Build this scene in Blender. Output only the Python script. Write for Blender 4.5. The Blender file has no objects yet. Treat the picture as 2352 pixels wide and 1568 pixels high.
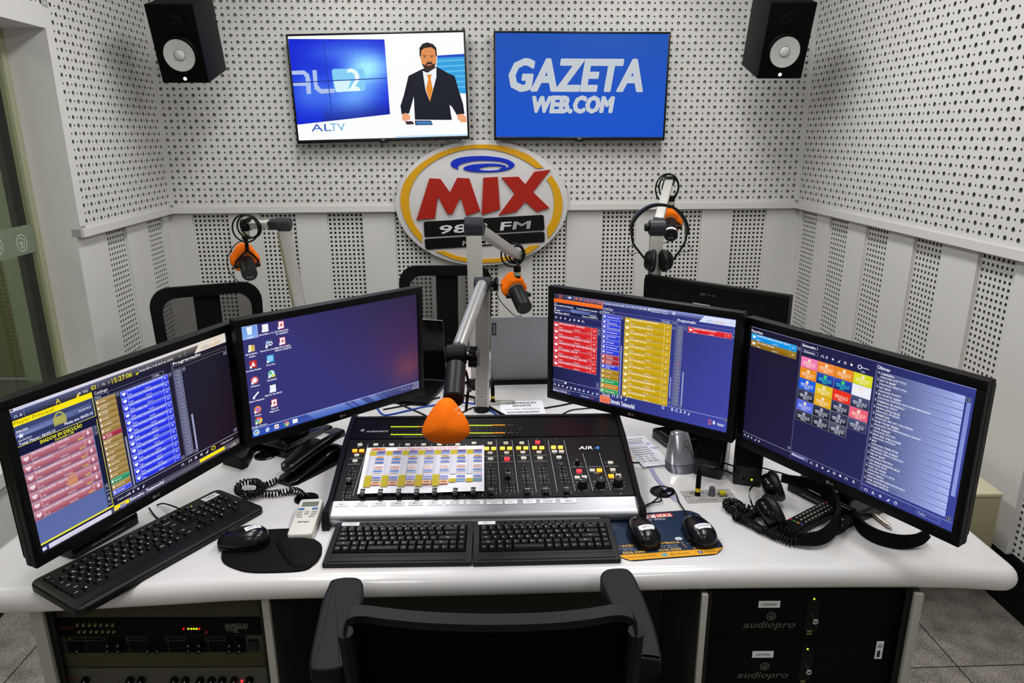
import bpy, bmesh, math, random
import numpy as np
from mathutils import Vector, Matrix
random.seed(7)
PI = math.pi
S = bpy.context.scene
COL = S.collection
# ---------------------------------------------------------------- camera
FPX, PITCH, ROLL, CZ = 1630.0, math.radians(16.2), -0.004, 1.63
_fw = Vector((0, math.cos(PITCH), -math.sin(PITCH))); _up = Vector((0, math.sin(PITCH), math.cos(PITCH))); _rt = Vector((1, 0, 0))
RT = _rt*math.cos(ROLL) + _up*math.sin(ROLL); UP = -_rt*math.sin(ROLL) + _up*math.cos(ROLL)
CAM = Vector((0, 0, CZ))
cd = bpy.data.cameras.new('camera'); cam = bpy.data.objects.new('camera', cd); COL.objects.link(cam)
cd.sensor_width = 36.0; cd.lens = FPX/2352*36; cd.clip_start = 0.02; cd.clip_end = 60
cam.matrix_world = Matrix(((RT.x, UP.x, -_fw.x, 0), (RT.y, UP.y, -_fw.y, 0), (RT.z, UP.z, -_fw.z, CZ), (0, 0, 0, 1)))
S.camera = cam
# ---------------------------------------------------------------- world, exposure
w = bpy.data.worlds.new('room_ambient'); S.world = w; w.use_nodes = True
w.node_tree.nodes['Background'].inputs[0].default_value = (0.80, 0.86, 1.0, 1)
w.node_tree.nodes['Background'].inputs[1].default_value = 0.12
S.view_settings.view_transform = 'Standard'
S.view_settings.look = 'None'
S.view_settings.exposure = 0.0
S.view_settings.gamma = 1.0
S.view_settings.use_curve_mapping = False
# ---------------------------------------------------------------- ceiling lamps (out of frame above)
def area(name, loc, size, energy, color=(1, 1, 1), rot=(0, 0, 0)):
    l = bpy.data.lights.new(name, 'AREA'); l.shape = 'RECTANGLE'; l.size, l.size_y = size; l.energy = energy; l.color = color
    o = bpy.data.objects.new(name, l); COL.objects.link(o); o.location = loc; o.rotation_euler = rot
    o['label'] = 'unseen ceiling light panel'; o['kind'] = 'structure'
    return o
for nm, loc, sz, en in (
        ('unseen_ceiling_lamp', (-0.75, 2.9, 2.70), (0.30, 1.2), 21),
        ('unseen_ceiling_lamp', (0.75, 2.95, 2.70), (0.30, 1.2), 21),
        ('unseen_ceiling_lamp', (-0.75, 1.2, 2.70), (0.30, 1.2), 20),
        ('unseen_ceiling_lamp', (0.75, 1.2, 2.70), (0.30, 1.2), 20),
        ('unseen_ceiling_lamp', (-0.6, -0.9, 2.70), (0.30, 1.2), 10),
        ('unseen_ceiling_lamp', (0.9, -0.9, 2.70), (0.30, 1.2), 10),
        ('unseen_ceiling_lamp', (-3.1, 2.6, 2.66), (0.5, 0.8), 20)):  # unseen lamp added to brighten the neighbouring room
    area(nm, loc, sz, en, (1.0, 0.99, 0.965))

def ray(px, py):
    d = _fw + RT*((px-1176)/FPX) - UP*((py-784)/FPX)
    return d
def D(px, py, z=0.75):
    d = ray(px, py); return CAM + d*((z-CZ)/d.z)
def DY(px, py, Y, t=0.0):
    d = ray(px, py); return CAM + d*(Y/(d.y-d.x*t))
def DX(px, py, X):
    d = ray(px, py); return CAM + d*(X/d.x)
def DT(px, py, t):
    return CAM + ray(px, py)*t
# ---------------------------------------------------------------- colour and materials
def lin(c):
    if isinstance(c, str):
        c = c.lstrip('#'); c = [int(c[i:i+2], 16)/255 for i in (0, 2, 4)]
    return tuple(v/12.92 if v <= 0.04045 else ((v+0.055)/1.055)**2.4 for v in c[:3])
_mats = {}
def M(name, col='#808080', rough=0.5, metal=0.0, spec=0.5, bump=0.0, bscale=400.0, var=0.0, vscale=20.0, emit=None, es=1.0, coat=0.0, trans=0.0, brush=None):
    if name in _mats: return _mats[name]
    m = bpy.data.materials.new(name); m.use_nodes = True; nt = m.node_tree; b = nt.nodes['Principled BSDF']
    L = lin(col); b.inputs['Base Color'].default_value = (*L, 1)
    b.inputs['Roughness'].default_value = rough; b.inputs['Metallic'].default_value = metal
    b.inputs['Specular IOR Level'].default_value = spec
    b.inputs['Coat Weight'].default_value = coat
    b.inputs['Transmission Weight'].default_value = trans
    if emit:
        b.inputs['Emission Color'].default_value = (*lin(emit), 1); b.inputs['Emission Strength'].default_value = es
    tc = nt.nodes.new('ShaderNodeTexCoord')
    if var:
        n = nt.nodes.new('ShaderNodeTexNoise'); n.inputs['Scale'].default_value = vscale; n.inputs['Detail'].default_value = 4
        nt.links.new(tc.outputs['Object'], n.inputs['Vector'])
        mx = nt.nodes.new('ShaderNodeMix'); mx.data_type = 'RGBA'
        mx.inputs[6].default_value = (*[v*(1-var) for v in L], 1); mx.inputs[7].default_value = (*[min(1, v*(1+var)) for v in L], 1)
        nt.links.new(n.outputs['Fac'], mx.inputs[0]); nt.links.new(mx.outputs[2], b.inputs['Base Color'])
    if bump:
        n = nt.nodes.new('ShaderNodeTexNoise'); n.inputs['Scale'].default_value = bscale; n.inputs['Detail'].default_value = 3
        if brush:
            mp = nt.nodes.new('ShaderNodeMapping'); mp.inputs['Scale'].default_value = brush
            nt.links.new(tc.outputs['Object'], mp.inputs['Vector']); nt.links.new(mp.outputs[0], n.inputs['Vector'])
        else: nt.links.new(tc.outputs['Object'], n.inputs['Vector'])
        bp = nt.nodes.new('ShaderNodeBump'); bp.inputs['Strength'].default_value = bump; bp.inputs['Distance'].default_value = 0.001
        nt.links.new(n.outputs['Fac'], bp.inputs['Height']); nt.links.new(bp.outputs[0], b.inputs['Normal'])
    _mats[name] = m
    return m
def attr_mat(name, emissive, rough=0.6, strength=1.0):
    m = bpy.data.materials.new(name); m.use_nodes = True; nt = m.node_tree; b = nt.nodes['Principled BSDF']
    a = nt.nodes.new('ShaderNodeAttribute'); a.attribute_name = 'Col'
    if emissive:
        b.inputs['Base Color'].default_value = (0.004, 0.004, 0.005, 1); b.inputs['Roughness'].default_value = 0.45
        b.inputs['Specular IOR Level'].default_value = 0.15
        nt.links.new(a.outputs['Color'], b.inputs['Emission Color']); b.inputs['Emission Strength'].default_value = strength
    else:
        nt.links.new(a.outputs['Color'], b.inputs['Base Color']); b.inputs['Roughness'].default_value = rough
        b.inputs['Specular IOR Level'].default_value = 0.3
    return m
SCREEN = attr_mat('lit_screen', True, strength=1.0)
TVSCREEN = attr_mat('lit_television_screen', True, strength=1.05)
PRINT = attr_mat('printed_ink', False)
BLACK = M('black_plastic', '#09090a', 0.42, spec=0.16, bump=0.05, bscale=900)
BLACKG = M('glossy_black_plastic', '#050506', 0.14, spec=0.3, bump=0.01)
BLACKM = M('matte_black_plastic', '#070708', 0.65, spec=0.08, bump=0.1, bscale=1200)
RUBBER = M('black_rubber', '#0a0a0b', 0.6, spec=0.2, bump=0.03)
WHITE = M('white_painted_board', '#d0cfcc', 0.55, spec=0.3, bump=0.05, bscale=300, var=0.03, vscale=3)
EDGE = M('board_cut_edge', '#68686a', 0.9, spec=0.05, bump=0.02)
FELT = M('grey_felt_backing', '#9c9ea2', 0.95, spec=0.05, var=0.2, vscale=30)
DARKGAP = M('dark_felt_backing', '#141414', 0.95, spec=0.02, var=0.2, vscale=30)
ALU = M('satin_aluminium', '#b9b6b0', 0.38, 0.85, bump=0.04, bscale=60, brush=(1, 60, 1))
ALUD = M('champagne_anodised_profile', '#b4b3ae', 0.45, 0.35, bump=0.03)
CHROME = M('polished_steel', '#d8d8da', 0.16, 1.0, bump=0.005)
PAPER = M('white_label_paper', '#e2e3ea', 0.7, spec=0.2, bump=0.03)
# ---------------------------------------------------------------- object bookkeeping
I4 = Matrix.Identity(4)
WM = {}
def tag(o, label=None, cat=None, group=None, kind=None):
    if label: o['label'] = label
    if cat: o['category'] = cat
    if group: o['group'] = group
    if kind: o['kind'] = kind
    return o
def thing(name, label, cat, loc=(0, 0, 0), rz=0.0, group=None, mat=None):
    o = bpy.data.objects.new(name, None); COL.objects.link(o); o.empty_display_size = 0.05
    m = mat if mat is not None else Matrix.Translation(Vector(loc)) @ Matrix.Rotation(rz, 4, 'Z')
    o.matrix_world = m; WM[o.name] = m.copy()
    return tag(o, label, cat, group)
def frame(o, x, y, z=None):
    """matrix from origin and axes"""
    x = Vector(x).normalized(); y = Vector(y).normalized()
    z = x.cross(y).normalized() if z is None else Vector(z).normalized()
    o = Vector(o)
    return Matrix(((x.x, y.x, z.x, o.x), (x.y, y.y, z.y, o.y), (x.z, y.z, z.z, o.z), (0, 0, 0, 1)))
def TR(loc=(0, 0, 0), rz=0.0, rx=0.0, ry=0.0):
    return Matrix.Translation(Vector(loc)) @ Matrix.Rotation(rz, 4, 'Z') @ Matrix.Rotation(rx, 4, 'X') @ Matrix.Rotation(ry, 4, 'Y')
def along(a, b, up=(0, 0, 1)):
    """frame at a, z axis towards b"""
    a, b = Vector(a), Vector(b); z = (b-a).normalized(); u = Vector(up)
    if abs(z.dot(u)) > 0.98: u = Vector((0, 1, 0))
    x = u.cross(z).normalized(); y = z.cross(x)
    return frame(a, x, y, z)
class MB:
    def __init__(s): s.v = []; s.f = []; s.m = []; s.c = []; s.hascol = False; s.sm = []
    def add(s, vs, fs, mi=0, T=None, cols=None, smooth=None):
        n = len(s.v)
        if T is not None: vs = [T @ Vector(v) for v in vs]
        s.v.extend([Vector(v) for v in vs]); s.f.extend([tuple(i+n for i in f) for f in fs]); s.m.extend([mi]*len(fs))
        if cols is not None: s.hascol = True; s.c.extend(cols)
        else: s.c.extend([(0.5, 0.5, 0.5)]*len(vs))
        return s
    def box(s, c, d, mi=0, T=None, bev=0.0, top=1.0, col=None):
        x, y, z = d[0]/2, d[1]/2, d[2]/2; cx, cy, cz = c
        if bev <= 0:
            vs = [(cx+i*x*(top if k > 0 else 1), cy+j*y*(top if k > 0 else 1), cz+k*z) for k in (-1, 1) for j in (-1, 1) for i in (-1, 1)]
            fs = [(0, 2, 3, 1), (4, 5, 7, 6), (0, 1, 5, 4), (2, 6, 7, 3), (0, 4, 6, 2), (1, 3, 7, 5)]
            return s.add(vs, fs, mi, T, None if col is None else [lin(col)]*8)
        bm = bmesh.new(); bmesh.ops.create_cube(bm, size=1.0)
        for v in bm.verts:
            t = top if v.co.z > 0 else 1
            v.co = Vector((cx+v.co.x*2*x*t, cy+v.co.y*2*y*t, cz+v.co.z*2*z))
        bmesh.ops.bevel(bm, geom=bm.edges[:], offset=min(bev, x*.98, y*.98, z*.98), segments=2, affect='EDGES', profile=0.6)
        return s.bm(bm, mi, T)
    def bm(s, bm, mi=0, T=None):
        bm.verts.index_update()
        s.add([v.co.copy() for v in bm.verts], [tuple(v.index for v in f.verts) for f in bm.faces], mi, T); bm.free(); return s
    def lathe(s, prof, n=24, mi=0, T=None, cap=True, a0=0.0, a1=2*PI):
        """prof: list of (r,z) about local z"""
        full = abs(a1-a0-2*PI) < 1e-6; k = n if full else n+1
        vs = [(r*math.cos(a0+(a1-a0)*i/n), r*math.sin(a0+(a1-a0)*i/n), z) for r, z in prof for i in range(k)]
        fs = []
        for j in range(len(prof)-1):
            for i in range(n):
                a = j*k+i; b = j*k+(i+1) % k; fs.append((a, b, b+k, a+k))
        if cap and full:
            if prof[0][0] > 1e-6: fs.append(tuple(reversed(range(k))))
            if prof[-1][0] > 1e-6: fs.append(tuple(range((len(prof)-1)*k, len(prof)*k)))
        return s.add(vs, fs, mi, T)
    def cyl(s, a, b, r, r2=None, n=20, mi=0, bev=0.0, T=None):
        a, b = Vector(a), Vector(b); L = (b-a).length; r2 = r if r2 is None else r2; F = along(a, b)
        if T is not None: F = T @ F
        p = [(r, 0), (r2, L)] if bev <= 0 else [(r-bev, 0), (r, bev), (r2, L-bev), (r2-bev, L)]
        return s.lathe(p, n, mi, F)
    def tube(s, pts, r, n=8, mi=0, T=None, closed=False):
        pts = [Vector(p) for p in pts]; N = len(pts); vs = []; up = None
        rr = r if isinstance(r, (list, tuple)) else [r]*N
        for i, p in enumerate(pts):
            if closed: t = pts[(i+1) % N]-pts[i-1]
            else: t = pts[min(i+1, N-1)]-pts[max(i-1, 0)]
            t.normalize()
            if up is None:
                up = t.orthogonal().normalized()
            up = (up - t*up.dot(t))
            up = up.normalized() if up.length > 1e-6 else t.orthogonal().normalized()
            sd = t.cross(up)
            vs += [p + (up*math.cos(2*PI*k/n) + sd*math.sin(2*PI*k/n))*rr[i] for k in range(n)]
        fs = [(i*n+k, ((i+1) % N)*n+k, ((i+1) % N)*n+(k+1) % n, i*n+(k+1) % n) for i in range(N if closed else N-1) for k in range(n)]
        if not closed: fs += [tuple(range(n)), tuple(reversed(range((N-1)*n, N*n)))]
        return s.add(vs, fs, mi, T)
    def prism(s, out, z0, z1, mi=0, T=None, bev=0.0, seg=3, bottom_bev=False):
        bm = bmesh.new(); vs = [bm.verts.new((x, y, z0)) for x, y in out]; f = bm.faces.new(vs)
        if f.normal.z > 0: f.normal_flip()
        bm.normal_update()
        r = bmesh.ops.extrude_face_region(bm, geom=[f]); nv = [g for g in r['geom'] if isinstance(g, bmesh.types.BMVert)]
        for v in nv: v.co.z = z1
        bmesh.ops.recalc_face_normals(bm, faces=bm.faces[:])
        if bev > 0:
            es = [e for e in bm.edges if abs(e.verts[0].co.z-e.verts[1].co.z) < 1e-7 and (abs(e.verts[0].co.z-z1) < 1e-7 or bottom_bev)]
            bmesh.ops.bevel(bm, geom=es, offset=bev, segments=seg, affect='EDGES', profile=0.5)
        return s.bm(bm, mi, T)
    def ball(s, c, r, mi=0, T=None, n=16, sc=(1, 1, 1)):
        prof = [(math.sin(PI*i/(n//2)) * r, -math.cos(PI*i/(n//2)) * r) for i in range(n//2+1)]
        F = Matrix.Translation(Vector(c)) @ Matrix.Diagonal((*sc, 1))
        if T is not None: F = T @ F
        return s.lathe(prof, n, mi, F, cap=False)
    def grid(s, fn, nu, nv, mi=0, T=None, wrap=False):
        vs = [fn(i/nu, j/nv) for j in range(nv+1) for i in range(nu+1)]
        fs = [(j*(nu+1)+i, j*(nu+1)+i+1, (j+1)*(nu+1)+i+1, (j+1)*(nu+1)+i) for j in range(nv) for i in range(nu)]
        return s.add(vs, fs, mi, T)
    def build(s, name, mats, parent=None, F=None, label=None, smooth=35, loc=None, sub=0, recalc=False):
        """F: world matrix of the builder's coordinates"""
        root = parent
        Wr = I4 if parent is None else WM[parent.name]
        F = I4 if F is None else F
        if parent is None:
            o0 = Matrix.Translation(F.translation); WMo = o0
        else: WMo = Wr
        T = WMo.inverted() @ F
        me = bpy.data.meshes.new(name)
        me.from_pydata([tuple(T @ v) for v in s.v], [], s.f); me.update()
        if not isinstance(mats, (list, tuple)): mats = [mats]
        for m in mats: me.materials.append(m)
        if len(mats) > 1: me.polygons.foreach_set('material_index', s.m)
        if s.hascol:
            ca = me.color_attributes.new('Col', 'FLOAT_COLOR', 'POINT')
            a = np.ones((len(s.v), 4), dtype=np.float32); a[:, :3] = np.array(s.c, dtype=np.float32); ca.data.foreach_set('color', a.ravel())
        if recalc or smooth:
            bm = bmesh.new(); bm.from_mesh(me)
            if recalc: bmesh.ops.recalc_face_normals(bm, faces=bm.faces[:])
            if smooth:
                bmesh.ops.remove_doubles(bm, verts=bm.verts[:], dist=1e-6) if not s.hascol else None
                lim = math.radians(smooth)
                for f in bm.faces: f.smooth = True
                for e in bm.edges:
                    if len(e.link_faces) == 2:
                        if e.calc_face_angle(0) > lim: e.smooth = False
                    else: e.smooth = False
            bm.to_mesh(me); bm.free()
        o = bpy.data.objects.new(name, me); COL.objects.link(o)
        if parent is None: o.matrix_world = WMo
        else: o.parent = parent
        WM[o.name] = WMo.copy()
        if sub:
            md = o.modifiers.new('smooth', 'SUBSURF'); md.levels = md.render_levels = sub
        if label: o['label'] = label
        return o
def rrect(w, h, r, n=5, cx=0.0, cy=0.0):
    out = []
    for sx, sy, a in ((1, 1, 0), (-1, 1, PI/2), (-1, -1, PI), (1, -1, 1.5*PI)):
        for i in range(n+1):
            t = a+PI/2*i/n; out.append((cx+sx*(w/2-r)+r*math.cos(t), cy+sy*(h/2-r)+r*math.sin(t)))
    return out
def ellipse(a, b, n=32, cx=0.0, cy=0.0, a0=0.0, a1=2*PI):
    return [(cx+a*math.cos(a0+(a1-a0)*i/n), cy+b*math.sin(a0+(a1-a0)*i/n)) for i in range(n if a1-a0 > 6.28 else n+1)]
def spline(pts, n=8, closed=False):
    pts = [Vector(p) for p in pts]; N = len(pts); out = []
    for i in range(N if closed else N-1):
        g = lambda k: pts[k % N] if closed else pts[max(0, min(N-1, k))]
        p0, p1, p2, p3 = g(i-1), g(i), g(i+1), g(i+2)
        for k in range(n):
            t = k/n; out.append(0.5*((2*p1)+(-p0+p2)*t+(2*p0-5*p1+4*p2-p3)*t*t+(-p0+3*p1-3*p2+p3)*t**3))
    if not closed: out.append(pts[-1])
    return out
# ---------------------------------------------------------------- glyphs
_gl = {}
def _mesh_of(txt, bold):
    cu = bpy.data.curves.new('g', 'FONT'); cu.body = txt; cu.size = 1.0; cu.resolution_u = 2; cu.fill_mode = 'FRONT'
    if bold: cu.offset = 0.022
    o = bpy.data.objects.new('g', cu); me = bpy.data.meshes.new_from_object(o)
    vs = [(v.co.x, v.co.y) for v in me.vertices]; fs = [tuple(p.vertices) for p in me.polygons]
    bpy.data.objects.remove(o); bpy.data.meshes.remove(me); bpy.data.curves.remove(cu)
    return vs, fs
def glyph(ch, bold):
    k = (ch, bold)
    if k not in _gl:
        if ('bar', bold) not in _gl: _gl[('bar', bold)] = min(v[0] for v in _mesh_of('|', bold)[0])
        adv = min(v[0] for v in sorted(_mesh_of(ch+'|', bold)[0], key=lambda v: -v[0])[:4]) - _gl[('bar', bold)]
        if bold and ch in 'MWNmwn':
            v0, f0 = _mesh_of(ch, False); n0 = len(v0); vs = [(a+d, b) for d in (-.018, 0, .018) for a, b in v0]; fs = [tuple(i+n0*j for i in f) for j in range(3) for f in f0]
        else: vs, fs = ([], []) if ch == ' ' else _mesh_of(ch, bold)
        _gl[k] = (vs, fs, adv if not bold else adv+0.02)
    return _gl[k]
class Canvas:
    """flat artwork: x right, y up, z outwards (metres). w,h physical size, W,H drawing units with y DOWN"""
    def __init__(s, w, h, W=None, H=None, dz=7e-5):
        s.w, s.h = w, h; s.W = W or w; s.H = H or h; s.dz = dz; s.mb = MB(); s.z0 = 0.0; s.wx = s.wy = None
    def P(s, x, y, L):
        if s.wx: x = float(np.interp(x, *s.wx))
        if s.wy: y = float(np.interp(y, *s.wy))
        return ((x/s.W-0.5)*s.w, (0.5-y/s.H)*s.h, s.z0+L*s.dz)
    def quad(s, pts, cols, L=1):
        s.mb.add([s.P(x, y, L) for x, y in pts], [tuple(reversed(range(len(pts))))], 0, None, [lin(c) for c in cols])
    def rect(s, x, y, w, h, c, L=1, c2=None, cr=None):
        """c top colour, c2 bottom colour, cr=(right top,right bottom)"""
        c2 = c2 or c; a, b = cr or (c, c2)
        s.quad([(x, y), (x+w, y), (x+w, y+h), (x, y+h)], [c, a, b, c2], L)
    def frame(s, x, y, w, h, t, c, L=2):
        s.rect(x, y, w, t, c, L); s.rect(x, y+h-t, w, t, c, L); s.rect(x, y, t, h, c, L); s.rect(x+w-t, y, t, h, c, L)
    def poly(s, pts, c, L=2):
        bm = bmesh.new(); vs = [bm.verts.new(s.P(x, y, L)) for x, y in pts]; f = bm.faces.new(vs)
        f.normal_update()
        if f.normal.z < 0: f.normal_flip()
        bmesh.ops.triangulate(bm, faces=[f]); bm.verts.index_update()
        s.mb.add([v.co.copy() for v in bm.verts], [tuple(v.index for v in q.verts) for q in bm.faces], 0, None, [lin(c)]*len(bm.verts)); bm.free()
    def disc(s, x, y, rx, c, L=2, ry=None, n=20):
        ry = ry or rx; s.poly([(x+rx*math.cos(2*PI*i/n), y+ry*math.sin(2*PI*i/n)) for i in range(n)], c, L)
    def ring(s, x, y, r0, r1, c, L=2, n=24, a0=0.0, a1=2*PI, ry=1.0):
        for i in range(n):
            t, u = a0+(a1-a0)*i/n, a0+(a1-a0)*(i+1)/n
            s.quad([(x+r0*math.cos(t), y+r0*ry*math.sin(t)), (x+r0*math.cos(u), y+r0*ry*math.sin(u)), (x+r1*math.cos(u), y+r1*ry*math.sin(u)), (x+r1*math.cos(t), y+r1*ry*math.sin(t))], [c]*4, L)
    def line(s, x0, y0, x1, y1, t, c, L=2):
        d = math.hypot(x1-x0, y1-y0) or 1; nx, ny = -(y1-y0)/d*t/2, (x1-x0)/d*t/2
        s.quad([(x0+nx, y0+ny), (x0-nx, y0-ny), (x1-nx, y1-ny), (x1+nx, y1+ny)], [c]*4, L)
    def text(s, t, x, y, size, c, L=3, bold=False, ital=0.0, al='l', sx=1.0, sp=0.0, fit=None, c2=None):
        """y = baseline; size = em height"""
        g = [glyph(ch, bold) for ch in t]; tw = sum(q[2]+sp for q in g)-sp
        if fit: sx = fit/(tw*size)
        k = size*sx; x0 = x - (tw*k if al == 'r' else tw*k/2 if al == 'c' else 0)
        for vs, fs, adv in g:
            if fs:
                cl = [lin(c)]*len(vs) if c2 is None else [tuple(p+(q-p)*min(1, max(0, v[1]/0.72)) for p, q in zip(lin(c2), lin(c))) for v in vs]
                s.mb.add([s.P(x0+(a+b*ital)*k, y-b*size, L) for a, b in vs], fs, 0, None, cl)
            x0 += (adv+sp)*k
    def build(s, name, mat, parent, F, label=None):
        return s.mb.build(name, mat, parent, F, label=label, smooth=0)
def part(name, mat, parent, fn, F=None, **kw):
    m = MB(); fn(m); return m.build(name, mat, parent, F, **kw)
def cable(name, pts, r, mat, label, cat, group=None, n=8, seg=8, parent=None):
    m = MB(); m.tube(spline(pts, n), r, seg); o = m.build(name, mat, parent)
    if parent is None: tag(o, label, cat, group)
    return o
# ================================================================ room
YB, TB = 4.10, 0.047                       # back wall: y = YB + TB*x
def backY(x): return YB + TB*x
CL = Vector((-1.90, backY(-1.90), 0)); CR = Vector((1.66, backY(1.66), 0))
RN = Vector((1.76, 1.0, 0)); LN = Vector((-1.81, 3.07, 0))
ZL0, ZL1, ZTOP = 1.218, 1.252, 2.72
def struct(mb, name, mats, F=None, **kw):
    o = mb.build(name, mats, None, F, **kw); o['kind'] = 'structure'; return o
def wallframe(a, b):
    """x along wall a->b, y up, z out of the wall towards the room (left of a->b is chosen by order)"""
    x = (b-a).normalized(); return frame(a, x, Vector((0, 0, 1)))
def perf(mb, u0, v0, nu, nv, p, rad, depth, F, square=False, par=0, nseg=12, back=1):
    """perforated board in the wall plane: grid of cells with holes, tube walls, felt behind"""
    us = u0+p*np.arange(nu); vs = v0+p*np.arange(nv)
    if square: ang = np.arange(4)*PI/2+PI/4; k = 4
    else: ang = np.arange(nseg)*2*PI/nseg+PI/nseg; k = nseg
    if square: outer = np.stack([np.cos(ang), np.sin(ang)], 1)*p/2*math.sqrt(2)
    else:
        c, s_ = np.cos(ang), np.sin(ang)
        outer = np.stack([c, s_], 1)/np.maximum(abs(c), abs(s_))[:, None]*p/2
        q = nseg//8 if nseg % 8 == 0 else None
        # snap the nearest points to the corners so that cells tile without gaps
        for sx in (-1, 1):
            for sy in (-1, 1):
                i = np.argmin((outer[:, 0]-sx*p/2)**2+(outer[:, 1]-sy*p/2)**2); outer[i] = (sx*p/2, sy*p/2)
    unit = np.stack([np.cos(ang), np.sin(ang)], 1)
    verts = []; faces = []
    Fa = np.array(F); n = 0
    V = []; FF = []
    for j, v in enumerate(vs):
        for i, u in enumerate(us):
            r = rad[(i+j+par) % 2]
            c = np.array((u+p/2, v+p/2))
            o = outer+c; h = unit*r+c
            z = np.zeros((k, 1))
            V.append(np.hstack([o, z])); V.append(np.hstack([h, z])); V.append(np.hstack([h, z-depth]))
            a = np.arange(k); b = (a+1) % k
            FF.append(np.stack([n+a, n+b, n+k+b, n+k+a], 1)); FF.append(np.stack([n+k+a, n+k+b, n+2*k+b, n+2*k+a], 1)); n += 3*k
    V = np.vstack(V); FF = np.vstack(FF)
    V = V @ Fa[:3, :3].T + Fa[:3, 3]
    N0 = len(mb['v'])and sum(len(q) for q in mb['v'])
    mb['v'].append(V); mb['f'].append(FF+N0); mb['m'].append(np.tile(np.repeat([0, 3], k), nu*nv))
    # backing
    u1, v1 = u0+p*nu, v0+p*nv
    Q = np.array([(u0, v0, -depth), (u1, v0, -depth), (u1, v1, -depth), (u0, v1, -depth)]) @ Fa[:3, :3].T + Fa[:3, 3]
    N1 = sum(len(q) for q in mb['v']); mb['v'].append(Q); mb['f'].append(np.array([[0, 1, 2, 3]])+N1); mb['m'].append(np.array([back]))
def wquad(mb, u0, v0, u1, v1, F, z=0.0, z1=None, mi=0):
    """flat board piece; with z1 a solid box from z1 (behind) to z (front)"""
    Fa = np.array(F)
    if z1 is None: P = [(u0, v0, z), (u1, v0, z), (u1, v1, z), (u0, v1, z)]; f = [[0, 1, 2, 3]]
    else:
        P = [(u0, v0, z), (u1, v0, z), (u1, v1, z), (u0, v1, z), (u0, v0, z1), (u1, v0, z1), (u1, v1, z1), (u0, v1, z1)]
        f = [[0, 1, 2, 3], [5, 4, 7, 6], [0, 4, 5, 1], [1, 5, 6, 2], [2, 6, 7, 3], [3, 7, 4, 0]]
    N1 = sum(len(q) for q in mb['v']); mb['v'].append(np.array(P, float) @ Fa[:3, :3].T + Fa[:3, 3]); mb['f'].append(np.array(f)+N1); mb['m'].append(np.full(len(f), mi))
def nwall(mb, name, mats):
    V = np.vstack(mb['v']); FF = np.vstack(mb['f']); mi = np.concatenate(mb['m']); me = bpy.data.meshes.new(name)
    me.vertices.add(len(V)); me.vertices.foreach_set('co', V.astype(np.float32).ravel())
    me.loops.add(len(FF)*4); me.loops.foreach_set('vertex_index', FF.astype(np.int32).ravel())
    me.polygons.add(len(FF)); me.polygons.foreach_set('loop_start', np.arange(0, len(FF)*4, 4, dtype=np.int32))
    me.polygons.foreach_set('loop_total', np.full(len(FF), 4, dtype=np.int32))
    for m in mats: me.materials.append(m)
    me.polygons.foreach_set('material_index', mi.astype(np.int32)); me.polygons.foreach_set('use_smooth', np.zeros(len(FF), dtype=bool)); me.update(calc_edges=True); me.validate()
    o = bpy.data.objects.new(name, me); COL.objects.link(o); o['kind'] = 'structure'; return o
def new(): return {'v': [], 'f': [], 'm': []}
HP, R1, R2 = 0.033, 0.0090, 0.0046
SP, SR = 0.025, 0.0058*math.sqrt(2)
LOWZ, STRZ = -0.022, -0.038            # panels and strips of the lower wall lie behind the upper board
def lower(mb, F, L, strips, zb=0.10):
    """strips: list of (u0) left edges of perforated strips, 0.2 wide"""
    nv = int((ZL0+0.02-zb)/SP); edges = [-0.05]; L = L+0.05
    for u in strips:
        if u > edges[-1]: wquad(mb, edges[-1], zb, u, ZL0+0.02, F, LOWZ, STRZ-0.02)
        Fs = F @ Matrix.Translation((0, 0, STRZ))
        perf(mb, u, ZL0+0.015-nv*SP, 8, nv, SP, (SR, SR), 0.014, Fs, square=True, back=2)
        edges.append(u+0.2)
    if L > edges[-1]: wquad(mb, edges[-1], zb, L, ZL0+0.02, F, LOWZ, STRZ-0.02)
# back wall (x from left corner to right corner, as seen)
FB = wallframe(CL, CR); LBW = (CR-CL).length
wb = new(); nu = int(LBW/HP); off = (LBW-nu*HP)/2; nv = int((ZTOP-ZL1)/HP)
perf(wb, off, ZL1+0.012, nu, nv, HP, (R1, R2), 0.011, FB, par=0)
wquad(wb, 0, ZL1-.001, LBW, ZL1+0.012, FB); wquad(wb, 0, ZL1, off, ZTOP, FB); wquad(wb, LBW-off, ZL1, LBW, ZTOP, FB)
su = []
for px in (524, 679, 832.5, 987, 1143, 1302, 1462, 1612, 1760):
    p = DY(px, 490, YB+0.03, TB); su.append((p-CL).dot((CR-CL).normalized())-0.2)
lower(wb, FB, LBW, su)
nwall(wb, 'wall_back', [WHITE, FELT, DARKGAP, EDGE])
# right wall: from the far corner towards the camera
FR = wallframe(CR, RN); LRW = (RN-CR).length
wr = new(); nu = int((LRW-0.02)/HP)
perf(wr, 0.012, ZL1+0.012, nu, nv, HP, (R1, R2), 0.011, FR, par=1)
wquad(wr, 0, ZL1-.001, LRW, ZL1+0.012, FR); wquad(wr, 0, ZL1, 0.012, ZTOP, FR); wquad(wr, 0.012+nu*HP, ZL1, LRW, ZTOP, FR)
def ru(px, py):
    p = DX(px, py, 1.72); n = FR.to_3x3() @ Vector((0, 0, 1)); d = ray(px, py); t = ((CR-n*0.03)-CAM).dot(n)/d.dot(n)
    return (CAM+d*t-CR).dot((RN-CR).normalized())
su = [ru(1837, 560), ru(1903, 560), ru(1988, 560), ru(2096, 600), ru(2246, 620)]
dlt = su[-1]-su[-2]
su += [su[-1]+dlt*k for k in (1, 2, 3) if su[-1]+dlt*k+0.2 < LRW]
lower(wr, FR, LRW, su, zb=0.20)
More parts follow.
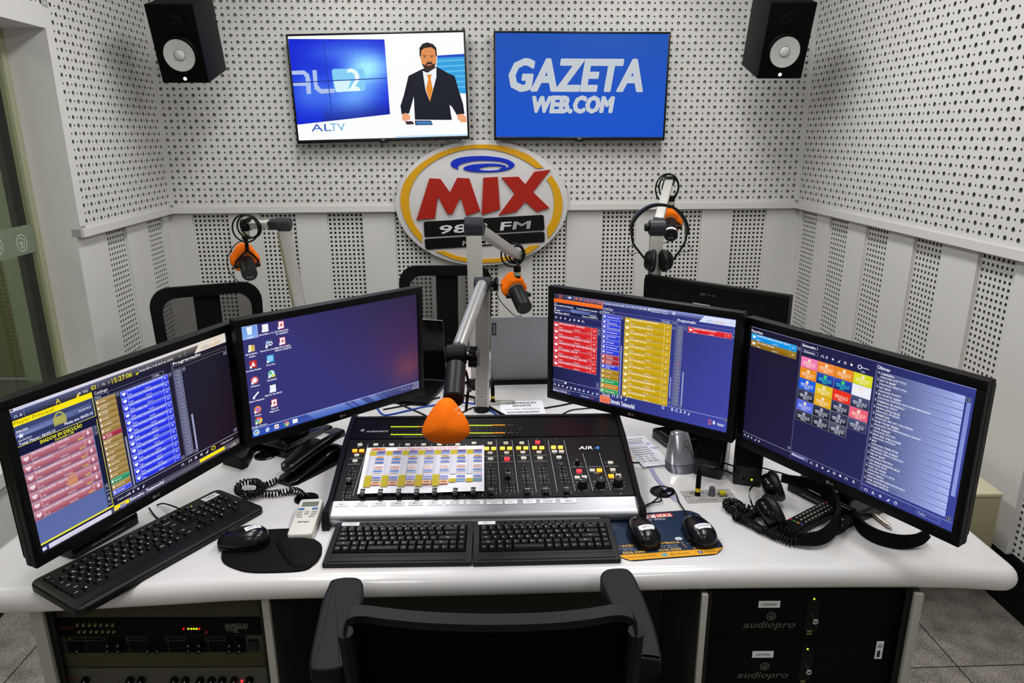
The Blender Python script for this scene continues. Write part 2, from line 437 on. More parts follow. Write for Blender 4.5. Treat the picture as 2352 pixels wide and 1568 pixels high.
nwall(wr, 'wall_right', [WHITE, FELT, DARKGAP, EDGE])
# left wall, with the studio window opening towards the camera
LW0 = Vector((-1.70, 0.9, 0))
FLW = wallframe(LW0, CL); LLW = (CL-LW0).length
LN = LW0 + (CL-LW0)*((3.04-0.9)/(CL.y-0.9)); UJ = (LN-LW0).length
ZH = 2.045; ZS = 0.50
wl = new()
nu = int((LLW-UJ-0.03)/HP)
perf(wl, LLW-nu*HP-0.004, ZL1+0.012, nu, nv, HP, (R1, R2), 0.011, FLW, par=0)
wquad(wl, UJ, ZL1-.001, LLW, ZL1+0.012, FLW); wquad(wl, UJ, ZL1, LLW-nu*HP-0.004, ZTOP, FLW)
wquad(wl, LLW-0.004, ZL1, LLW, ZTOP, FLW)
jh = int((ZTOP-ZH-0.06)/HP)
perf(wl, LLW-nu*HP-0.004-HP*int(UJ/HP-1), ZL1+0.012+HP*(nv-jh), int(UJ/HP-1), jh, HP, (R1, R2), 0.011, FLW, par=(nv-jh-int(UJ/HP-1)) % 2)
wquad(wl, 0, ZH, UJ, ZL1+0.012+HP*(nv-jh), FLW)
ul = LLW-nu*HP-0.004-HP*int(UJ/HP-1); wquad(wl, 0, ZH, max(ul, 0.0), ZTOP, FLW)
def lu(px, py):
    n = FLW.to_3x3() @ Vector((0, 0, 1)); d = ray(px, py); t = ((CL-n*0.03)-CAM).dot(n)/d.dot(n)
    return (CAM+d*t-LW0).dot((CL-LW0).normalized())
# lower part beyond the window, strips
s1, s2 = lu(285, 520), lu(370, 500)
s1b = s1-0.2
for a, b in ((UJ+0.003, s1b), (s1, s2-0.2), (s2, LLW+0.05)): wquad(wl, a, 0.1, b, ZL0+0.02, FLW, LOWZ, STRZ-0.02)
for a in (s1b, s2-0.2):
    nn = int((ZL0-.1)/SP); perf(wl, a, ZL0+0.015-nn*SP, 8, nn, SP, (SR, SR), 0.014, FLW @ Matrix.Translation((0, 0, STRZ)), square=True, back=2)
# low wall under the window
wquad(wl, 0, ZS-0.05, UJ, ZS, FLW, 0.0, -0.2)
e = [0.0]
uu = UJ-0.15
st = []
while uu > 0.25: st.append(uu-0.2); uu -= 0.385
st = st[::-1]
for u in st:
    wquad(wl, e[-1], 0.1, u, ZS-0.05, FLW, LOWZ, STRZ-0.02)
    nn = int((ZS-0.05-0.1)/SP); perf(wl, u, ZS-0.05-nn*SP, 8, nn, SP, (SR, SR), 0.014, FLW @ Matrix.Translation((0, 0, STRZ)), square=True, back=2); e.append(u+0.2)
wquad(wl, e[-1], 0.1, UJ, ZS-0.05, FLW, LOWZ, STRZ-0.02)
# reveal: jamb, lintel soffit
TH = 0.20
wquad(wl, UJ, ZS, UJ+0.002, ZL0, FLW, LOWZ-0.0005, -TH)
wquad(wl, UJ, ZL0, UJ+0.002, ZH+0.02, FLW, -0.0005, -TH)
wquad(wl, 0, ZH-0.002, UJ+0.002, ZH, FLW, -0.0005, -TH)
nwall(wl, 'wall_left', [WHITE, FELT, DARKGAP, EDGE])
# ledge trims
for i, (F, a, b) in enumerate(((FB, 0.0, LBW), (FR, 0.0, LRW), (FLW, UJ+0.0, LLW))):
    m = MB()
    m.box(((a+b)/2, (ZL0+ZL1)/2, -0.013), (b-a, ZL1-ZL0, 0.052))
    struct(m, 'trim_%d' % (i+1), WHITE, F)
# baseboards
for nm, F, a, b in (('baseboard_right', FR, 0, LRW), ('baseboard_back', FB, 0, LBW), ('baseboard_left', FLW, 0, LLW)):
    m = MB(); m.box(((a+b)/2, 0.10 if nm == 'baseboard_right' else .05, -0.042), (b-a, 0.2 if nm == 'baseboard_right' else 0.1, 0.02)); struct(m, nm, M('black_baseboard', '#060606', 0.6, spec=0.15, bump=0.02), F)
# floor: flamed granite tiles with dark joints
fm = bpy.data.materials.new('granite_tiles'); fm.use_nodes = True; nt = fm.node_tree; b = nt.nodes['Principled BSDF']
tc = nt.nodes.new('ShaderNodeTexCoord'); mp = nt.nodes.new('ShaderNodeMapping'); mp.inputs['Rotation'].default_value = (0, 0, math.radians(-2)); mp.inputs['Location'].default_value = (0.02, 0.17, 0)
nt.links.new(tc.outputs['Object'], mp.inputs['Vector'])
n1 = nt.nodes.new('ShaderNodeTexNoise'); n1.inputs['Scale'].default_value = 170; n1.inputs['Detail'].default_value = 6; n1.inputs['Roughness'].default_value = 0.8
n2 = nt.nodes.new('ShaderNodeTexNoise'); n2.inputs['Scale'].default_value = 14; n2.inputs['Detail'].default_value = 5
vr = nt.nodes.new('ShaderNodeTexVoronoi'); vr.inputs['Scale'].default_value = 260
cr = nt.nodes.new('ShaderNodeValToRGB'); cr.color_ramp.elements[0].position = 0.38; cr.color_ramp.elements[0].color = (*lin('#2a2824'), 1); cr.color_ramp.elements[1].position = 0.66; cr.color_ramp.elements[1].color = (*lin('#b9b3a8'), 1)
br = nt.nodes.new('ShaderNodeTexBrick'); br.offset = 0.0; br.inputs['Scale'].default_value = 1.0; br.inputs['Mortar Size'].default_value = 0.0022; br.inputs['Brick Width'].default_value = 0.5; br.inputs['Row Height'].default_value = 0.5
br.inputs['Color1'].default_value = (1, 1, 1, 1); br.inputs['Color2'].default_value = (0.9, 0.9, 0.9, 1); br.inputs['Mortar'].default_value = (0.03, 0.03, 0.03, 1); br.inputs['Mortar Smooth'].default_value = 0
for n in (n1, n2, vr, br): nt.links.new(mp.outputs[0], n.inputs['Vector'])
ad = nt.nodes.new('ShaderNodeMath'); ad.operation = 'MULTIPLY_ADD'; ad.inputs[1].default_value = 0.25; nt.links.new(n2.outputs['Fac'], ad.inputs[0])
a2 = nt.nodes.new('ShaderNodeMath'); a2.operation = 'MULTIPLY'; a2.inputs[1].default_value = 0.78; nt.links.new(n1.outputs['Fac'], a2.inputs[0]); nt.links.new(a2.outputs[0], ad.inputs[2]); nt.links.new(ad.outputs[0], cr.inputs[0])
mx = nt.nodes.new('ShaderNodeMix'); mx.data_type = 'RGBA'; mx.blend_type = 'MULTIPLY'; mx.inputs[0].default_value = 1
nt.links.new(cr.outputs[0], mx.inputs[6]); nt.links.new(br.outputs['Color'], mx.inputs[7]); nt.links.new(mx.outputs[2], b.inputs['Base Color']); b.inputs['Roughness'].default_value = 0.6
m = MB(); m.box((0, 1.0, -0.05), (9.0, 7.4, 0.1)); struct(m, 'floor', fm)
# ceiling and the walls behind the camera (white room)
CEILM = M('white_ceiling_paint', '#c8c6bf', 0.8, spec=0.1, bump=0.02)
m = MB(); m.box((-0.9, 1.0, 2.77), (7.4, 7.4, 0.1)); struct(m, 'ceiling', CEILM)
PLAIN = M('plain_wall_paint', '#b5b3ab', 0.8, spec=0.1, bump=0.02)
m = MB(); m.box((0.0, -1.6, 1.36), (5.0, 0.1, 2.72)); struct(m, 'wall_rear', PLAIN)
m = MB(); m.box((0, 0, 1.36), ((RN-Vector((1.80, -1.6, 0))).length, 0.1, 2.72)); mid = (RN+Vector((1.80, -1.6, 0)))/2
struct(m, 'wall_right_front', PLAIN, TR((mid.x+0.05, mid.y, 0), math.atan2(RN.y+1.6, RN.x-1.80)))
mid = (LW0+Vector((-1.56, -1.6, 0)))/2
m = MB(); m.box((0, 0, 1.36), ((LW0-Vector((-1.56, -1.6, 0))).length, 0.1, 2.72)); struct(m, 'wall_left_front', PLAIN, TR((mid.x-0.05, mid.y, 0), math.atan2(LW0.y+1.6, LW0.x+1.56)))
# window: frame, two panes, etched band with ring logos
FG = FLW @ Matrix.Translation((0, 0, -TH+0.02))
win = bpy.data.objects.new('window_1', None); COL.objects.link(win); win['kind'] = 'structure'; WM[win.name] = I4.copy()
OLIVE = M('pale_olive_frame', '#9b9c80', 0.5, spec=0.3, bump=0.02)
m = MB()
for (a, b_, c, d_) in ((UJ-0.035, ZS, UJ-0.001, ZH), (0, ZS, 0.035, ZH), (0, ZH-0.03, UJ, ZH-0.001), (0, ZS, UJ, ZS+0.03)):
    m.box(((a+c)/2, (b_+d_)/2, 0.0), (c-a, d_-b_, 0.03))
m.build('window_frame', OLIVE, win, FG)
gm = bpy.data.materials.new('window_glass'); gm.use_nodes = True; nt = gm.node_tree; nt.nodes.remove(nt.nodes['Principled BSDF'])
out = nt.nodes['Material Output']; t_ = nt.nodes.new('ShaderNodeBsdfTransparent'); t_.inputs[0].default_value = (0.84, 0.90, 0.82, 1)
g_ = nt.nodes.new('ShaderNodeBsdfGlossy'); g_.inputs['Roughness'].default_value = 0.02; fz = nt.nodes.new('ShaderNodeFresnel'); fz.inputs[0].default_value = 1.5; mxs = nt.nodes.new('ShaderNodeMixShader')
geo_ = nt.nodes.new('ShaderNodeNewGeometry'); mm_ = nt.nodes.new('ShaderNodeMath'); mm_.operation = 'SUBTRACT'; mm_.use_clamp = True; nt.links.new(fz.outputs[0], mm_.inputs[0]); nt.links.new(geo_.outputs['Backfacing'], mm_.inputs[1]); nt.links.new(mm_.outputs[0], mxs.inputs[0]); nt.links.new(t_.outputs[0], mxs.inputs[1]); nt.links.new(g_.outputs[0], mxs.inputs[2]); nt.links.new(mxs.outputs[0], out.inputs[0])
m = MB(); m.box((UJ/2, (ZS+ZH)/2, 0.0), (UJ-0.03, ZH-ZS-0.04, 0.006)); m.build('window_pane', gm, win, FG)
zb0 = DX(60, 588, -1.97).z; zb1 = DX(60, 520, -1.97).z
m = MB(); m.box((UJ/2-0.01, (zb0+zb1)/2, 0.006), (UJ-0.05, zb1-zb0, 0.002)); m.build('etched_band', M('etched_glass_band', '#6f7a68', 0.5, spec=0.3, bump=0.04), win, FG)
cv = Canvas(1.0, 1.0); 
def ringlogo(cv, x, y, r, c):
    cv.ring(x, y, r*.86, r, c, 2, 28); cv.ring(x, y, r*.50, r*.62, c, 2, 22, -2.2, 2.4); cv.ring(x, y, r*.50, r*.62, c, 2, 8, 2.9, 3.6); cv.disc(x, y, r*.2, c, 2); cv.ring(x, y, r*.3, r*.38, c, 2, 16, 0.3, 3.6)
def gu(px, py):
    n = FG.to_3x3() @ Vector((0, 0, 1)); d = ray(px, py); t = (FG.translation-CAM).dot(n)/d.dot(n); return FG.inverted() @ (CAM+d*t)
for i, (px, py) in enumerate(((100, 550), (45, 558), (-12, 566))):
    q = gu(px, py); cv.P = lambda x, y, L, q=q: (q.x+x, q.y-y, 0.008+L*7e-5); ringlogo(cv, 0, 0, 0.036, '#2d3430' if i == 0 else '#aebba9')
cv.build('etched_logo', PRINT, win, FG)
# the neighbouring room seen through the window, with reflections in its glass built as solid strips
YF = 4.72
m = MB(); m.box((0, 0, 1.36), (0.1, 7.0, 2.72)); struct(m, 'wall_far', M('olive_wall_paint', '#98935f', 0.8, spec=0.1, bump=0.02), TR((-4.55, 1.4, 0)))
m = MB(); m.box((0, 0, 1.36), (2.7, 0.1, 2.72)); struct(m, 'wall_far_end', M('olive_wall_paint'), TR((-3.2, YF+.08, 0)))
def vband(nm, px0, px1, z0, z1, mat, dy, yref=700):
    a = DY(px0, yref, YF); b_ = DY(px1, yref, YF); mm = MB(); mm.box(((a.x+b_.x)/2, YF-dy, (z0+z1)/2), (abs(b_.x-a.x), 0.05, z1-z0)); return struct(mm, nm, mat)
zt_ = DY(20, 152, YF).z
vband('trim_4', 36, 78, 0, zt_, M('pale_reflection_and_rail', '#c2ccb4', 0.6, spec=0.2, bump=0.02), 0.02)  # pale strip stands in for a reflection in the window glass
vband('trim_5', 78, 92, 0, zt_, M('grey_door_frame', '#4a4c40', 0.6, spec=0.2, bump=0.02), 0.04)
vband('reflection_panel_1', 92, 145, 0, zt_, M('dark_reflection_panel', '#0b0c0a', 0.5, spec=0.2, bump=0.02), 0.02)  # dark panel stands in for wall strips mirrored in the glass
vband('trim_6', 145, 175, 0.2, zt_-.2, M('grey_door_frame'), 0.06)
m = MB(); m.box((-3.6, YF-0.03, zt_+.04), (1.9, 0.06, 0.08)); struct(m, 'trim_7', M('pale_reflection_and_rail'))
# ================================================================ desk
DESKM = bpy.data.materials.new('white_gloss_worktop'); DESKM.use_nodes = True; nt = DESKM.node_tree; b = nt.nodes['Principled BSDF']
b.inputs['Roughness'].default_value = 0.22; b.inputs['Coat Weight'].default_value = 0.5; b.inputs['Coat Roughness'].default_value = 0.06; b.inputs['Specular IOR Level'].default_value = 0.5
tc = nt.nodes.new('ShaderNodeTexCoord'); n1 = nt.nodes.new('ShaderNodeTexNoise'); n1.inputs['Scale'].default_value = 2.2; n1.inputs['Detail'].default_value = 6; n1.inputs['Distortion'].default_value = 1.6
cr = nt.nodes.new('ShaderNodeValToRGB'); e = cr.color_ramp.elements; e[0].position = 0.46; e[0].color = (*lin('#d6d5d8'), 1); e[1].position = 0.56; e[1].color = (*lin('#d6d5d8'), 1)
k = e.new(0.51); k.color = (*lin('#d7d4d3'), 1)
nt.links.new(tc.outputs['Object'], n1.inputs['Vector']); nt.links.new(n1.outputs['Fac'], cr.inputs[0]); nt.links.new(cr.outputs[0], b.inputs['Base Color'])
DT_ = 0.055
fr = [D(px, py, 0.708) for px, py in ((0, 1408), (150, 1402), (380, 1389), (620, 1376), (1100, 1367), (1610, 1352), (2100, 1348), (2262, 1352))]
fr = [(p.x, p.y) for p in fr]
tip = D(2325, 1318, 0.722); rs = D(2245, 1216, 0.75)
out = [(-1.175, 1.30), (-1.165, 1.215), (-1.12, fr[0][1]+0.005)] + fr + [(tip.x-0.02, tip.y-0.045), (tip.x, tip.y), (rs.x+0.003, rs.y), (rs.x-0.02, 2.6), (rs.x-0.06, 2.84), (rs.x-0.2, 2.90), (-1.0, 2.90), (-1.14, 2.84), (-1.18, 2.6)]
def fillet(pts, rad, n=7):
    """rad: radius per point; 0 keeps the point"""
    out = []; N = len(pts)
    for i, (p, r) in enumerate(zip(pts, rad)):
        p = Vector((*p, 0)); a = Vector((*pts[i-1], 0)); b_ = Vector((*pts[(i+1) % N], 0))
        if r <= 0: out.append((p.x, p.y)); continue
        r = min(r, (a-p).length*.48, (b_-p).length*.48); q0 = p+(a-p).normalized()*r; q1 = p+(b_-p).normalized()*r
        for k in range(n+1):
            t = k/n; q = q0*(1-t)**2+p*2*t*(1-t)+q1*t*t; out.append((q.x, q.y))
    return out
frs = [(p.x, p.y) for p in spline([(x, y, 0) for x, y in fr], 3)]
base_ = [(-1.165, fr[0][1]+0.02)] + frs[:-1] + [(tip.x+0.004, fr[-1][1]-0.012), (rs.x-0.004, rs.y), (rs.x-0.05, 2.90), (-1.12, 2.90)]
rads = [0.09] + [0]*(len(frs)-1) + [0.055, 0, 0.12, 0.12]
outline = fillet(base_, rads)
def bullnose(out, z0, z1, r, seg=8):
    m = MB(); N = len(out); P = [Vector((x, y, 0)) for x, y in out]; nr = []
    area2 = sum(P[i].x*P[(i+1) % N].y-P[(i+1) % N].x*P[i].y for i in range(N)); sg = 1 if area2 > 0 else -1
    for i in range(N):
        t = (P[(i+1) % N]-P[i-1]).normalized(); nr.append(Vector((t.y, -t.x, 0))*sg)
    prof = [(r*(1-math.cos(a)), z0+r-r*math.sin(a)) for a in [PI/2*(1-k/seg) for k in range(seg+1)]]
    prof += [(r*(1-math.cos(a)), z1-r+r*math.sin(a)) for a in [PI/2*k/seg for k in range(seg+1)]]
    prof = [(r+0.004, z0)] + prof + [(r+0.004, z1)]
    vs = [p-n*d+Vector((0, 0, z)) for d, z in prof for p, n in zip(P, nr)]; k = len(prof)
    fs = [(j*N+i, j*N+(i+1) % N, (j+1)*N+(i+1) % N, (j+1)*N+i) for j in range(k-1) for i in range(N)]
    fs += [tuple(reversed(range(N))), tuple(range((k-1)*N, k*N))]
    m.add(vs, fs); return m
m = bullnose(outline, 0.75-DT_, 0.75, 0.026)
desk = m.build('desk_worktop', DESKM, None, smooth=40, recalc=True)
tag(desk, 'large white glossy studio desk top with a thick rounded edge', 'desk')
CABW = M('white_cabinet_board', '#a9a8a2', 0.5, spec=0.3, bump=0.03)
GREYB = M('dark_grey_and_shaded_board', '#3c3d3a', 0.7, spec=0.1, bump=0.03)
OLP = M('olive_rack_panel', '#3f3e2c', 0.7, spec=0.15, bump=0.05)
YP = 1.29                                                     # plane of the cabinet fronts
def X_(px, py, Y=YP): return DY(px, py, Y).x
def cabinet(name, label, xl0, xl1, xr0, xr1, inner):
    t = thing(name, label, 'cabinet', ((xl0+xr1)/2, YP+0.3, 0))
    h = 0.75-DT_
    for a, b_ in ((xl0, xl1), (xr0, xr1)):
        part('side_panel', GREYB, t, lambda q: q.box(((a+b_)/2, YP+0.305, h/2), (b_-a, 0.59, h)))  # side faces dark grey: under-desk shade put into the colour
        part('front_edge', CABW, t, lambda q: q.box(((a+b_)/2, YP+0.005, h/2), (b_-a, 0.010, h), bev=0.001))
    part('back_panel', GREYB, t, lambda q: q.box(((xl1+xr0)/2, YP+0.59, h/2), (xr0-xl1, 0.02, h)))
    part('bottom_panel', CABW, t, lambda q: q.box(((xl1+xr0)/2, YP+0.29, 0.05), (xr0-xl1, 0.58, 0.02)))
    for x, s_ in ((xl1, 1), (xr0, -1)):
        def f(q, x=x, s_=s_):
            q.box((x+s_*0.006, YP+0.015, h/2), (0.012, 0.003, h))
        part('rack_rail', M('dark_metal_rail', '#1a1a18', 0.5, 0.5, bump=0.02), t, f)
    return t
cL = cabinet('rack_cabinet', 'white rack cabinet under the left end of the desk holding audio units', X_(72, 1430), X_(100, 1430), X_(602, 1400), X_(619, 1400), OLP)
cR = cabinet('rack_cabinet', 'white rack cabinet under the right end of the desk holding two black computers', X_(1611, 1400), X_(1625, 1400), X_(2098, 1400), X_(2117, 1400), OLP)
# modesty panel between the cabinets
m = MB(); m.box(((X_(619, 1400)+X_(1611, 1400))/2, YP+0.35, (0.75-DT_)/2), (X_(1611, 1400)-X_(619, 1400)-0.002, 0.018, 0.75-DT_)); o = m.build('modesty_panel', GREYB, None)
tag(o, 'dark grey panel closing the leg space under the middle of the desk', 'panel')
# far pedestal carrying the back of the desk
m = MB(); m.box((0, 2.45, (0.75-DT_)/2), (1.5, 0.5, 0.75-DT_), bev=0.004); o = m.build('desk_pedestal', CABW, None); tag(o, 'white pedestal carrying the guests side of the desk', 'pedestal')
# ---- rack units, in the frame of the rack front plane (x right, y up, z towards camera)
def rack(name, label, px0, px1, pyt, pyb, mat, Y=YP+0.03, depth=0.25, x0=None, x1=None, mt=None):
    a = DY(px0, pyt, Y); b_ = DY(px1, pyb, Y); xa = a.x if x0 is None else x0; xb = b_.x if x1 is None else x1
    zt = DY((px0+px1)/2, pyt, Y).z; zb = DY((px0+px1)/2, pyb, Y).z
    t = thing(name, label, mt or 'rack unit', ((xa+xb)/2, Y+depth/2, zb))
    F = frame(((xa+xb)/2, Y, (zt+zb)/2), (1, 0, 0), (0, 0, 1))
    W, H = xb-xa, zt-zb
    part('faceplate', mat, t, lambda q: q.box((0, 0, -0.002), (W, H, 0.004), bev=0.0006), F)
    if depth > 0.02: part('chassis', M('dark_metal_rail'), t, lambda q: q.box((0, 0, -0.004-depth/2), (W-0.04, H-0.004, depth)), F)
    return t, F, W, H
xi0, xi1 = cL.location.x, 0
xa, xb = X_(100, 1430)+0.004, X_(602, 1400)-0.004
RKY = YP+0.03
def rpos(F, px, py): 
    q = F.inverted() @ DY(px, py, RKY); return q.x, q.y
rack('rack_blank_panel', 'olive blank panel at the top of the left rack above the tuner', 300, 300, 1374, 1417, OLP, depth=0.0, x0=xa, x1=xb, mt='panel')
tu, F, W, H = rack('radio_tuner', 'black rack radio tuner with two rows of small buttons and a lit indicator row', 300, 300, 1418, 1458, BLACKM, x0=xa, x1=xb)
OB = M('dim_olive_button', '#6b6740', 0.5, spec=0.3, bump=0.01)
for r, (y, xs) in enumerate(((1434, (179, 193, 207, 220, 233, 247, 260)), (1449, (183, 196, 210, 223, 237, 250, 263)))):
    for x in xs:
        u, v = rpos(F, x, y); part('button', OB, tu, lambda q: q.cyl((u, v, 0), (u, v, 0.004), 0.0032, n=12), F)
for x, c in ((422, '#ff1010'), (433, '#e8e820'), (440, '#e8e820'), (446, '#e8e820'), (452, '#d8ff20'), (458, '#ff1818')):
    u, v = rpos(F, x, 1443); part('indicator_light', M('lit_'+c[1:], c, 0.4, emit=c, es=1.0), tu, lambda q: q.ball((u, v, 0.0008), 0.0022, n=10), F)
cv = Canvas(W, H, W, H); 
def rc(cv, F, W, H):
    return lambda px, py: (rpos(F, px, py)[0]+W/2, H/2-rpos(F, px, py)[1])
g = rc(cv, F, W, H); cv.z0 = 0.0003
for s_, px, py, sz, c in (('QUARTZ PLL', 517, 1437, .009, '#8d8d86'), ('SYNTHESIZED', 517, 1443, .008, '#8d8d86'), ('TUNER', 520, 1449, .008, '#8d8d86'), ('RS79B', 537, 1453, .005, '#77776f'), ('ROLLS', 137, 1445, .011, '#6c2a20')):
    x, y = g(px, py); cv.text(s_, x, y, sz, c)
for x in range(7): 
    a, b_ = g(179+13.5*x, 1430); cv.rect(a-.004, b_, .007, .0006, '#55554c')
cv.build('printing', PRINT, tu, F)
part('red_switch', M('red_switch_plastic', '#7a1210', 0.4, bump=0.01), tu, lambda q: q.box((*rpos(F, 475, 1450), 0.002), (0.006, 0.006, 0.004)), F)
au, F, W, H = rack('headphone_amplifier', 'silver-edged rack amplifier with black panel and a row of knobs below the tuner', 300, 300, 1460, 1497, M('grey_metal_faceplate', '#3b3a34', 0.5, 0.3, bump=0.03), x0=xa, x1=xb)
u0, v0 = rpos(F, 155, 1478); u1, _ = rpos(F, 566, 1478)
part('black_panel', BLACKM, au, lambda q: q.box(((u0+u1)/2, 0, 0.001), (u1-u0, H*.98, 0.002)), F)
for x in (183, 252, 276, 344, 366, 437, 461, 530, 553):
    for y in ((1489,) if x in (183, 344, 366) else (1476, 1489)):
        u, v = rpos(F, x, y); k = part('knob', BLACK, au, lambda q: q.lathe([(0.0055, 0), (0.005, 0.010), (0.0, 0.010)], 14, 0, TR((u, v, 0.002))), F)
        part('pointer_line', PAPER, k, lambda q: q.box((0, 0.0025, 0.0103), (0.0009, 0.005, 0.0004), T=TR((u, v, 0.002), -0.5)), F)
cv = Canvas(W, H, W, H); g = rc(cv, F, W, H); cv.z0 = 0.0023
for x0_, x1_ in ((155, 242), (290, 334), (380, 426), (472, 518)):
    a, b_ = g(x0_, 1462); c_, d_ = g(x1_, 1469); cv.frame(a, b_, c_-a, max(d_-b_, .003), .0005, '#77776c')
for x in (196, 293, 385, 477, 567):
    a, b_ = g(x, 1462); cv.rect(a, b_, .0006, H*.9, '#55554c')
a, b_ = g(160, 1465); cv.rect(a, b_, .003, .0014, '#9aff30')
cv.build('printing', PRINT, au, F)
part('power_switch', BLACKG, au, lambda q: q.box((*rpos(F, 583, 1479), 0.003), (0.022, 0.026, 0.006), bev=.001), F)
rack('rack_blank_panel', 'olive blank panel between the knob amplifier and the lowest rack unit', 300, 300, 1498, 1531, OLP, depth=0.0, x0=xa, x1=xb, mt='panel')
cu, F, W, H = rack('audio_compressor', 'grey rack processor with black knobs and one red light, lowest in the left cabinet', 300, 300, 1534, 1590, M('dim_grey_faceplate', '#4a4840', 0.5, 0.2, bump=0.03), x0=xa, x1=xb)
for x in (198, 300, 326, 402, 427, 461, 487, 512, 539, 574):
    u, v = rpos(F, x, 1560); k = part('knob', BLACK, cu, lambda q: q.lathe([(0.009, 0), (0.0075, 0.013), (0.0, 0.013)], 16, 0, TR((u, v, 0.0))), F)
    part('pointer_line', PAPER, k, lambda q: q.box((0, 0.004, 0.0133), (0.0011, 0.008, 0.0004), T=TR((u, v, 0), -0.6)), F)
u, v = rpos(F, 556, 1563); part('indicator_light', M('lit_ff2020', '#ff2020', 0.4, emit='#ff2020', es=3.0), cu, lambda q: q.ball((u, v, 0.001), 0.003, n=10), F)
cv = Canvas(W, H, W, H); g = rc(cv, F, W, H); cv.z0 = 0.0003
a, b_ = g(150, 1560); cv.text('dbx', a, b_, .016, '#6c2a20', bold=True)
for x in (180, 270, 388, 450, 500, 562): a, b_ = g(x, 1545); cv.rect(a, b_, .0006, H*.8, '#33322c')
cv.build('printing', PRINT, cu, F)
for (px, py) in ((117, 1420), (128, 1466), (137, 1500), (147, 1530)):
    p = DY(px, py, RKY-0.004); part('rack_screw', BLACK, cL, lambda q: q.cyl((p.x, p.y, p.z), (p.x, p.y-0.005, p.z), 0.005, n=12))
# ---- the two black rack computers
xa, xb = X_(1625, 1400)+0.004, X_(2098, 1400)-0.004
def rackpc(label, pyt, pyb, ly, ry, code, dx):
    t, F, W, H = rack('rack_computer', label, 1850, 1850, pyt, pyb, BLACKM, x0=xa, x1=xb, mt='computer')
    t['group'] = 'black rack computers in the right cabinet'
    def at(px, py): q = F.inverted() @ DY(px+dx, py, RKY); return q.x, q.y
    u, v = at(1767, ly)
    part('name_sticker', PAPER, t, lambda q: q.box((u, v, 0.0004), (0.047, 0.017, 0.0006)), F)
    cv = Canvas(W, H, W, H); cv.z0 = 0.0012
    cv.text(code, u+W/2, H/2-v+.003, .008, '#222222', al='c')
    u, v = at(1771, ly+27); x, y = u+W/2, H/2-v; ringlogo(cv, x, y, .0105, '#6f6d68')
    u, v = at(1765, ly+53); x, y = u+W/2, H/2-v; cv.text('audiopro', x, y, .024, '#4e4b46', bold=True, ital=.25, al='c', sx=1.25)
    cv.build('printing', PRINT, t, F)
    u, v = at(1867, ly+15); part('control_plate', BLACK, t, lambda q: q.box((u, v-.01, 0.001), (0.028, 0.085, 0.002), bev=.001), F)
    u, v = at(1869, ly-14); part('power_light', M('lit_b8ff20', '#b8ff20', 0.4, emit='#b8ff20', es=1.5), t, lambda q: q.box((u, v, 0.003), (0.003, 0.003, 0.002)), F)
    u, v = at(1867, ly+31); k = part('key_lock', CHROME, t, lambda q: q.lathe([(0.0068, 0), (0.0068, 0.012), (0.006, 0.013), (0, 0.013)], 18, 0, TR((u, v, 0.002))), F)
    part('key_slot', BLACK, k, lambda q: q.box((u, v, 0.0155), (0.006, 0.0018, 0.0006)), F)
    u, v = at(1858, ly+60); part('usb_port', M('dim_brass', '#6b6740', 0.5, bump=0.01), t, lambda q: (q.box((u, v, 0.0025), (0.011, 0.004, 0.002)), q.box((u, v-.007, 0.0025), (0.011, 0.004, 0.002))), F)
    return t, F, at
t1, F1, at1 = rackpc('upper black rack computer with white sticker and silver key lock, right cabinet', 1356, 1468, 1387, 0, 'GZFM981', 0)
t2, F2, at2 = rackpc('lower black rack computer with white sticker, at the bottom edge of the right cabinet', 1470, 1600, 1502, 0, 'GZFM982', -15)
u, v = at1(2019, 1467)
u, v = at2(2019+15, 1492)
m = MB(); m.box((u, v, 0.0006), (0.016, 0.046, 0.0006)); st = m.build('sticker', PAPER, t2, F2)
cv = Canvas(0.016, 0.046, 16, 46); cv.z0 = .0012; ringlogo(cv, 8, 12, 5.5, '#222222'); cv.rect(4, 24, 7, 17, '#2b2b2b')
cv.build('sticker_print', PRINT, st, F2 @ Matrix.Translation((u, v, 0)))
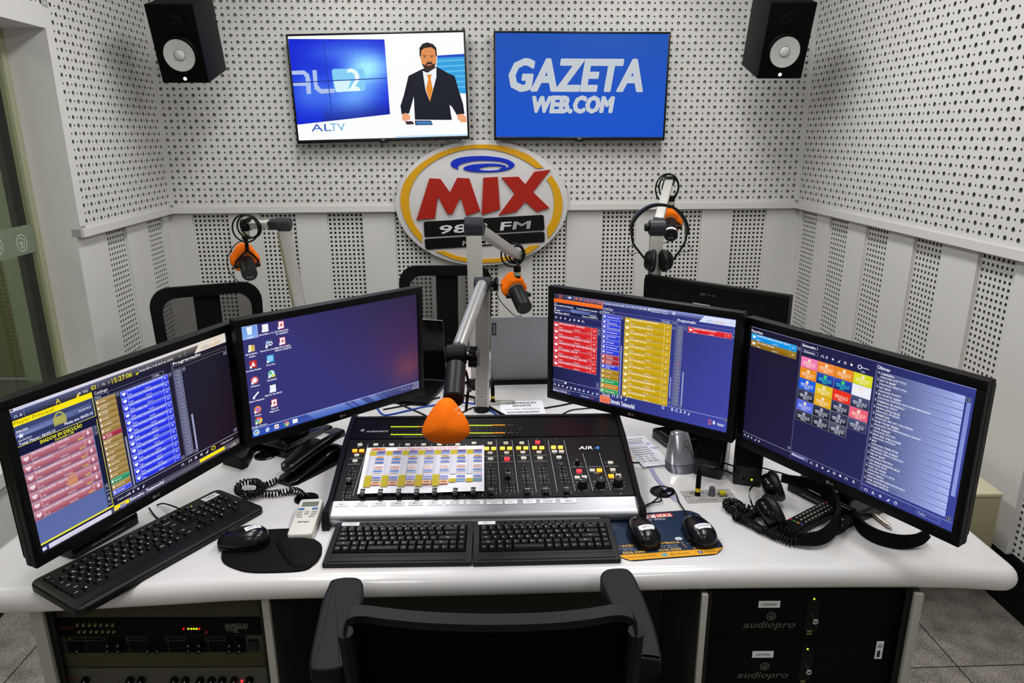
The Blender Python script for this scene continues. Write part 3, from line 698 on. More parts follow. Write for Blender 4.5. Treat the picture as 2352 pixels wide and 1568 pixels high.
# ================================================================ computer monitors
LOGOC = '#8f8a88'
def lg(cv, x, y, s, c=LOGOC, txt='LG'):
    cv.disc(x, y, s*.5, c, 2); cv.rect(x-s*.08, y-s*.25, s*.1, s*.35, '#101010', 3); cv.ring(x, y, s*.28, s*.36, '#101010', 3, 14, 0.2, 4.2)
    cv.text(txt, x+s*.7, y+s*.36, s, c, bold=True)
def monitor(name, label, c, yaw, tilt, roll, base, canvas, group='desktop monitors around the mixing desk', stand=True, basez=0.75, base_rot=0.0, bw=0.20, bd=0.14):
    """24 inch monitor: c is the centre of the lit panel"""
    c = Vector(c); u = Vector((math.cos(yaw), math.sin(yaw), 0)); n = Vector((math.sin(yaw), -math.cos(yaw), 0))
    v = Vector((0, 0, math.cos(tilt))) - n*math.sin(tilt)
    u, v = u*math.cos(roll)+v*math.sin(roll), -u*math.sin(roll)+v*math.cos(roll)
    F = frame(c, u, v); nn = u.cross(v)
    t = thing(name, label, 'monitor', (base[0], base[1], basez), yaw, group)
    w, h = 0.527, 0.2965; bt, bs, bb = 0.019, 0.017, 0.023
    W, H = w+2*bs, h+bt+bb; cy = (bt-bb)/2
    def hous(q):
        # bezel ring
        for (x, y, a, b_) in ((0, h/2+bt/2, W, bt), (0, -h/2-bb/2, W, bb), (-w/2-bs/2, 0, bs, h), (w/2+bs/2, 0, bs, h)):
            q.box((x, y, -0.004), (a, b_, 0.012), bev=0.0012)
        q.box((0, cy, -0.019), (W, H, 0.018), bev=0.003)
    part('bezel', BLACK, t, hous, F)
    def back(q):
        q.prism(rrect(W-0.01, H-0.01, 0.01, 3, 0, cy), 0, 0.012, T=F @ TR((0, 0, -0.028), rx=PI) @ Matrix.Diagonal((1, -1, 1, 1)))
        bm = bmesh.new(); a = [bm.verts.new(p) for p in ((-W/2+.01, -H/2+.01+cy, -.028), (W/2-.01, -H/2+.01+cy, -.028), (W/2-.01, H/2-.01+cy, -.028), (-W/2+.01, H/2-.01+cy, -.028))]
        b_ = [bm.verts.new(p) for p in ((-.15, -.10, -.052), (.15, -.10, -.052), (.15, .10, -.052), (-.15, .10, -.052))]
        bm.faces.new(b_[::-1]); 
        for i in range(4): bm.faces.new((a[i], b_[i], b_[(i+1) % 4], a[(i+1) % 4]))
        bmesh.ops.recalc_face_normals(bm, faces=bm.faces[:]); q.bm(bm, 0, F)
    part('back_cover', BLACKM, t, back, None)
    if canvas:
        cv = Canvas(w, h, 1920, 1080); canvas(cv); cv.z0 = 0.0
        cv.build('screen', SCREEN, t, F @ Matrix.Translation((0, 0, -0.003)))
    cv = Canvas(w, 0.02, w*1000, 20); lg(cv, w*500-9, 10, 7.5); cv.build('maker_logo', PRINT, t, F @ Matrix.Translation((0, -h/2-bb/2, 0.0024)))
    if stand:
        b_ = Vector(base); bz = basez
        top = c - nn*0.06 - v*0.02
        R_ = TR((b_.x, b_.y, bz), yaw+base_rot)
        part('stand_base', BLACKG, t, lambda q: q.prism(rrect(bw, bd, 0.010, 4), 0, 0.028, bev=0.006, T=R_))
        part('base_trim', M('grey_trim', '#8b8b88', 0.35, 0.4, bump=0.01), t, lambda q: (q.box((0, -bd/2-.0003, 0.010), (bw*.5, 0.002, 0.0022), T=R_), q.box((0.0, -bd/2+.012, 0.0287), (bw*.7, 0.0018, 0.0012), T=R_)))
        nk = Vector((b_.x, b_.y, bz+0.028))
        part('stand_collar', BLACKG, t, lambda q: q.lathe([(0.047, 0), (0.047, 0.012), (0.040, 0.016), (0.038, 0.034), (0.033, 0.036)], 28, 0, Matrix.Translation(nk)))
        def neck(q):
            a = nk+Vector((0, 0, 0.03)); tp = Vector((b_.x, b_.y, c.z-0.04)); q.cyl(a, tp, 0.024, n=20)
            q.box((0, 0, 0), (0.09, 0.11, 0.03), T=frame(c-nn*0.062-v*0.02, u, v), bev=.004)
            q.tube([tp-Vector((0, 0, .01)), tp+Vector((0, 0, .01)), top-nn*0.012, top], 0.02, 10)
        part('stand_neck', BLACKM, t, neck)
    return t, F
NAVY = '#0b0d2c'
def t_(cv, s, x, y, sz, c='#e8eaf5', **k): cv.text(s, x, y, sz, c, **k)
def icon_head(cv, x, y, r, c='#f2f2ff'):
    cv.ring(x, y+r*.2, r*.62, r*.95, c, 4, 12, PI, 2*PI); cv.rect(x-r, y+r*.1, r*.45, r*.8, c, 4); cv.rect(x+r*.55, y+r*.1, r*.45, r*.8, c, 4)
def icons_row(cv, xs, y, c='#dfe2f4', s=13):
    for i, x in enumerate(xs):
        k = i % 6
        if k == 0: icon_head(cv, x, y, s, c)
        elif k == 1: cv.disc(x, y-s*.5, s*.45, c, 4); cv.rect(x-s*.8, y+s*.2, s*1.6, s*.5, c, 4)
        elif k == 2: cv.poly([(x+s*(1 if j % 2 == 0 else .45)*math.sin(j*PI/5), y-s*(1 if j % 2 == 0 else .45)*math.cos(j*PI/5)) for j in range(10)], c, 4)
        elif k == 3: cv.poly([(x-s, y+s), (x+s, y-s), (x+s*.4, y+s)], c, 4)
        elif k == 4: cv.ring(x, y, s*.55, s*.9, c, 4, 14)
        else: cv.rect(x-s*.7, y-s*.7, s*1.4, s*1.4, c, 4)
def btnrow(cv, x, y, w, h, top, bot, edge, title, code, dur, t2=None, iw=0.13, hw=0.14, mid=None, icol='#f4f4ff', hand=False, tcol='#eef0ff', t2c='#f6e04a'):
    cv.rect(x, y, w, h-3, edge, 1); mid = mid or top
    cv.rect(x+2, y+2, w-4, (h-7)*.5, top, 2, mid); cv.rect(x+2, y+2+(h-7)*.5, w-4, (h-7)*.5, mid, 2, bot)
    a = x+w*iw; b_ = x+w*(1-hw); cv.rect(a, y, 4, h-3, edge, 3); cv.rect(b_, y, 4, h-3, edge, 3)
    cx = x+w*iw/2; cv.rect(cx-w*.035, y+h*.28, w*.07, h*.3, icol, 3); cv.rect(cx-w*.015, y+h*.6, w*.03, h*.1, icol, 3)
    if hand: cv.disc(b_+w*hw*.5, y+h*.5, h*.16, icol, 3); cv.rect(b_+w*hw*.4, y+h*.25, h*.22, h*.2, icol, 3)
    else: icon_head(cv, b_+w*hw*.5, y+h*.45, h*.17, icol)
    t_(cv, title, a+8, y+h*.30, h*.30, tcol, bold=True); t_(cv, code, a+8, y+h*.86, h*.24, tcol); t_(cv, dur, x+w*.55, y+h*.84, h*.24, tcol, al='c')
    if t2: t_(cv, t2, b_-6, y+h*.84, h*.30, t2c, al='r', bold=True)
def catbtn(cv, x, y, w, h, c0, c1, edge, l1, l2=None, icol='#f6efe0'):
    cv.rect(x, y, w, h-3, edge, 1); cv.rect(x+2, y+2, w-4, h-7, c0, 2, c1)
    cv.rect(x+10, y+h*.25, h*.42, h*.42, icol, 3)
    if l2: t_(cv, l1, x+h*.9, y+h*.40, h*.28, icol, bold=True); t_(cv, l2, x+h*.9, y+h*.75, h*.28, icol, bold=True)
    else: t_(cv, l1, x+h*.9, y+h*.62, h*.32, icol, bold=True)
ROWS = [('SESI PAULINHO V3 - 13-03-2023', '00777', '00:00:25.8', '15:40'), ('PETZ B 28-03-23', '01180', '00:00:30.4', '16:15'), ('PARQUE SHOPPING PASCOA 18-03-23', '00963', '00:00:15.0', '16:15'),
        ('ASSOCIACAO FASE I GIGANTES BENEF.03 A 2', '01221', '00:00:25.8', '16:15'), ('IPL ALARMES - 30-01-23', '01422', '00:00:30.8', '16:35'), ('PREFEITURA PILAR 30S - 28-03-2023', '01090', '00:00:25.8', '16:35'), ('SENAI CURSOS TECNICOS-01 A 28-04-23', '01218', '00:00:30.0', '16:35')]
CATS = [('VH DE BOA', None), ('VH ENTRADA DE', 'BLOCO SECA'), ('VH SAIDA DE', 'BLOCO SECA'), ('VH GURILT', None), ('VH MADRUGA', None), ('VINHETAS', None), ('TRACO DE -', 'COMERCIAIS'), ('PEQUENOS', 'TRACO'), ('VINHETAS TRACO', None), ('98 NEWS', None), ('LOCUCOES', 'JOVENS'), ('PREFIXO 98 FM', None), ('NAVEGUM', None), ('VH MIX', None), ('TRILHAS MIX', None), ('CHAMADAS MIX', None), ('MUSICA BREAK', None)]
SONGS = ['MUS COOL FOR THE SUMMER DEMI LOVATO', 'MUS COOL FOR THE SUMMER DEMI LOVATO', 'MUS CORRIDA VAN GOGH', 'MUS CORRIDA VIDI', 'MUS COULD YOU BE LOVED BOB MARLEY', 'MUS COUNTING STARS ONE REPUBLIC 15S', 'MUS COUNTING STARS ONE REPUBLIC', 'MUS CRAWL CHRIS BROWN', 'MUS CRAZY SIMPLE PLAN', 'MUS CRAZY IN LOVE BEYONCE', 'MUS CREEPIN THE WEEKND 20XX', 'MUS CREEPIN THE WEEKND', 'MUS CRIMINAL BRITNEY SPEARS']
def sq(cv, x, y, s=26):
    cv.rect(x, y, s, s, '#20243f', 3); cv.frame(x, y, s, s, 3, '#8f94b4', 4); cv.poly([(x+s*.3, y+s*.5), (x+s*.65, y+s*.3), (x+s*.65, y+s*.7)], '#d5d8ee', 4)
def timecol(cv, x, y0, y1, n, w=62, red=None):
    h = (y1-y0)/n
    for i in range(n):
        y = y0+i*h; c = '#6c6f92' if i != red else '#a06078'
        cv.rect(x, y, w, h-5, '#a9aed0', 1); cv.rect(x+2, y+2, w-4, h-9, c, 2, '#3a3d5c'); t_(cv, '12:%02d' % (i*2 % 60), x+w/2, y+h*.6, h*.42, '#c9cde6', al='c')
    cv.rect(x+w+22, y0+(y1-y0)*.55, 14, (y1-y0)*.44, '#9a9fc4', 2)
def scr1(cv):
    WX = ([0, 690, 702, 924, 965, 1435, 1478, 1490, 1920], [0, 588, 602, 768, 810, 1258, 1305, 1317, 1920])
    WA = ([0, 42, 116, 170, 362, 452, 970, 1035, 1080], [0, 28, 89, 128, 278, 342, 842, 1027, 1080]); WB = ([0, 42, 116, 178, 216, 955, 968, 1080], [0, 25, 85, 130, 164, 950, 962, 1080])
    cv.wx = WX; cv.wy = WA
    cv.rect(0, 0, 1920, 1080, '#14163a', 0, None, ('#1b1726', '#20131a')); cv.rect(0, 0, 1920, 42, '#dcdaf0', 1, '#d0cde8', ('#e8dfcf', '#dccfc0'))
    t_(cv, 'infoAudio 3.5.11.R', 60, 30, 22, '#8f8fb0'); cv.rect(14, 12, 22, 20, '#6a4058', 2)
    cv.rect(0, 42, 1920, 74, '#4a5688', 1, '#10142e', ('#6e6a66', '#1c1a1c'))
    cv.quad([(1660, 116), (1700, 42), (1920, 42), (1920, 116)], ['#e2d8cc']*4, 2)
    t_(cv, 'info', 1715, 100, 52, '#8a8884', sx=.8); t_(cv, 'audio', 1783, 100, 52, '#d9a04a', sx=.8)
    for x in (110, 560, 650, 760, 1160, 1250, 1340, 1590): cv.rect(x, 52, 3, 56, '#8a90b4', 3)
    t_(cv, 'A', 370, 108, 62, '#ffe81a'); cv.poly([(545, 112), (575, 112), (575, 82)], '#ffe81a', 3); t_(cv, '70%', 610, 100, 30); cv.disc(585, 88, 9, '#dfe2f4', 3)
    cv.frame(695, 66, 40, 32, 6, '#f2e01a', 3); icons_row(cv, (820,), 85); t_(cv, '0', 875, 95, 26)
    t_(cv, '15:27:06', 905, 110, 66, '#ffef18', sx=.86); cv.poly([(1130, 112), (1155, 112), (1155, 86)], '#ffe81a', 3)
    t_(cv, 'terça-feira, 4 de abril de 2023', 1172, 96, 27, '#d7d9e8', fit=330, bold=True); t_(cv, '0', 1545, 96, 26, '#d7d0c8')
    t_(cv, '29°C', 1270, 70, 4); t_(cv, 'Cleverson', 1600, 75, 4)
    icons_row(cv, (45, 85), 85)
    # player block
    cv.rect(0, 116, 690, 54, '#f4e012', 1, '#ffe600'); t_(cv, 'Player Principal', 14, 158, 46, '#7f7a12', fit=330)
    cv.rect(0, 170, 690, 190, '#39446e', 1, '#2c3464'); cv.rect(6, 215, 660, 60, '#3f4a78', 2, '#7e8cc4', ('#4a5688', '#3a4470'))
    t_(cv, 'PAUSA', 22, 236, 30, bold=True); cv.frame(0, 170, 690, 190, 5, '#e6df3a', 3)
    cv.poly([(50+26*(1 if j % 2 == 0 else .45)*math.sin(j*PI/5), 268-26*(1 if j % 2 == 0 else .45)*math.cos(j*PI/5)) for j in range(10)], '#f0f2ff', 4)
    cv.rect(320, 225, 110, 80, '#a9a85a', 4); cv.ring(375, 225, 26, 42, '#a9a85a', 4, 16, PI, 2*PI)
    for y in (292, 302): cv.rect(120, y, 420, 3, '#12163a', 4)
    t_(cv, '00:00:00.0', 22, 318, 26); t_(cv, '00:00:00.0', 660, 262, 28, al='r'); t_(cv, 'Total Player: 00:03:15', 22, 350, 30, '#f0f2ff', bold=True, fit=300); t_(cv, 'Pausa em: 00:03:15', 664, 330, 36, '#f0f2ff', bold=True, fit=260, al='l') if 0 else t_(cv, 'Pausa em: 00:03:15', 404, 330, 36, '#f0f2ff', bold=True, fit=262)
    cv.rect(0, 362, 690, 88, '#0c1036', 1); t_(cv, 'SHADOW EM EXECUÇÃO', 180, 412, 52, '#f4ee22', bold=True, fit=370); t_(cv, 'Conectado a AR', 300, 440, 30, '#f4ee22', bold=True, fit=170)
    cv.rect(0, 395, 5, 640, '#e6df3a', 3)
    cv.rect(5, 450, 675, 585, '#4e5e96', 1, '#5c6ca6'); h = 74
    for i, r in enumerate(ROWS): btnrow(cv, 10, 452+i*h, 620, h, '#c78f9d', '#8e4a5e', '#d9b4c4', r[0], r[1], r[2], r[3], mid='#b56878', hand=True, icol='#ecd8e4', tcol='#eddbe6')
    cv.rect(330, 770, 90, 56, '#c98a66', 5); cv.ring(375, 770, 22, 36, '#c98a66', 5, 14, PI, 2*PI)
    cv.rect(636, 450, 44, 585, '#12163a', 2); sq(cv, 642, 455, 34); sq(cv, 642, 495, 34); sq(cv, 642, 950, 34); sq(cv, 642, 990, 34)
    cv.rect(684, 395, 5, 640, '#e6df3a', 3); cv.rect(0, 1030, 690, 5, '#e6df3a', 3)
    # catalogue
    cv.wy = WB
    t_(cv, 'Catálogo', 705, 165, 46, '#f0f2ff', fit=150); cv.frame(700, 178, 150, 34, 3, '#9a9fc4'); t_(cv, 'Nome', 710, 203, 24); cv.frame(855, 178, 480, 34, 3, '#777c9c')
    for i, (a, b_) in enumerate(CATS):
        y = 216+i*43.5; c = ('#b4975a', '#86662a', '#c9b078')
        if i == 6: c = ('#b83a52', '#8a1830', '#e0a0a8')
        if i == 14: c = ('#3aa878', '#1a7a4c', '#9ad8b4')
        if i == 16: c = ('#5a6af0', '#2a38d8', '#f0f2ff')
        catbtn(cv, 702, y, 222, 43.5, *c, a, b_)
    sq(cv, 930, 216); cv.rect(938, 560, 14, 390, '#8f94b4', 2); sq(cv, 930, 955)
    h = 56
    for i, s_ in enumerate(SONGS): btnrow(cv, 965, 222+i*h, 470, h, '#6f80ff', '#1420c8', '#a9b4ff', s_, '00%d' % (541+i*7), '00:02:%02d.0' % (11+i*3), mid='#2a38f0')
    sq(cv, 1442, 222); sq(cv, 1442, 925); cv.frame(1280, 180, 120, 34, 3, '#9a9fc4'); t_(cv, 'Código', 1290, 205, 22)
    cv.rect(1478, 120, 4, 860, '#6a6f90', 2)
    t_(cv, 'Programação', 1492, 165, 46, '#f2f0ee', fit=215, bold=True); cv.frame(1490, 178, 425, 34, 3, '#8a8580'); sq(cv, 1886, 222)
    timecol(cv, 1490, 222, 950, 24, 56); sq(cv, 1552, 222); sq(cv, 1552, 925); sq(cv, 1886, 925)
    cv.rect(690, 968, 1230, 3, '#c9cde6', 2); cv.rect(690, 1030, 1230, 3, '#9a9fc4', 2)
    t_(cv, '13 itens ocultos', 730, 1008, 24); icons_row(cv, (880, 925, 970, 1020), 998); icons_row(cv, (1510, 1555, 1600, 1645), 998); cv.ring(1700, 998, 12, 18, '#f2e01a', 3); t_(cv, '<Nenhum>', 1760, 1008, 24)
    icons_row(cv, (1440,), 998)
    cv.rect(690, 1034, 170, 30, '#ffe600', 2); t_(cv, 'Botoneira', 870, 1060, 34, '#f0f2ff', bold=True); t_(cv, 'Testemunhal', 1040, 1060, 34, '#f0f2ff', bold=True); cv.rect(1580, 1034, 210, 28, '#ffe600', 2)
    cv.wx = None; cv.wy = None
    cv.rect(0, 1040, 1920, 40, '#3a4480', 1, '#2c3468', ('#7a6f74', '#4a4048')); cv.rect(60, 1043, 500, 36, '#d8d4e8', 2); t_(cv, 'Digite aqui para pesquisar', 120, 1070, 24, '#a9a6c0'); cv.rect(14, 1050, 12, 10, '#ffffff', 3); cv.rect(28, 1050, 12, 10, '#ffffff', 3); cv.rect(14, 1062, 12, 10, '#ffffff', 3); cv.rect(28, 1062, 12, 10, '#ffffff', 3)
    cv.rect(585, 1048, 34, 24, '#e8c860', 2); cv.rect(640, 1042, 50, 36, '#6a72b8', 2); t_(cv, '15:27', 1830, 1058, 18, '#e8e0dc'); t_(cv, '04/04/2023', 1800, 1076, 18, '#e8e0dc')
def deskicon(cv, x, y, kind, l1, l2=None):
    s = 58
    if kind == 'bin': cv.rect(x-60, y-26, 150, 122, '#6f9ae0', 2, '#86aef0'); cv.frame(x-60, y-26, 150, 122, 3, '#c9dcff', 3); cv.quad([(x-12, y-14), (x+42, y-14), (x+34, y+58), (x-4, y+58)], ['#e8f2ff']*4, 4)
    elif kind == 'pdf': cv.rect(x-12, y-14, 60, 76, '#c03038', 2); cv.rect(x-6, y-8, 48, 64, '#f6f4f8', 3); cv.poly([(x+16, y+4), (x+22, y+4), (x+34, y+36), (x+4, y+36)], '#d85860', 4)
    elif kind == 'folder': cv.rect(x-8, y-6, 30, 64, '#f4ecc0', 3); cv.rect(x+14, y, 34, 58, '#d8b860', 4)
    elif kind == 'acro': cv.rect(x-14, y-10, 66, 70, '#c82a20', 3); cv.poly([(x+16, y+2), (x+22, y+2), (x+40, y+44), (x, y+44)], '#f4e8e8', 4)
    elif kind == 'ball': cv.disc(x+18, y+26, 36, '#e8605c', 3); cv.disc(x+18, y+26, 22, '#f0f4ff', 4)
    elif kind == 'tool': cv.quad([(x, y+50), (x-8, y+36), (x+40, y-6), (x+48, y+8)], ['#e8eef6']*4, 3)
    elif kind == 'fox': cv.disc(x+18, y+26, 34, '#f08a3c', 3); cv.disc(x+18, y+28, 20, '#b070d8', 4)
    elif kind == 'chrome': chrome(cv, x+18, y+26, 36)
    elif kind == 'doc': cv.rect(x-10, y-12, 58, 72, '#f2f6fa', 3)
    elif kind == 'wave': cv.rect(x-10, y-12, 66, 30, '#50586c', 3); cv.ring(x+8, y+24, 10, 20, '#dce8f4', 4, 16); cv.ring(x+36, y+24, 10, 20, '#dce8f4', 4, 16); cv.rect(x-8, y-6, 30, 12, '#4aa0f0', 4)
    elif kind == 'key': cv.rect(x-14, y-12, 68, 70, '#3aa8e8', 3); cv.ring(x+20, y+22, 10, 15, '#d8f0ff', 4); cv.ring(x+20, y+22, 21, 25, '#d8f0ff', 4)
    elif kind == 'globe': cv.disc(x+18, y+20, 32, '#bfe8f4', 3); cv.disc(x+8, y+12, 16, '#4ab878', 4); cv.rect(x+14, y+36, 40, 20, '#e8d840', 4)
    if kind != 'bin': cv.rect(x-16, y+38, 20, 22, '#eef4ff', 5)
    t_(cv, l1, x+18, y+88, 22, '#f2f4ff', al='c', bold=True)
    if l2: t_(cv, l2, x+18, y+112, 22, '#f2f4ff', al='c', bold=True)
def chrome(cv, x, y, r, L=3):
    for k, c in enumerate(('#e04a3c', '#f4c83c', '#3fa858')):
        a0 = -PI*5/6+k*2*PI/3; cv.poly([(x, y)]+[(x+r*math.cos(a0+j*PI/12), y+r*math.sin(a0+j*PI/12)) for j in range(9)], c, L)
    cv.disc(x, y, r*.45, '#f2f6ff', L+1); cv.disc(x, y, r*.34, '#4a8af0', L+2)
def scr2(cv):
    n = 12; g0 = [lin('#3c3c7e'), lin('#2a2650')]
    def colr(u, v):
        base = np.array((0.205, 0.200, 0.455)); d = np.array((0.17, 0.13, 0.25)); t = min(1, max(0, (u-.35)*1.1+(.45-v)*.55)); c = base+(d-base)*t
        r = math.exp(-(((u-.93)/.10)**2+((v-.80)/.16)**2)); c = c+np.array((0.20, 0.055, -0.06))*r; r2 = math.exp(-(((u-.9)/.3)**2+((v-.55)/.35)**2)); c = c+np.array((0.07, 0.005, 0.0))*r2
        return '#%02x%02x%02x' % tuple(int(max(0, min(1, q))*255) for q in c)
    for j in range(10):
        for i in range(16):
            x0, x1, y0, y1 = i/16, (i+1)/16, j/10, (j+1)/10
            cv.quad([(x0*1920, y0*1000), (x1*1920, y0*1000), (x1*1920, y1*1000), (x0*1920, y1*1000)], [colr(x0, y0), colr(x1, y0), colr(x1, y1), colr(x0, y1)], 0)
    cv.rect(0, 1000, 1920, 80, '#2c4aa8', 1, '#2f52b8', ('#50507c', '#3c3a60')); cv.rect(0, 996, 1920, 5, '#b9c4f0', 2)
    for x, w_, c in ((560, 420, '#7088d0'), (1010, 40, '#6478bc'), (1080, 90, '#7c90d0'), (1260, 90, '#7a88c0'), (1380, 20, '#6a74a8')):
        cv.quad([(x, 1001), (x+w_, 1001), (x+w_+90, 1080), (x+90, 1080)], [c, c, '#4060b4', '#4060b4'], 2)
    L = [(60, 30, 'bin', 'Lixeira', None), (60, 190, 'folder', '98 DADOS -', 'Atalho'), (60, 345, 'acro', 'Acrobat Reader', None), (60, 500, 'ball', 'CCleaner', None), (60, 645, 'tool', 'Client Helpdesk', None), (60, 790, 'fox', 'Firefox', None), (60, 900, 'chrome', 'Google Chrome', None),
         (205, 30, 'doc', 'LibreOffice 7.4', None), (225, 185, 'wave', 'NexoTek Connect', None), (225, 330, 'key', 'True Key', None), (225, 480, 'globe', 'ZaraRadio', None), (225, 625, 'doc', 'TEXTO 98 NEWS', None), (225, 770, 'pdf', 'Guia do', 'Pagament...'),
         (360, 30, 'pdf', 'CONTRACHE...', 'TV GAZETA'), (360, 185, 'pdf', 'CONTRACHEQ...', 'RÁDIO GAZETA')]
    for a in L: deskicon(cv, *a)
    cv.disc(45, 1040, 30, '#bfe8f8', 3); cv.disc(45, 1040, 20, '#4aa8e8', 4); cv.disc(40, 1034, 8, '#f0705c', 5); cv.disc(52, 1044, 8, '#f0e05c', 5)
    t_(cv, 'e', 150, 1062, 84, '#dff0ff', al='c', bold=True, ital=.2); cv.rect(225, 1018, 42, 42, '#f6f2f4', 3); cv.rect(236, 1030, 20, 18, '#d8706c', 4); chrome(cv, 345, 1040, 27); cv.rect(410, 1016, 52, 42, '#eef2f8', 3)
    t_(cv, 'PT', 1690, 1044, 20); icons_row(cv, (1745, 1790), 1040, s=8); t_(cv, '15:28', 1865, 1025, 20, al='c'); t_(cv, 'terça-feira', 1865, 1048, 18, al='c'); t_(cv, '04/04/2023', 1865, 1070, 18, al='c'); cv.rect(1902, 1002, 14, 76, '#8a94d0', 3)
def scr3(cv):
    WX = ([0, 508, 520, 720, 770, 1255, 1298, 1310, 1418, 1888, 1920], [0, 575, 583, 783, 828, 1318, 1362, 1372, 1479, 1890, 1920]); WB = ([0, 70, 130, 145, 188, 1012, 1080], [0, 54, 92, 102, 139, 968, 1080])
    cv.wx = WX; cv.wy = WB
    cv.rect(0, 0, 1920, 1080, '#15173c', 0, '#1c1d48', ('#3a3f92', '#4048a8'))
    cv.rect(0, 0, 1920, 70, '#3c3e58', 1, '#0e1030', ('#9aa6e8', '#2c3070'))
    cv.ring(70, 36, 24, 28, '#f06a3a', 3, 20, 3.4, 6.0); cv.ring(70, 36, 24, 28, '#f06a3a', 3, 20, 0.3, 2.8); t_(cv, 'A', 70, 56, 46, '#f06a3a', al='c')
    for i, x in enumerate((170,)): cv.rect(x-14, 22, 28, 24, '#d8dcf0', 3)
    cv.rect(228, 20, 26, 28, '#f06a3a', 3); cv.rect(272, 20, 20, 28, '#f06a3a', 3); t_(cv, '15:27:04', 316, 60, 62, '#f8743a', fit=196)
    for x in (145, 212, 305, 520, 765, 830, 915, 1005, 1220): cv.rect(x, 8, 3, 56, '#8a90c0', 3)
    cv.poly([(490, 68), (514, 68), (514, 44)], '#f06a3a', 3)
    t_(cv, 'terça-feira, 4 de abril de 2023', 530, 50, 28, '#e8eaff', fit=226, bold=True); icons_row(cv, (790,), 38); t_(cv, '0', 812, 48, 24); t_(cv, '29°C', 860, 48, 28); t_(cv, '70%', 945, 48, 28, bold=True); cv.disc(845, 38, 8, '#e8eaff', 3); cv.disc(928, 38, 8, '#e8eaff', 3)
    t_(cv, 'Rafael Ferreira', 1040, 34, 26, '#e8eaff', bold=True); t_(cv, 'Gazeta 98,3 FM - Maceió/AL', 1040, 60, 22, '#e8eaff', bold=True, fit=170); cv.disc(1022, 36, 13, '#e8eaff', 3); cv.disc(1268, 38, 19, '#b8bee8', 3)
    cv.quad([(1530, 96), (1590, 12), (1920, 12), (1920, 96)], ['#dce4ff']*4, 2); t_(cv, 'info', 1610, 82, 58, '#8a9ad8', sx=.9); t_(cv, 'audio', 1700, 82, 58, '#d8a08c', sx=.9); cv.ring(1880, 56, 14, 20, '#a8b8e8', 3)
    # player
    cv.wx = cv.wy = None
    cv.rect(0, 56, 576, 38, '#ff7a22', 1, '#ff6a1a'); t_(cv, 'Player Principal', 8, 86, 36, '#d83a12', fit=225)
    cv.rect(0, 94, 576, 124, '#14173a', 1, '#181c44'); t_(cv, 'PAUSA [ÁUDIO EXTERNO]', 3, 134, 22, bold=True, fit=235); t_(cv, 'Ponto: Dispositivo de gravação', 280, 134, 22, bold=True, fit=240); t_(cv, 'bloco', 3, 110, 14, bold=True)
    cv.rect(36, 142, 480, 40, '#20244c', 2, '#4a5490', ('#32386c', '#2a3068')); cv.quad([(200, 146), (440, 146), (420, 180), (220, 180)], ['#6c7ab8', '#4a5490', '#5c68a8', '#7884c4'], 3)
    cv.poly([(18+14*(1 if j % 2 == 0 else .45)*math.sin(j*PI/5), 156-16*(1 if j % 2 == 0 else .45)*math.cos(j*PI/5)) for j in range(10)], '#f0f2ff', 4)
    for y in (178, 186): cv.rect(80, y, 400, 2, '#0a0c28', 4)
    t_(cv, '00:00:00.0', 3, 186, 18, bold=True); t_(cv, '00:00:00.0', 430, 186, 18, bold=True); t_(cv, 'Total Player: 00:03:15', 3, 212, 25, bold=True, fit=190); t_(cv, 'Pausa em: 00:03:15', 345, 206, 23, bold=True, fit=180); cv.ring(556, 128, 9, 13, '#e8eaff', 4)
    cv.rect(0, 218, 575, 3, '#6a70a0', 2); icons_row(cv, (30, 86, 142, 198, 252, 305, 355), 254, s=14); cv.rect(0, 290, 575, 3, '#6a70a0', 2)
    h = 70.4
    for i, r in enumerate(ROWS): btnrow(cv, 2, 304+i*h, 524, h, '#e03434', '#c81c20', '#f0a8b8', r[0], r[1], r[2], '15:40', mid='#d82226', hw=.13, iw=.12, t2c='#f07868')
    sq(cv, 532, 304, 28); sq(cv, 532, 340, 28); cv.rect(574, 56, 5, 1024, '#8a90b8', 2)
    cv.rect(0, 940, 575, 3, '#a8aed8', 2); cv.frame(5, 944, 140, 26, 3, '#8a90c0'); cv.rect(150, 946, 20, 22, '#f0f2ff', 3); sq(cv, 532, 875, 28); sq(cv, 532, 905, 28)
    icons_row(cv, (24, 75, 126, 178, 228, 280, 330, 384, 438, 490, 545), 998, s=15)
    cv.rect(0, 1028, 575, 3, '#a8aed8', 2); cv.frame(2, 1042, 215, 32, 3, '#a8aed8'); t_(cv, 'Biblioteca Multimidia', 10, 1066, 22, bold=True, fit=170); t_(cv, 'Próximo bloco', 350, 1062, 18, fit=100, bold=True); t_(cv, '15:40', 462, 1062, 18, '#f06a5a', bold=True)
    cv.wx = WX; cv.wy = WB
    # catalogue
    t_(cv, 'Catálogo', 522, 130, 48, '#f0f2ff', fit=110); cv.frame(520, 145, 115, 34, 3, '#a8aed8'); t_(cv, 'Nome', 526, 172, 26, bold=True); cv.frame(640, 145, 510, 34, 3, '#7a80b0'); cv.frame(1155, 145, 115, 34, 3, '#a8aed8'); t_(cv, 'Código', 1160, 172, 26); sq(cv, 1276, 148, 30)
    cats = [('ELETRONICA MIX', None, 0), ('POP', 'INTERNACIONAL', 0), ('POP', 'INTERNACIONAL MIX', 0), ('POP NACIONAL', None, 0), ('POP NACIONAL', 'MIX', 0), ('SERTANEJO', None, 0), ('SERTANEJO MIX', None, 0), ('CRAWLEY', None, 0), ('TRAÇO DE -', 'COMERCIAIS', 1), ('TRAÇO DE -', 'PROJETOS', 1), ('MUNDO MUSIC', 'GLOBAL', 0), ('NAVEGUM', None, 2), ('VH MIX', None, 2), ('TRILHAS MIX', None, 3), ('CHAMADAS MIX', None, 4), ('MUSICA BREAK', None, 3)]
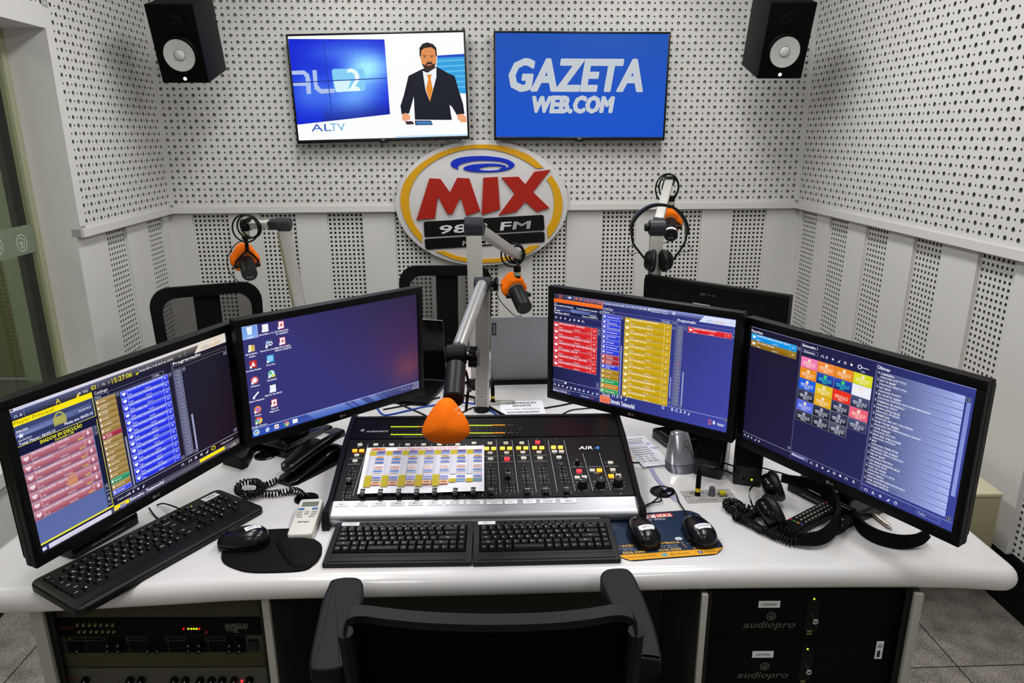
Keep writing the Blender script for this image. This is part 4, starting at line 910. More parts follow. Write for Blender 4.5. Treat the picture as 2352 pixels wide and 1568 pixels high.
    cc = [('#3a48e8', '#2030c8', '#c8d0ff'), ('#b83040', '#981828', '#e8b0b8'), ('#b89020', '#987008', '#e0c060'), ('#30a860', '#10883c', '#b0f0c8'), ('#d88a10', '#b06808', '#ffe080')]
    for i, (a, b_, k) in enumerate(cats): catbtn(cv, 520, 188+i*51.5, 200, 51.5, *cc[k], a, b_)
    sq(cv, 726, 188); cv.rect(732, 480, 16, 530, '#8a90c0', 2); sq(cv, 726, 990)
    h = 68; cl = ['CH PODCAST PLAYLISTANDO', 'CH PROGRAMAS MIX 23', 'CH SUPER MIX 15s', 'CH SUPER MIX 30s', 'CH SUPER MIX 45s', 'CH TOP MIX 15s', 'CH TOP MIX 30s', 'CH TOP MIX 45s', 'CH TOP MIX ROLE BRASIL 15s', 'CH TOP MIX ROLE BRASIL 30s', 'CH TOP MIX ROLE BRASIL 45s', 'CH VOZ DO BRASIL']
    for i, s_ in enumerate(cl): btnrow(cv, 770, 188+i*h, 485, h, '#d0aa14', '#b89408', '#f0dc80', s_, '00%d' % (761+i*7), '00:00:%02d.1' % (11+i*3), mid='#c8a20c', iw=.12, hw=.15, icol='#fff6d8', tcol='#fff6d8')
    sq(cv, 1262, 205); cv.rect(1268, 700, 14, 210, '#8a90c0', 2); sq(cv, 1262, 945)
    cv.rect(1296, 110, 4, 890, '#7a80b0', 2); t_(cv, 'Programação', 1310, 136, 50, '#f4f4ff', fit=190, bold=True); cv.frame(1306, 145, 605, 34, 3, '#8a90c8')
    timecol(cv, 1310, 190, 985, 24, 60, red=11); sq(cv, 1378, 190); sq(cv, 1378, 960)
    btnrow(cv, 1418, 183, 470, 54, '#f03038', '#d0181c', '#f0b0c0', 'SPOTMIX TERMO-03 A 28-03-23', '00782', '00:00:30.0', None, mid='#e0202a'); sq(cv, 1892, 200, 22)
    cv.rect(510, 995, 1410, 3, '#c8cef0', 2); t_(cv, '57 itens ocultos', 540, 1028, 22, bold=True, fit=90); icons_row(cv, (670, 716, 765, 815, 1215, 1310, 1355, 1400, 1445, 1490), 1016, s=13)
    cv.rect(516, 1030, 116, 46, '#f0805c', 3); t_(cv, 'Catálogo', 522, 1066, 40, '#d83a22', fit=100, L=4); t_(cv, 'Botoneira', 640, 1068, 42, '#f0f2ff', bold=True, fit=110); t_(cv, 'Testemunhal', 765, 1070, 42, '#f0f2ff', bold=True, fit=150)
    cv.ring(1730, 1040, 11, 17, '#f06a5a', 3); cv.rect(1765, 1028, 22, 20, '#e8ecff', 3); t_(cv, '<Nenhum>', 1810, 1050, 26, bold=True, fit=80); sq(cv, 1886, 990)
def scr4(cv):
    cv.rect(0, 0, 534, 1080, '#181430', 0, '#1c1838', ('#1a1634', '#1e1a40')); cv.rect(534, 0, 670, 1080, '#1a1a3c', 0, '#201f4c', ('#1e2050', '#242658')); cv.rect(1204, 0, 716, 1080, '#23255c', 0, '#2c3070', ('#343c88', '#3c469a'))
    for y in (8,): cv.rect(0, y, 1920, 3, '#a8aed0', 2)
    t_(cv, 'Favoritos', 6, 56, 36, '#f4f4ff', bold=True, fit=125)
    btnrow(cv, 10, 66, 482, 60, '#1aa0e8', '#0888d8', '#7ad0ff', 'ABERTURA AGENDA CULTURAL TELMA', '02827', '00:00:40.7', None, mid='#0a94e4'); btnrow(cv, 10, 127, 482, 60, '#a07818', '#805c08', '#c8a850', 'CH - BUSCA NOTICIA', '02002', '00:00:40.1', None, mid='#906a10')
    sq(cv, 500, 70, 28); cv.rect(530, 20, 5, 1060, '#5c6088', 2)
    t_(cv, 'Botoneira 1', 545, 54, 34, '#f4f4ff', bold=True, fit=150); cv.frame(541, 72, 160, 32, 3, '#7a80b0'); t_(cv, 'Cleverson', 560, 98, 24, bold=True, fit=110)
    icons_row(cv, (740, 780, 835, 890, 945, 1000), 90, s=13); cv.ring(1070, 88, 12, 18, '#e8eaff', 3); cv.rect(1088, 86, 60, 5, '#e8eaff', 3); t_(cv, '1,0x', 1080, 126, 22)
    cols = [['#f07ab0', '#f08a3c', '#e88a1c', '#d8d820'], ['#e88a1c', '#2a4ac0', '#2a4ac0', '#e8ecff'], ['#1c5ce0', '#e0c020', '#e8301c', '#4a5078'], ['#3c3e58', '#e0a818', '#3c4060', '#e8607c'], ['#5a6ae0', '#34364e', '#3c3e5c', '#4a5078'], ['#3a3a4c', '#34364e', '#5a5870', None]]
    bot = {'#4a5078': '#23263c', '#3c3e58': '#14141e', '#3c4060': '#14141e', '#34364e': '#14141e', '#3c3e5c': '#14141e', '#3a3a4c': '#14141e', '#5a5870': '#20202c', '#2a4ac0': '#142470'}
    for j, r in enumerate(cols):
        for i, c in enumerate(r):
            if not c: continue
            x, y = 545+i*161, 137+j*94; cv.rect(x, y, 159, 92, '#8a90a8' if c in bot else c, 1); cv.rect(x+2, y+2, 155, 88, c, 2, bot.get(c, c))
            tc_ = '#e8ecff' if c in bot or j > 3 else '#fff4d8'
            if c == '#2a4ac0': tc_ = '#30e8d0'; cv.rect(x+66, y+10, 28, 26, '#40d860', 3)
            elif c not in ('#e8301c',): cv.disc(x+80, y+24, 14, '#a8a8c0' if c in bot else '#f0e0c0', 3)
            for k, s_ in enumerate(('ABERTURA AL TV', 'NOTICIA 98 MIX', 'ITEM %d' % (j*4+i+1))): t_(cv, s_, x+80, y+50+k*16, 15, tc_, al='c', bold=True)
    cv.rect(1202, 20, 5, 1060, '#5c6088', 2); t_(cv, 'Últimas', 1212, 60, 36, '#f4f4ff', bold=True, fit=100)
    songs = [('CARREIRA', 'Intérprete(s): AUST STYLE'), ('JOY IT BABY', 'Intérprete(s): HENRY STYLE'), ('NO SKIN', 'Intérprete(s): PLAYLIST'), ('EU GOSTO ASSIM', 'Intérprete(s): GUSTAVO MIOTO/MARI FERNANDEZ'), ('CHEGOU SE AVISOU', 'Intérprete(s): LAGUM'), ('MUMI LITTLE BUG', 'Intérprete(s): SIR BEGINS'), ('STREETLEX', 'Intérprete(s): RED HOT CHILI PEPPERS'), ('SAVE YOUR TEARS', 'Intérprete(s): THE WEEKND/ARIANA GRANDE'), ('LOVE AGAIN', 'Intérprete(s): DUA LIPA'), ('BOM DIA WELLCOME', 'Intérprete(s): ANTONIO'), ('BYE', 'Intérprete(s): CHERIE BOMB'), ('CHEGOU UM AUDIO', 'Intérprete(s): DIEGO & ARNALDO'), ('ME MT BAIT', 'Intérprete(s): SPIRITBOX'), ('NO BAILE KARATE BOX', 'Intérprete(s): BACK'), ('MAS AS NOVE', 'Intérprete(s): NICO E VINTE'), ('MACY FAITH', 'Intérprete(s): BEAR REXHA/SMALLMELT'), ('UMA NOITE SO II', 'Intérprete(s): MARCILIO')]
    h = 54
    cv.wx = ([0, 1246, 1843, 1920], [-34, 1212, 1850, 1920])
    for i, (a, b_) in enumerate(songs):
        y = 76+i*h; cv.rect(1246, y, 600, h-5, '#7f88b8', 1, None, ('#c8d4ff', '#c8d4ff')); cv.rect(1249, y+2, 594, h-9, '#2c3058', 2, '#20243f', ('#94a4e0', '#94a4e0')) if 0 else cv.quad([(1249, y+2), (1540, y+2), (1540, y+h-7), (1249, y+h-7)], ['#2a2c50', '#6c78ac', '#6c78ac', '#20223f'], 2)
        cv.quad([(1540, y+2), (1843, y+2), (1843, y+h-7), (1540, y+h-7)], ['#6c78ac', '#9caeea', '#a4b6f0', '#6c78ac'], 2)
        t_(cv, a, 1275, y+22, 21, '#f4f4ff', bold=True); t_(cv, b_, 1275, y+44, 19, '#e8eaff', bold=True, sx=.85); t_(cv, '15:%02d:04' % (25-i), 1835, y+20, 17, '#d8e0ff', al='r'); cv.disc(1262, y+12, 5, '#e8eaff', 3)
    cv.wx = None
    sq(cv, 1862, 80, 30); cv.rect(1868, 114, 28, 700, '#7c8cd0', 2, '#8c9ce0'); cv.rect(1206, 1012, 714, 3, '#a8aed8', 2); sq(cv, 1866, 975, 30)
    cv.rect(0, 1015, 530, 3, '#a8aed8', 2); icons_row(cv, (24, 64, 104, 148, 190), 1044, s=11); sq(cv, 500, 970, 26)
    cv.rect(534, 1000, 670, 3, '#8a90b8', 2); cv.rect(541, 1006, 170, 34, '#5a5c94', 3); t_(cv, 'Biblioteca Jornal', 548, 1032, 24, L=4, bold=True, fit=120); icons_row(cv, (745, 800, 855, 910, 965, 1020, 1075, 1140), 1030, s=13)
    icons_row(cv, (1250, 1310, 1370, 1435, 1495), 1050, s=14); t_(cv, '-', 1215, 1056, 30)
    cv.frame(1655, 1028, 170, 34, 3, '#7a84c0'); t_(cv, 'Todos', 1665, 1052, 22)
B1 = D(300, 1196); B2 = D(668, 1003); B3 = D(1512, 985); B4 = D(1925, 1165)
mon1, FM1 = monitor('desktop_monitor', 'far left black monitor showing pink, gold and blue playlist rows', (-0.8015, 1.435, 1.0164), 1.178, 0.0, 0.0159, (-0.973, 1.447), scr1, bw=0.17, bd=0.12)
mon2, FM2 = monitor('desktop_monitor', 'black monitor left of the mixing console showing a dark blue desktop with icons', (-0.4713, 1.8556, 1.0364), 0.7582, -0.0305, 0.0033, (-0.656, 1.964), scr2, base_rot=math.radians(62)-0.7582)
mon3, FM3 = monitor('desktop_monitor', 'black monitor right of the mixing console showing red, blue and gold button rows', (0.3305, 1.8195, 1.0508), -0.6365, 0.0, 0.001, (0.521, 1.92), scr3, base_rot=math.radians(-70)+0.6365)
mon4, FM4 = monitor('desktop_monitor', 'far right black monitor showing coloured tiles and a long pale list', (0.7152, 1.4422, 1.0354), -1.048, -0.0157, 0.0031, (0.815, 1.60), scr4)
# monitor seen from behind, on the guests' side
a = DT(1520, 633, 2.70); b_ = DT(1822, 675, 2.385)
zt = (a.z+b_.z)/2; a = D(1520, 633, 1.115); b_ = D(1822, 677, 1.115)
uu = (a-b_); uu.z = 0; yaw5 = math.atan2(uu.y, uu.x)
wid = 0.561; mid = b_ + uu.normalized()*wid/2; cc_ = Vector((mid.x, mid.y, 1.115-0.019-0.148))
mon5, FM5 = monitor('desktop_monitor', 'black monitor seen from behind with a white sticker, facing the guests', cc_, yaw5, 0.0, 0.0, (cc_.x-0.10*math.sin(yaw5), cc_.y+0.10*math.cos(yaw5)), None, group='desktop monitors facing the guests')
Fb = FM5 @ TR((0, 0, -0.0284), ry=PI)
cv = Canvas(0.1, 0.04, 100, 40); lg(cv, 34, 20, 26, '#1d1e20')
cv.build('embossed_logo', PRINT, mon5, Fb @ Matrix.Translation((-.01, .137, 0.0105)) @ Matrix.Rotation(-.40, 4, 'X'))
cv = Canvas(0.075, 0.05, 75, 50); cv.poly([(0, 0), (68, 0), (75, 7), (75, 50), (0, 50)], '#b9bac2', 0); cv.disc(5, 5, 3, '#222222', 1); cv.text('LG', 9, 8, 7, '#222222', bold=True); cv.rect(22, 4, 26, 2.5, '#333333', 1)
for i in range(6): cv.rect(3+(i % 2)*8, 12+i*5, 40, 1.5, '#444444', 1)
cv.build('rating_sticker', PRINT, mon5, Fb @ Matrix.Translation((-0.02, 0.073, 0.0252)))
# ================================================================ broadcast mixing console
Zf, Zr, Zt = 0.795, 0.855, 0.875
c1, c2, c3, c4 = D(765.8, 1153, Zf), D(1455.7, 1137.5, Zf), D(1425.8, 1005.4, Zr), D(804.5, 1011.7, Zr)
con_yaw = math.radians(1.4)
mid = (c1+c2+c3+c4)/4
cf = ((c1+c2)/2); crr = ((c3+c4)/2)
xa_ = Vector((math.cos(con_yaw), math.sin(con_yaw), 0)); ya_ = Vector((-math.sin(con_yaw), math.cos(con_yaw), 0))
xc = ((cf+crr)/2).dot(xa_); yf = cf.dot(ya_); yr = crr.dot(ya_)
WC = 0.722
def cw(x, y, z): return xa_*(xc+x)+ya_*y+Vector((0, 0, z))
yt = ((D(815.5, 958, Zt)+D(1404, 952, Zt))/2).dot(ya_)
con = thing('mixing_console', 'black broadcast mixing console with lit buttons, faders and a silver palm rest', 'mixing console', cw(0, (yf+yt)/2, 0.75), con_yaw)
CF = frame(cw(0, 0, 0), xa_, ya_)
CON = M('console_black_paint', '#0e0f14', 0.5, spec=0.2, bump=0.06, bscale=1500)
CONM = M('console_meter_band', '#050506', 0.35, spec=0.25, bump=0.01)
CHK = M('console_side_cheek', '#09090b', 0.45, spec=0.25, bump=0.05)
# side profile (y,z)
ys = yf-0.052
prof = [(ys+0.006, 0.754), (ys, 0.762), (ys+0.002, 0.776), (ys+0.014, 0.787), (yf-0.018, Zf-0.001), (yf, Zf), (yr, Zr), (yt, Zt), (yt+0.02, Zt-0.004), (yt+0.02, 0.754)]
def extr(q, prof, x0, x1, mi=0):
    n = len(prof); vs = [(x0, y, z) for y, z in prof]+[(x1, y, z) for y, z in prof]
    fs = [tuple(range(n)), tuple(reversed(range(n, 2*n)))]+[(i, i+n, (i+1) % n+n, (i+1) % n) for i in range(n)]
    q.add(vs, fs, mi, CF)
part('console_body', CON, con, lambda q: extr(q, [(yf, 0.754), (yf, Zf-0.001), (yr, Zr-0.001), (yt, Zt-0.001), (yt+.018, Zt-.004), (yt+.018, .754)], -WC/2, WC/2), recalc=True)
def cheek(q, s_):
    a, b_ = s_*WC/2, s_*(WC/2+0.013)
    P = [(ys-0.006, 0.7505), (ys-0.008, 0.768), (ys+0.006, 0.795), (yf, Zf+0.008), (yr, Zr+0.010), (yt+0.004, Zt+0.010), (yt+0.024, Zt-0.002), (yt+0.026, 0.7505)]
    n = len(P); fl = s_*0.004
    vs = [(a, y, z) for y, z in P]+[(b_+(fl if i in (0, 1, 2) else 0), y, z-0.004) for i, (y, z) in enumerate(P)]
    fs = [tuple(range(n)), tuple(reversed(range(n, 2*n)))]+[(i, i+n, (i+1) % n+n, (i+1) % n) for i in range(n)]
    q.add(vs, fs, 0, CF)
for s_ in (-1, 1): part('side_cheek', CHK, con, lambda q: cheek(q, s_), recalc=True)
# silver palm rest
def rest(q):
    P = [(ys+0.004+0.014*(1-math.cos(a)), 0.771+0.014*math.sin(a)) for a in [PI/2*k/6 for k in range(-3, 7)]]
    P = [(ys+0.012, 0.7545)] + P + [(yf-0.001, Zf+0.0006), (yf, 0.7545)]
    extr(q, P, -WC/2, WC/2)
part('palm_rest', M('brushed_silver_rest', '#aeb1b8', 0.33, 0.75, bump=0.05, bscale=80, brush=(1, 60, 60)), con, rest, recalc=True, smooth=50)
FP = frame(cw(0, yf, Zf), xa_, (ya_*(yr-yf)+Vector((0, 0, Zr-Zf))))          # faceplate plane
LFP = math.hypot(yr-yf, Zr-Zf)
BP = frame(cw(0, yr, Zr), xa_, (ya_*(yt-yr)+Vector((0, 0, Zt-Zr)))); LBP = math.hypot(yt-yr, Zt-Zr)
part('meter_window', CONM, con, lambda q: q.box((0, LBP*0.47, 0.0008), (WC-0.004, LBP*0.80, 0.0012)), BP)
part('rear_edge', M('console_rear_edge', '#191919', 0.4, spec=0.3, bump=0.03), con, lambda q: q.box((0, LBP-0.004, 0.001), (WC, 0.008, 0.004), bev=.001), BP)
for x0_, x1_ in ((-WC/2+.002, -0.098), (-0.096, 0.150), (0.152, WC/2-.002)):
    part('face_panel', CON, con, lambda q: q.box(((x0_+x1_)/2, LFP/2, 0.0006), (x1_-x0_, LFP-0.004, 0.0018), bev=.0005), FP)
def fq(px, py, h=0.0015):
    n = FP.to_3x3() @ Vector((0, 0, 1)); d = ray(px, py); o_ = FP.translation+n*h; t = (o_-CAM).dot(n)/d.dot(n); q = FP.inverted() @ (CAM+d*t); return q.x, q.y
def cb(cx, cy): return 740+cx*.31463, 900+cy*.31463          # pixel of the close view
# strips: label x positions and unit count
BW = M('white_button_cap', '#c9c6bb', 0.45, spec=0.3, bump=0.01)
BO = M('lit_amber_button', '#ff9a20', 0.4, emit='#ff9018', es=1.5)
BR = M('lit_red_button', '#ff3030', 0.4, emit='#ff2434', es=1.5)
BY = M('lit_yellow_button', '#ffd040', 0.4, emit='#ffc840', es=1.4)
def button(cx, cy, mat, w_=0.0125, d_=0.0085, label=None):
    x, y = fq(*cb(cx, cy), 0.005); o = part('button', mat, con, lambda q: q.box((x, y, 0.0035), (w_, d_, 0.005), bev=0.001), FP)
    if label: o['label'] = label
cv = Canvas(WC, LFP, WC, LFP); cv.z0 = 0.0017
def cp(cx, cy): x, y = fq(*cb(cx, cy)); return x+WC/2, LFP/2-(y-LFP/2)-0.0 if False else LFP-y
FPc = FP @ Matrix.Translation((0, LFP/2, 0))
PC = '#b9bac0'
def pt(s_, cx, cy, sz=.004, al='c', c=PC, **k): x, y = cp(cx, cy); cv.text(s_, x, y, sz, c, al=al, **k)
def pl(x0, y0, x1, y1, t=.0007, c=PC): a = cp(x0, y0); b_ = cp(x1, y1); cv.line(*a, *b_, t, c)
cap0 = M('fader_cap', '#0a0a0b', 0.4, spec=0.3, bump=0.02); LINE = M('white_mark', '#d6d6d6', 0.5, bump=0.01)
# fader channels: (x,y) of slot top and bottom in the close view, knob y fraction, hidden by paper?
chan = [((222, 556), (155, 788), (195, 640)), (None, None, (294, 735)), (None, None, (424, 735)), (None, None, (558, 733)), (None, None, (688, 733)), (None, None, (820, 728)), (None, None, (972, 728)), (None, None, (1103, 722)),
        ((1230, 540), (1236, 760), (1233, 718)), ((1352, 540), (1368, 745), (1358, 600)), ((1475, 537), (1503, 755), (1499, 715)), ((1597, 535), (1632, 760), (1630, 712)), ((1742, 530), (1787, 755), (1782, 708))]
for k, (a, b_, kn) in enumerate(chan):
    x, y = fq(*cb(*kn), 0.010)
    kb = part('fader_knob', cap0, con, lambda q: (q.box((x, y, 0.0075), (0.0115, 0.022, 0.011), bev=0.0015), ), FP)
    part('fader_line', LINE, kb, lambda q: q.box((x, y+0.001, 0.0134), (0.0115, 0.0012, 0.0006)), FP)
    if a is None:
        xx = kn[0]; a = (kn[0]*0.93+90 if k < 6 else kn[0], 540); 
        if k >= 1: b_ = (kn[0]-2, 765)
        pl(kn[0]+30, 742, kn[0]+52, 742); pt('00', kn[0]+45, 748, .0035)
    else:
        p0, p1 = fq(*cb(*a)), fq(*cb(*b_))
        part('fader_slot', M('dark_slot', '#020202', 0.8, spec=0.05, bump=0.01), con, lambda q: q.tube([Vector((p0[0], p0[1], 0.0012)), Vector((p1[0], p1[1], 0.0012))], 0.0013, 6), FP)
        for j, f_ in enumerate((.09, .20, .30, .36, .44, .56, .76, .86, .92)):
            cx = a[0]+(b_[0]-a[0])*f_; cy = a[1]+(b_[1]-a[1])*f_; hw = 24 if j == 3 else 20; pl(cx-hw, cy, cx-4, cy, .0012 if j == 3 else .0006); pl(cx+6, cy, cx+hw, cy, .0012 if j == 3 else .0006)
            if j != 3: pt(('0', '5', '10', '', '15', '20', '30', '40', '50')[j], cx+30, cy+4, .0036, al='l')
        for q_ in (a, b_):
            x, y = fq(*cb(*q_)); part('panel_screw', M('bright_screw', '#c9c9c9', 0.3, 0.8, bump=0.01), con, lambda q: q.ball((x, y, 0.0016), 0.0016, n=8, sc=(1, 1, .5)), FP)
for cx, cy in ((283, 366), (1569, 343), (1702, 342), (2044, 332), (815, 779), (970, 776), (2180, 742)):
    x, y = fq(*cb(cx, cy)); part('panel_screw', M('bright_screw'), con, lambda q: q.ball((x, y, 0.0016), 0.0015, n=8, sc=(1, 1, .5)), FP)
top = [276, 391, 507, 624, 740, 856, 990, 1108, 1225, 1341, 1457]
for i, x in enumerate(top): button(x, 383 if i < 7 else (372 if i < 9 else 370), BW)
button(1573, 363, BR, label='red lit button')
for x in (238, 288): button(x, 425, BO, label='amber lit button')
button(252, 459, BW); button(239, 501, BW)
for x0_, x1_, y in ((1201, 1251, 409), (1316, 1368, 407), (1434, 1486, 405), (1551, 1603, 403), (1689, 1740, 400)):
    for x in (x0_, x1_): button(x, y, BY, label='amber lit button')
for x, y in ((1226, 443), (1346, 441), (1465, 438), (1583, 437)): button(x, y, BW)
for x, y, m_ in ((1229, 486, BW), (1349, 485, BR), (1471, 480, BW), (1590, 480, BW)): button(x, y, m_, w_=0.014, d_=0.010)
for x, y, m_ in ((1696, 433, BW), (1747, 433, BW), (1729, 475, BW), (1876, 573, BR), (1972, 570, BW), (2024, 568, BO), (2105, 514, BW), (2122, 566, BW), (2110, 610, BO), (2163, 607, BW), (1862, 622, BW), (1914, 619, BW)): button(x, y, m_, w_=0.0135, d_=0.010)
def knob(cx, cy, r, h, ang):
    x, y = fq(*cb(cx, cy), h); k = part('rotary_knob', cap0, con, lambda q: q.lathe([(r*1.05, 0), (r, 0.001), (r*.86, h-0.001), (r*.8, h), (0, h)], 24, 0, TR((x, y, 0.0015))), FP)
    part('pointer_line', LINE, k, lambda q: q.box((0, r*.45, h+0.0016), (0.0012, r*.6, 0.0005), T=TR((x, y, 0), ang)), FP)
    for j in range(9):
        a = math.radians(-220+j*32.5); a = -a+PI if False else math.radians(235-j*36.25); px_, py_ = x+WC/2+1.45*r*math.cos(a), LFP-(y+1.45*r*math.sin(a)); cv.disc(px_, py_, .0011, PC, 1, n=8)
knob(1864, 500, .0065, .014, 1.2); knob(1902, 645, .0118, .022, 1.2); knob(2034, 640, .0118, .022, -.3); knob(2163, 630, .0118, .022, -1.1)
for (a, b_) in (((336, 380), (225, 757)), ((1270, 345), (1302, 738)), ((1385, 350), (1433, 735)), ((1503, 350), (1564, 730)), ((1648, 350), (1716, 728)), ((1764, 352), (1847, 725)), ((1902, 448), (1977, 720)), ((2022, 445), (2106, 717))):
    pl(*a, *b_, .0009)
for x in (452, 568, 684, 801, 917, 1052, 1170): pl(x, 380, x-6, 402, .0009)
for x in (362, 493, 625, 755, 1040, 1172): pl(x, 742, x-5, 760, .0009)
for a, b_, y in ((202, 290, 486), (187, 275, 528), (1182, 1272, 471), (1184, 1274, 514), (1306, 1392, 468), (1306, 1394, 511), (1425, 1512, 464), (1428, 1516, 508), (1548, 1634, 463), (1553, 1640, 506), (1818, 1915, 549), (1943, 2038, 546), (2066, 2160, 542), (1845, 1900, 655), (1975, 2000, 652), (2100, 2130, 650)):
    pl(a, y, b_, y-2, .0008)
for s_, x, y in (('A/B', 265, 404), ('CUE', 248, 479), ('ON', 235, 521), ('CUE', 1225, 462), ('CUE', 1346, 459), ('CUE', 1465, 456), ('CUE', 1583, 456), ('ON', 1229, 508), ('ON', 1349, 505), ('ON', 1471, 502), ('ON', 1590, 500), ('CUE', 1697, 454), ('TB', 1750, 453), ('OFF', 1731, 497), ('CALLER', 1738, 521), ('SOURCE', 1878, 600), ('CR', 1912, 722), ('HDPN', 2040, 717), ('STUDIO', 2170, 711), ('SWITCHED', 2000, 590), ('METER', 2002, 598), ('SOURCE', 2130, 592), ('MUTE', 2118, 635), ('PGM', 1855, 642), ('TB', 2068, 520), ('A/B', 1225, 388), ('A/B', 1341, 387), ('A/B', 1457, 386), ('A/B', 1574, 384)):
    pt(s_, x, y, .0038)
pt('AIR', 1925, 418, .017, bold=True, ital=.15, sx=1.35, c='#e2e4ea'); pt('4', 2006, 418, .017, bold=True, ital=.15, sx=1.5, c='#3f8fe0')
cv.build('panel_lettering', PRINT, con, FPc)
# meter band: print and LEDs
def bq(px, py):
    n = BP.to_3x3() @ Vector((0, 0, 1)); d = ray(px, py); o_ = BP.translation+n*.002; t = (o_-CAM).dot(n)/d.dot(n); q = BP.inverted() @ (CAM+d*t); return q.x, q.y
cv = Canvas(WC, LBP, WC, LBP); cv.z0 = 0.0016
def bp(cx, cy): x, y = bq(*cb(cx, cy)); return x+WC/2, LBP-y
x, y = bp(322, 293); cv.text('AUDIOARTS', x, y, .0105, '#c9c9cc'); x0_, y0_ = bp(285, 270); cv.rect(x0_, y0_, .0095, .011, '#8e8e90')
for k in range(3): cv.rect(x0_+.002+k*.0025, y0_+.002, .0012, .006, '#2a2a2a', 2)
x, y = bp(590, 333); cv.text('P R O G R A M   V U', x, y, .006, '#9a9aa0'); x, y = bp(1160, 326); cv.text('S W I T C H E D   V U', x, y, .006, '#9a9aa0')
for sx_ in (498, 1078):
    for j, s_ in enumerate(('-21', '-18', '-15', '-12', '-9', '-6', '-3', '0', '+3')):
        for yy in (270, 298): x, y = bp(sx_+12+j*36, yy-(0 if sx_ < 600 else 11)); cv.text(s_, x, y, .0038, '#8a8a90', al='c')
for s_, cx, cy in (('LT', 1412, 243), ('CLIP', 1434, 270), ('RT', 1412, 299)): x, y = bp(cx, cy); cv.text(s_, x, y, .0045, '#8a8a90')
cv.build('meter_lettering', PRINT, con, BP @ Matrix.Translation((0, LBP/2, 0)))
LG_ = {'g': M('lit_meter_green', '#d8f020', 0.4, emit='#d4f41c', es=1.6), 'o': M('lit_meter_orange', '#ff9c20', 0.4, emit='#ff8a18', es=1.9), 'd': M('unlit_meter', '#7c706a', 0.5, bump=0.01)}
for nm, x0_, x1_, yy, key in (('g', 500, 703, 253, 'a'), ('o', 703, 800, 252, 'a'), ('g', 500, 735, 310, 'a'), ('o', 735, 800, 310, 'a'), ('g', 1060, 1240, 243, 'b'), ('o', 1240, 1335, 241, 'b'), ('d', 1345, 1395, 241, 'b'), ('g', 1060, 1240, 299, 'b'), ('o', 1240, 1335, 298, 'b'), ('d', 1345, 1395, 297, 'b')):
    def leds(q, x0_=x0_, x1_=x1_, yy=yy):
        n = max(2, int((x1_-x0_)/13.2))
        for k in range(n):
            x, y = bq(*cb(x0_+(x1_-x0_)*(k+.5)/n, yy)); q.box((x, y, 0.002), (0.0034, 0.0026, 0.001))
    part('level_meter', LG_[nm], con, leds, BP)
# channel name strips on the palm rest
PR = frame(cw(0, (yf-0.018), Zf), xa_, ya_*1.0+Vector((0, 0, 0.06)))
names = [(82, 197, 'MIC 1', None), (217, 334, 'MIC 2', None), (351, 466, 'MIC 3', None), (489, 602, 'MIC 4', None), (622, 736, 'EXT 1', None), (762, 873, 'EXT 2', None), (896, 1035, 'A-TV GAZ', 'B-TV MAR'), (1046, 1180, 'NOTEBOOK', 'WHATSAPP'), (1192, 1318, 'A-CPU WHATSAPP', 'B-EXT3'), (1326, 1428, 'CPU 1', None), (1460, 1563, 'CPU 2', None), (1585, 1705, 'A-VOZ BRASIL', 'B-CELULAR'), (1734, 1860, 'HIBRIDA', None)]
for i, (a, b_, s1_, s2_) in enumerate(names):
    cy = 826-(a+b_)/2*0.0178
    def hit(px, py):
        d = ray(px, py); n = Vector((0, 0, 1)); zz = Zf-0.0005; t = (zz-CZ)/d.z; return CF.inverted() @ (CAM+d*t)
    p = hit(*cb(a+6, cy)); q_ = hit(*cb(b_-2, cy)); w_ = q_.x-p.x
    Fs = CF @ Matrix.Translation(((p.x+q_.x)/2, yf-0.0118, 0.7928)) @ Matrix.Rotation(0.311, 4, 'X')
    cv = Canvas(w_, 0.0135, w_*1000, 13.5); cv.rect(0, 0, w_*1000, 13.5, '#dcdee6', 1)
    if s2_: cv.text(s1_, w_*500, 6.2, 4.2, '#33343a', al='c', bold=True); cv.text(s2_, w_*500, 11, 4.2, '#33343a', al='c', bold=True)
    else: cv.text(s1_, w_*500, 8.5, 5, '#33343a', al='c', bold=True)
    cv.build('channel_label', PRINT, con, Fs)
# programme schedule sheet lying on the faders
P4 = [cb(335, 404), cb(1180, 386), cb(1186, 722), cb(247, 740)]
def onfp(px, py, h): x, y = fq(px, py, h); return FP @ Vector((x, y, h))
hs = 0.008
A, B, C_, D_ = [onfp(px, py, h) for (px, py), h in zip(P4, (hs, hs, 0.012, 0.012))]
ux = ((B-A)+(C_-D_)).normalized(); vy = ((A-D_)+(B-C_)).normalized()
o_ = (A+B+C_+D_)/4; wS = ((B-A).length+(C_-D_).length)/2; hS = ((A-D_).length+(B-C_).length)/2
Fsh = frame(o_, ux, (vy-ux*vy.dot(ux)))
sheet = thing('programme_sheet', 'printed programme schedule in yellow, blue and orange lying on the console faders', 'paper', o_-Vector((0, 0, 0.004)))
part('sheet', M('sheet_paper', '#e4e5ef', 0.75, spec=0.2, bump=0.02), sheet, lambda q: q.grid(lambda u, v: Vector(((u-.5)*wS, (v-.5)*hS, 0.0012*math.sin(u*9)*(v < .99)-0.0014)), 24, 6), Fsh)
cv = Canvas(wS, hS, 1000, 650); cv.z0 = 0.0016
cv.text('Grade de Programação Rádio Mix a partir de 10.03.2023', 520, 46, 32, '#d8401c', al='c', bold=True, fit=520)
cv.rect(40, 24, 120, 22, '#f09040', 1); cv.rect(60, 28, 60, 14, '#b83820', 2)
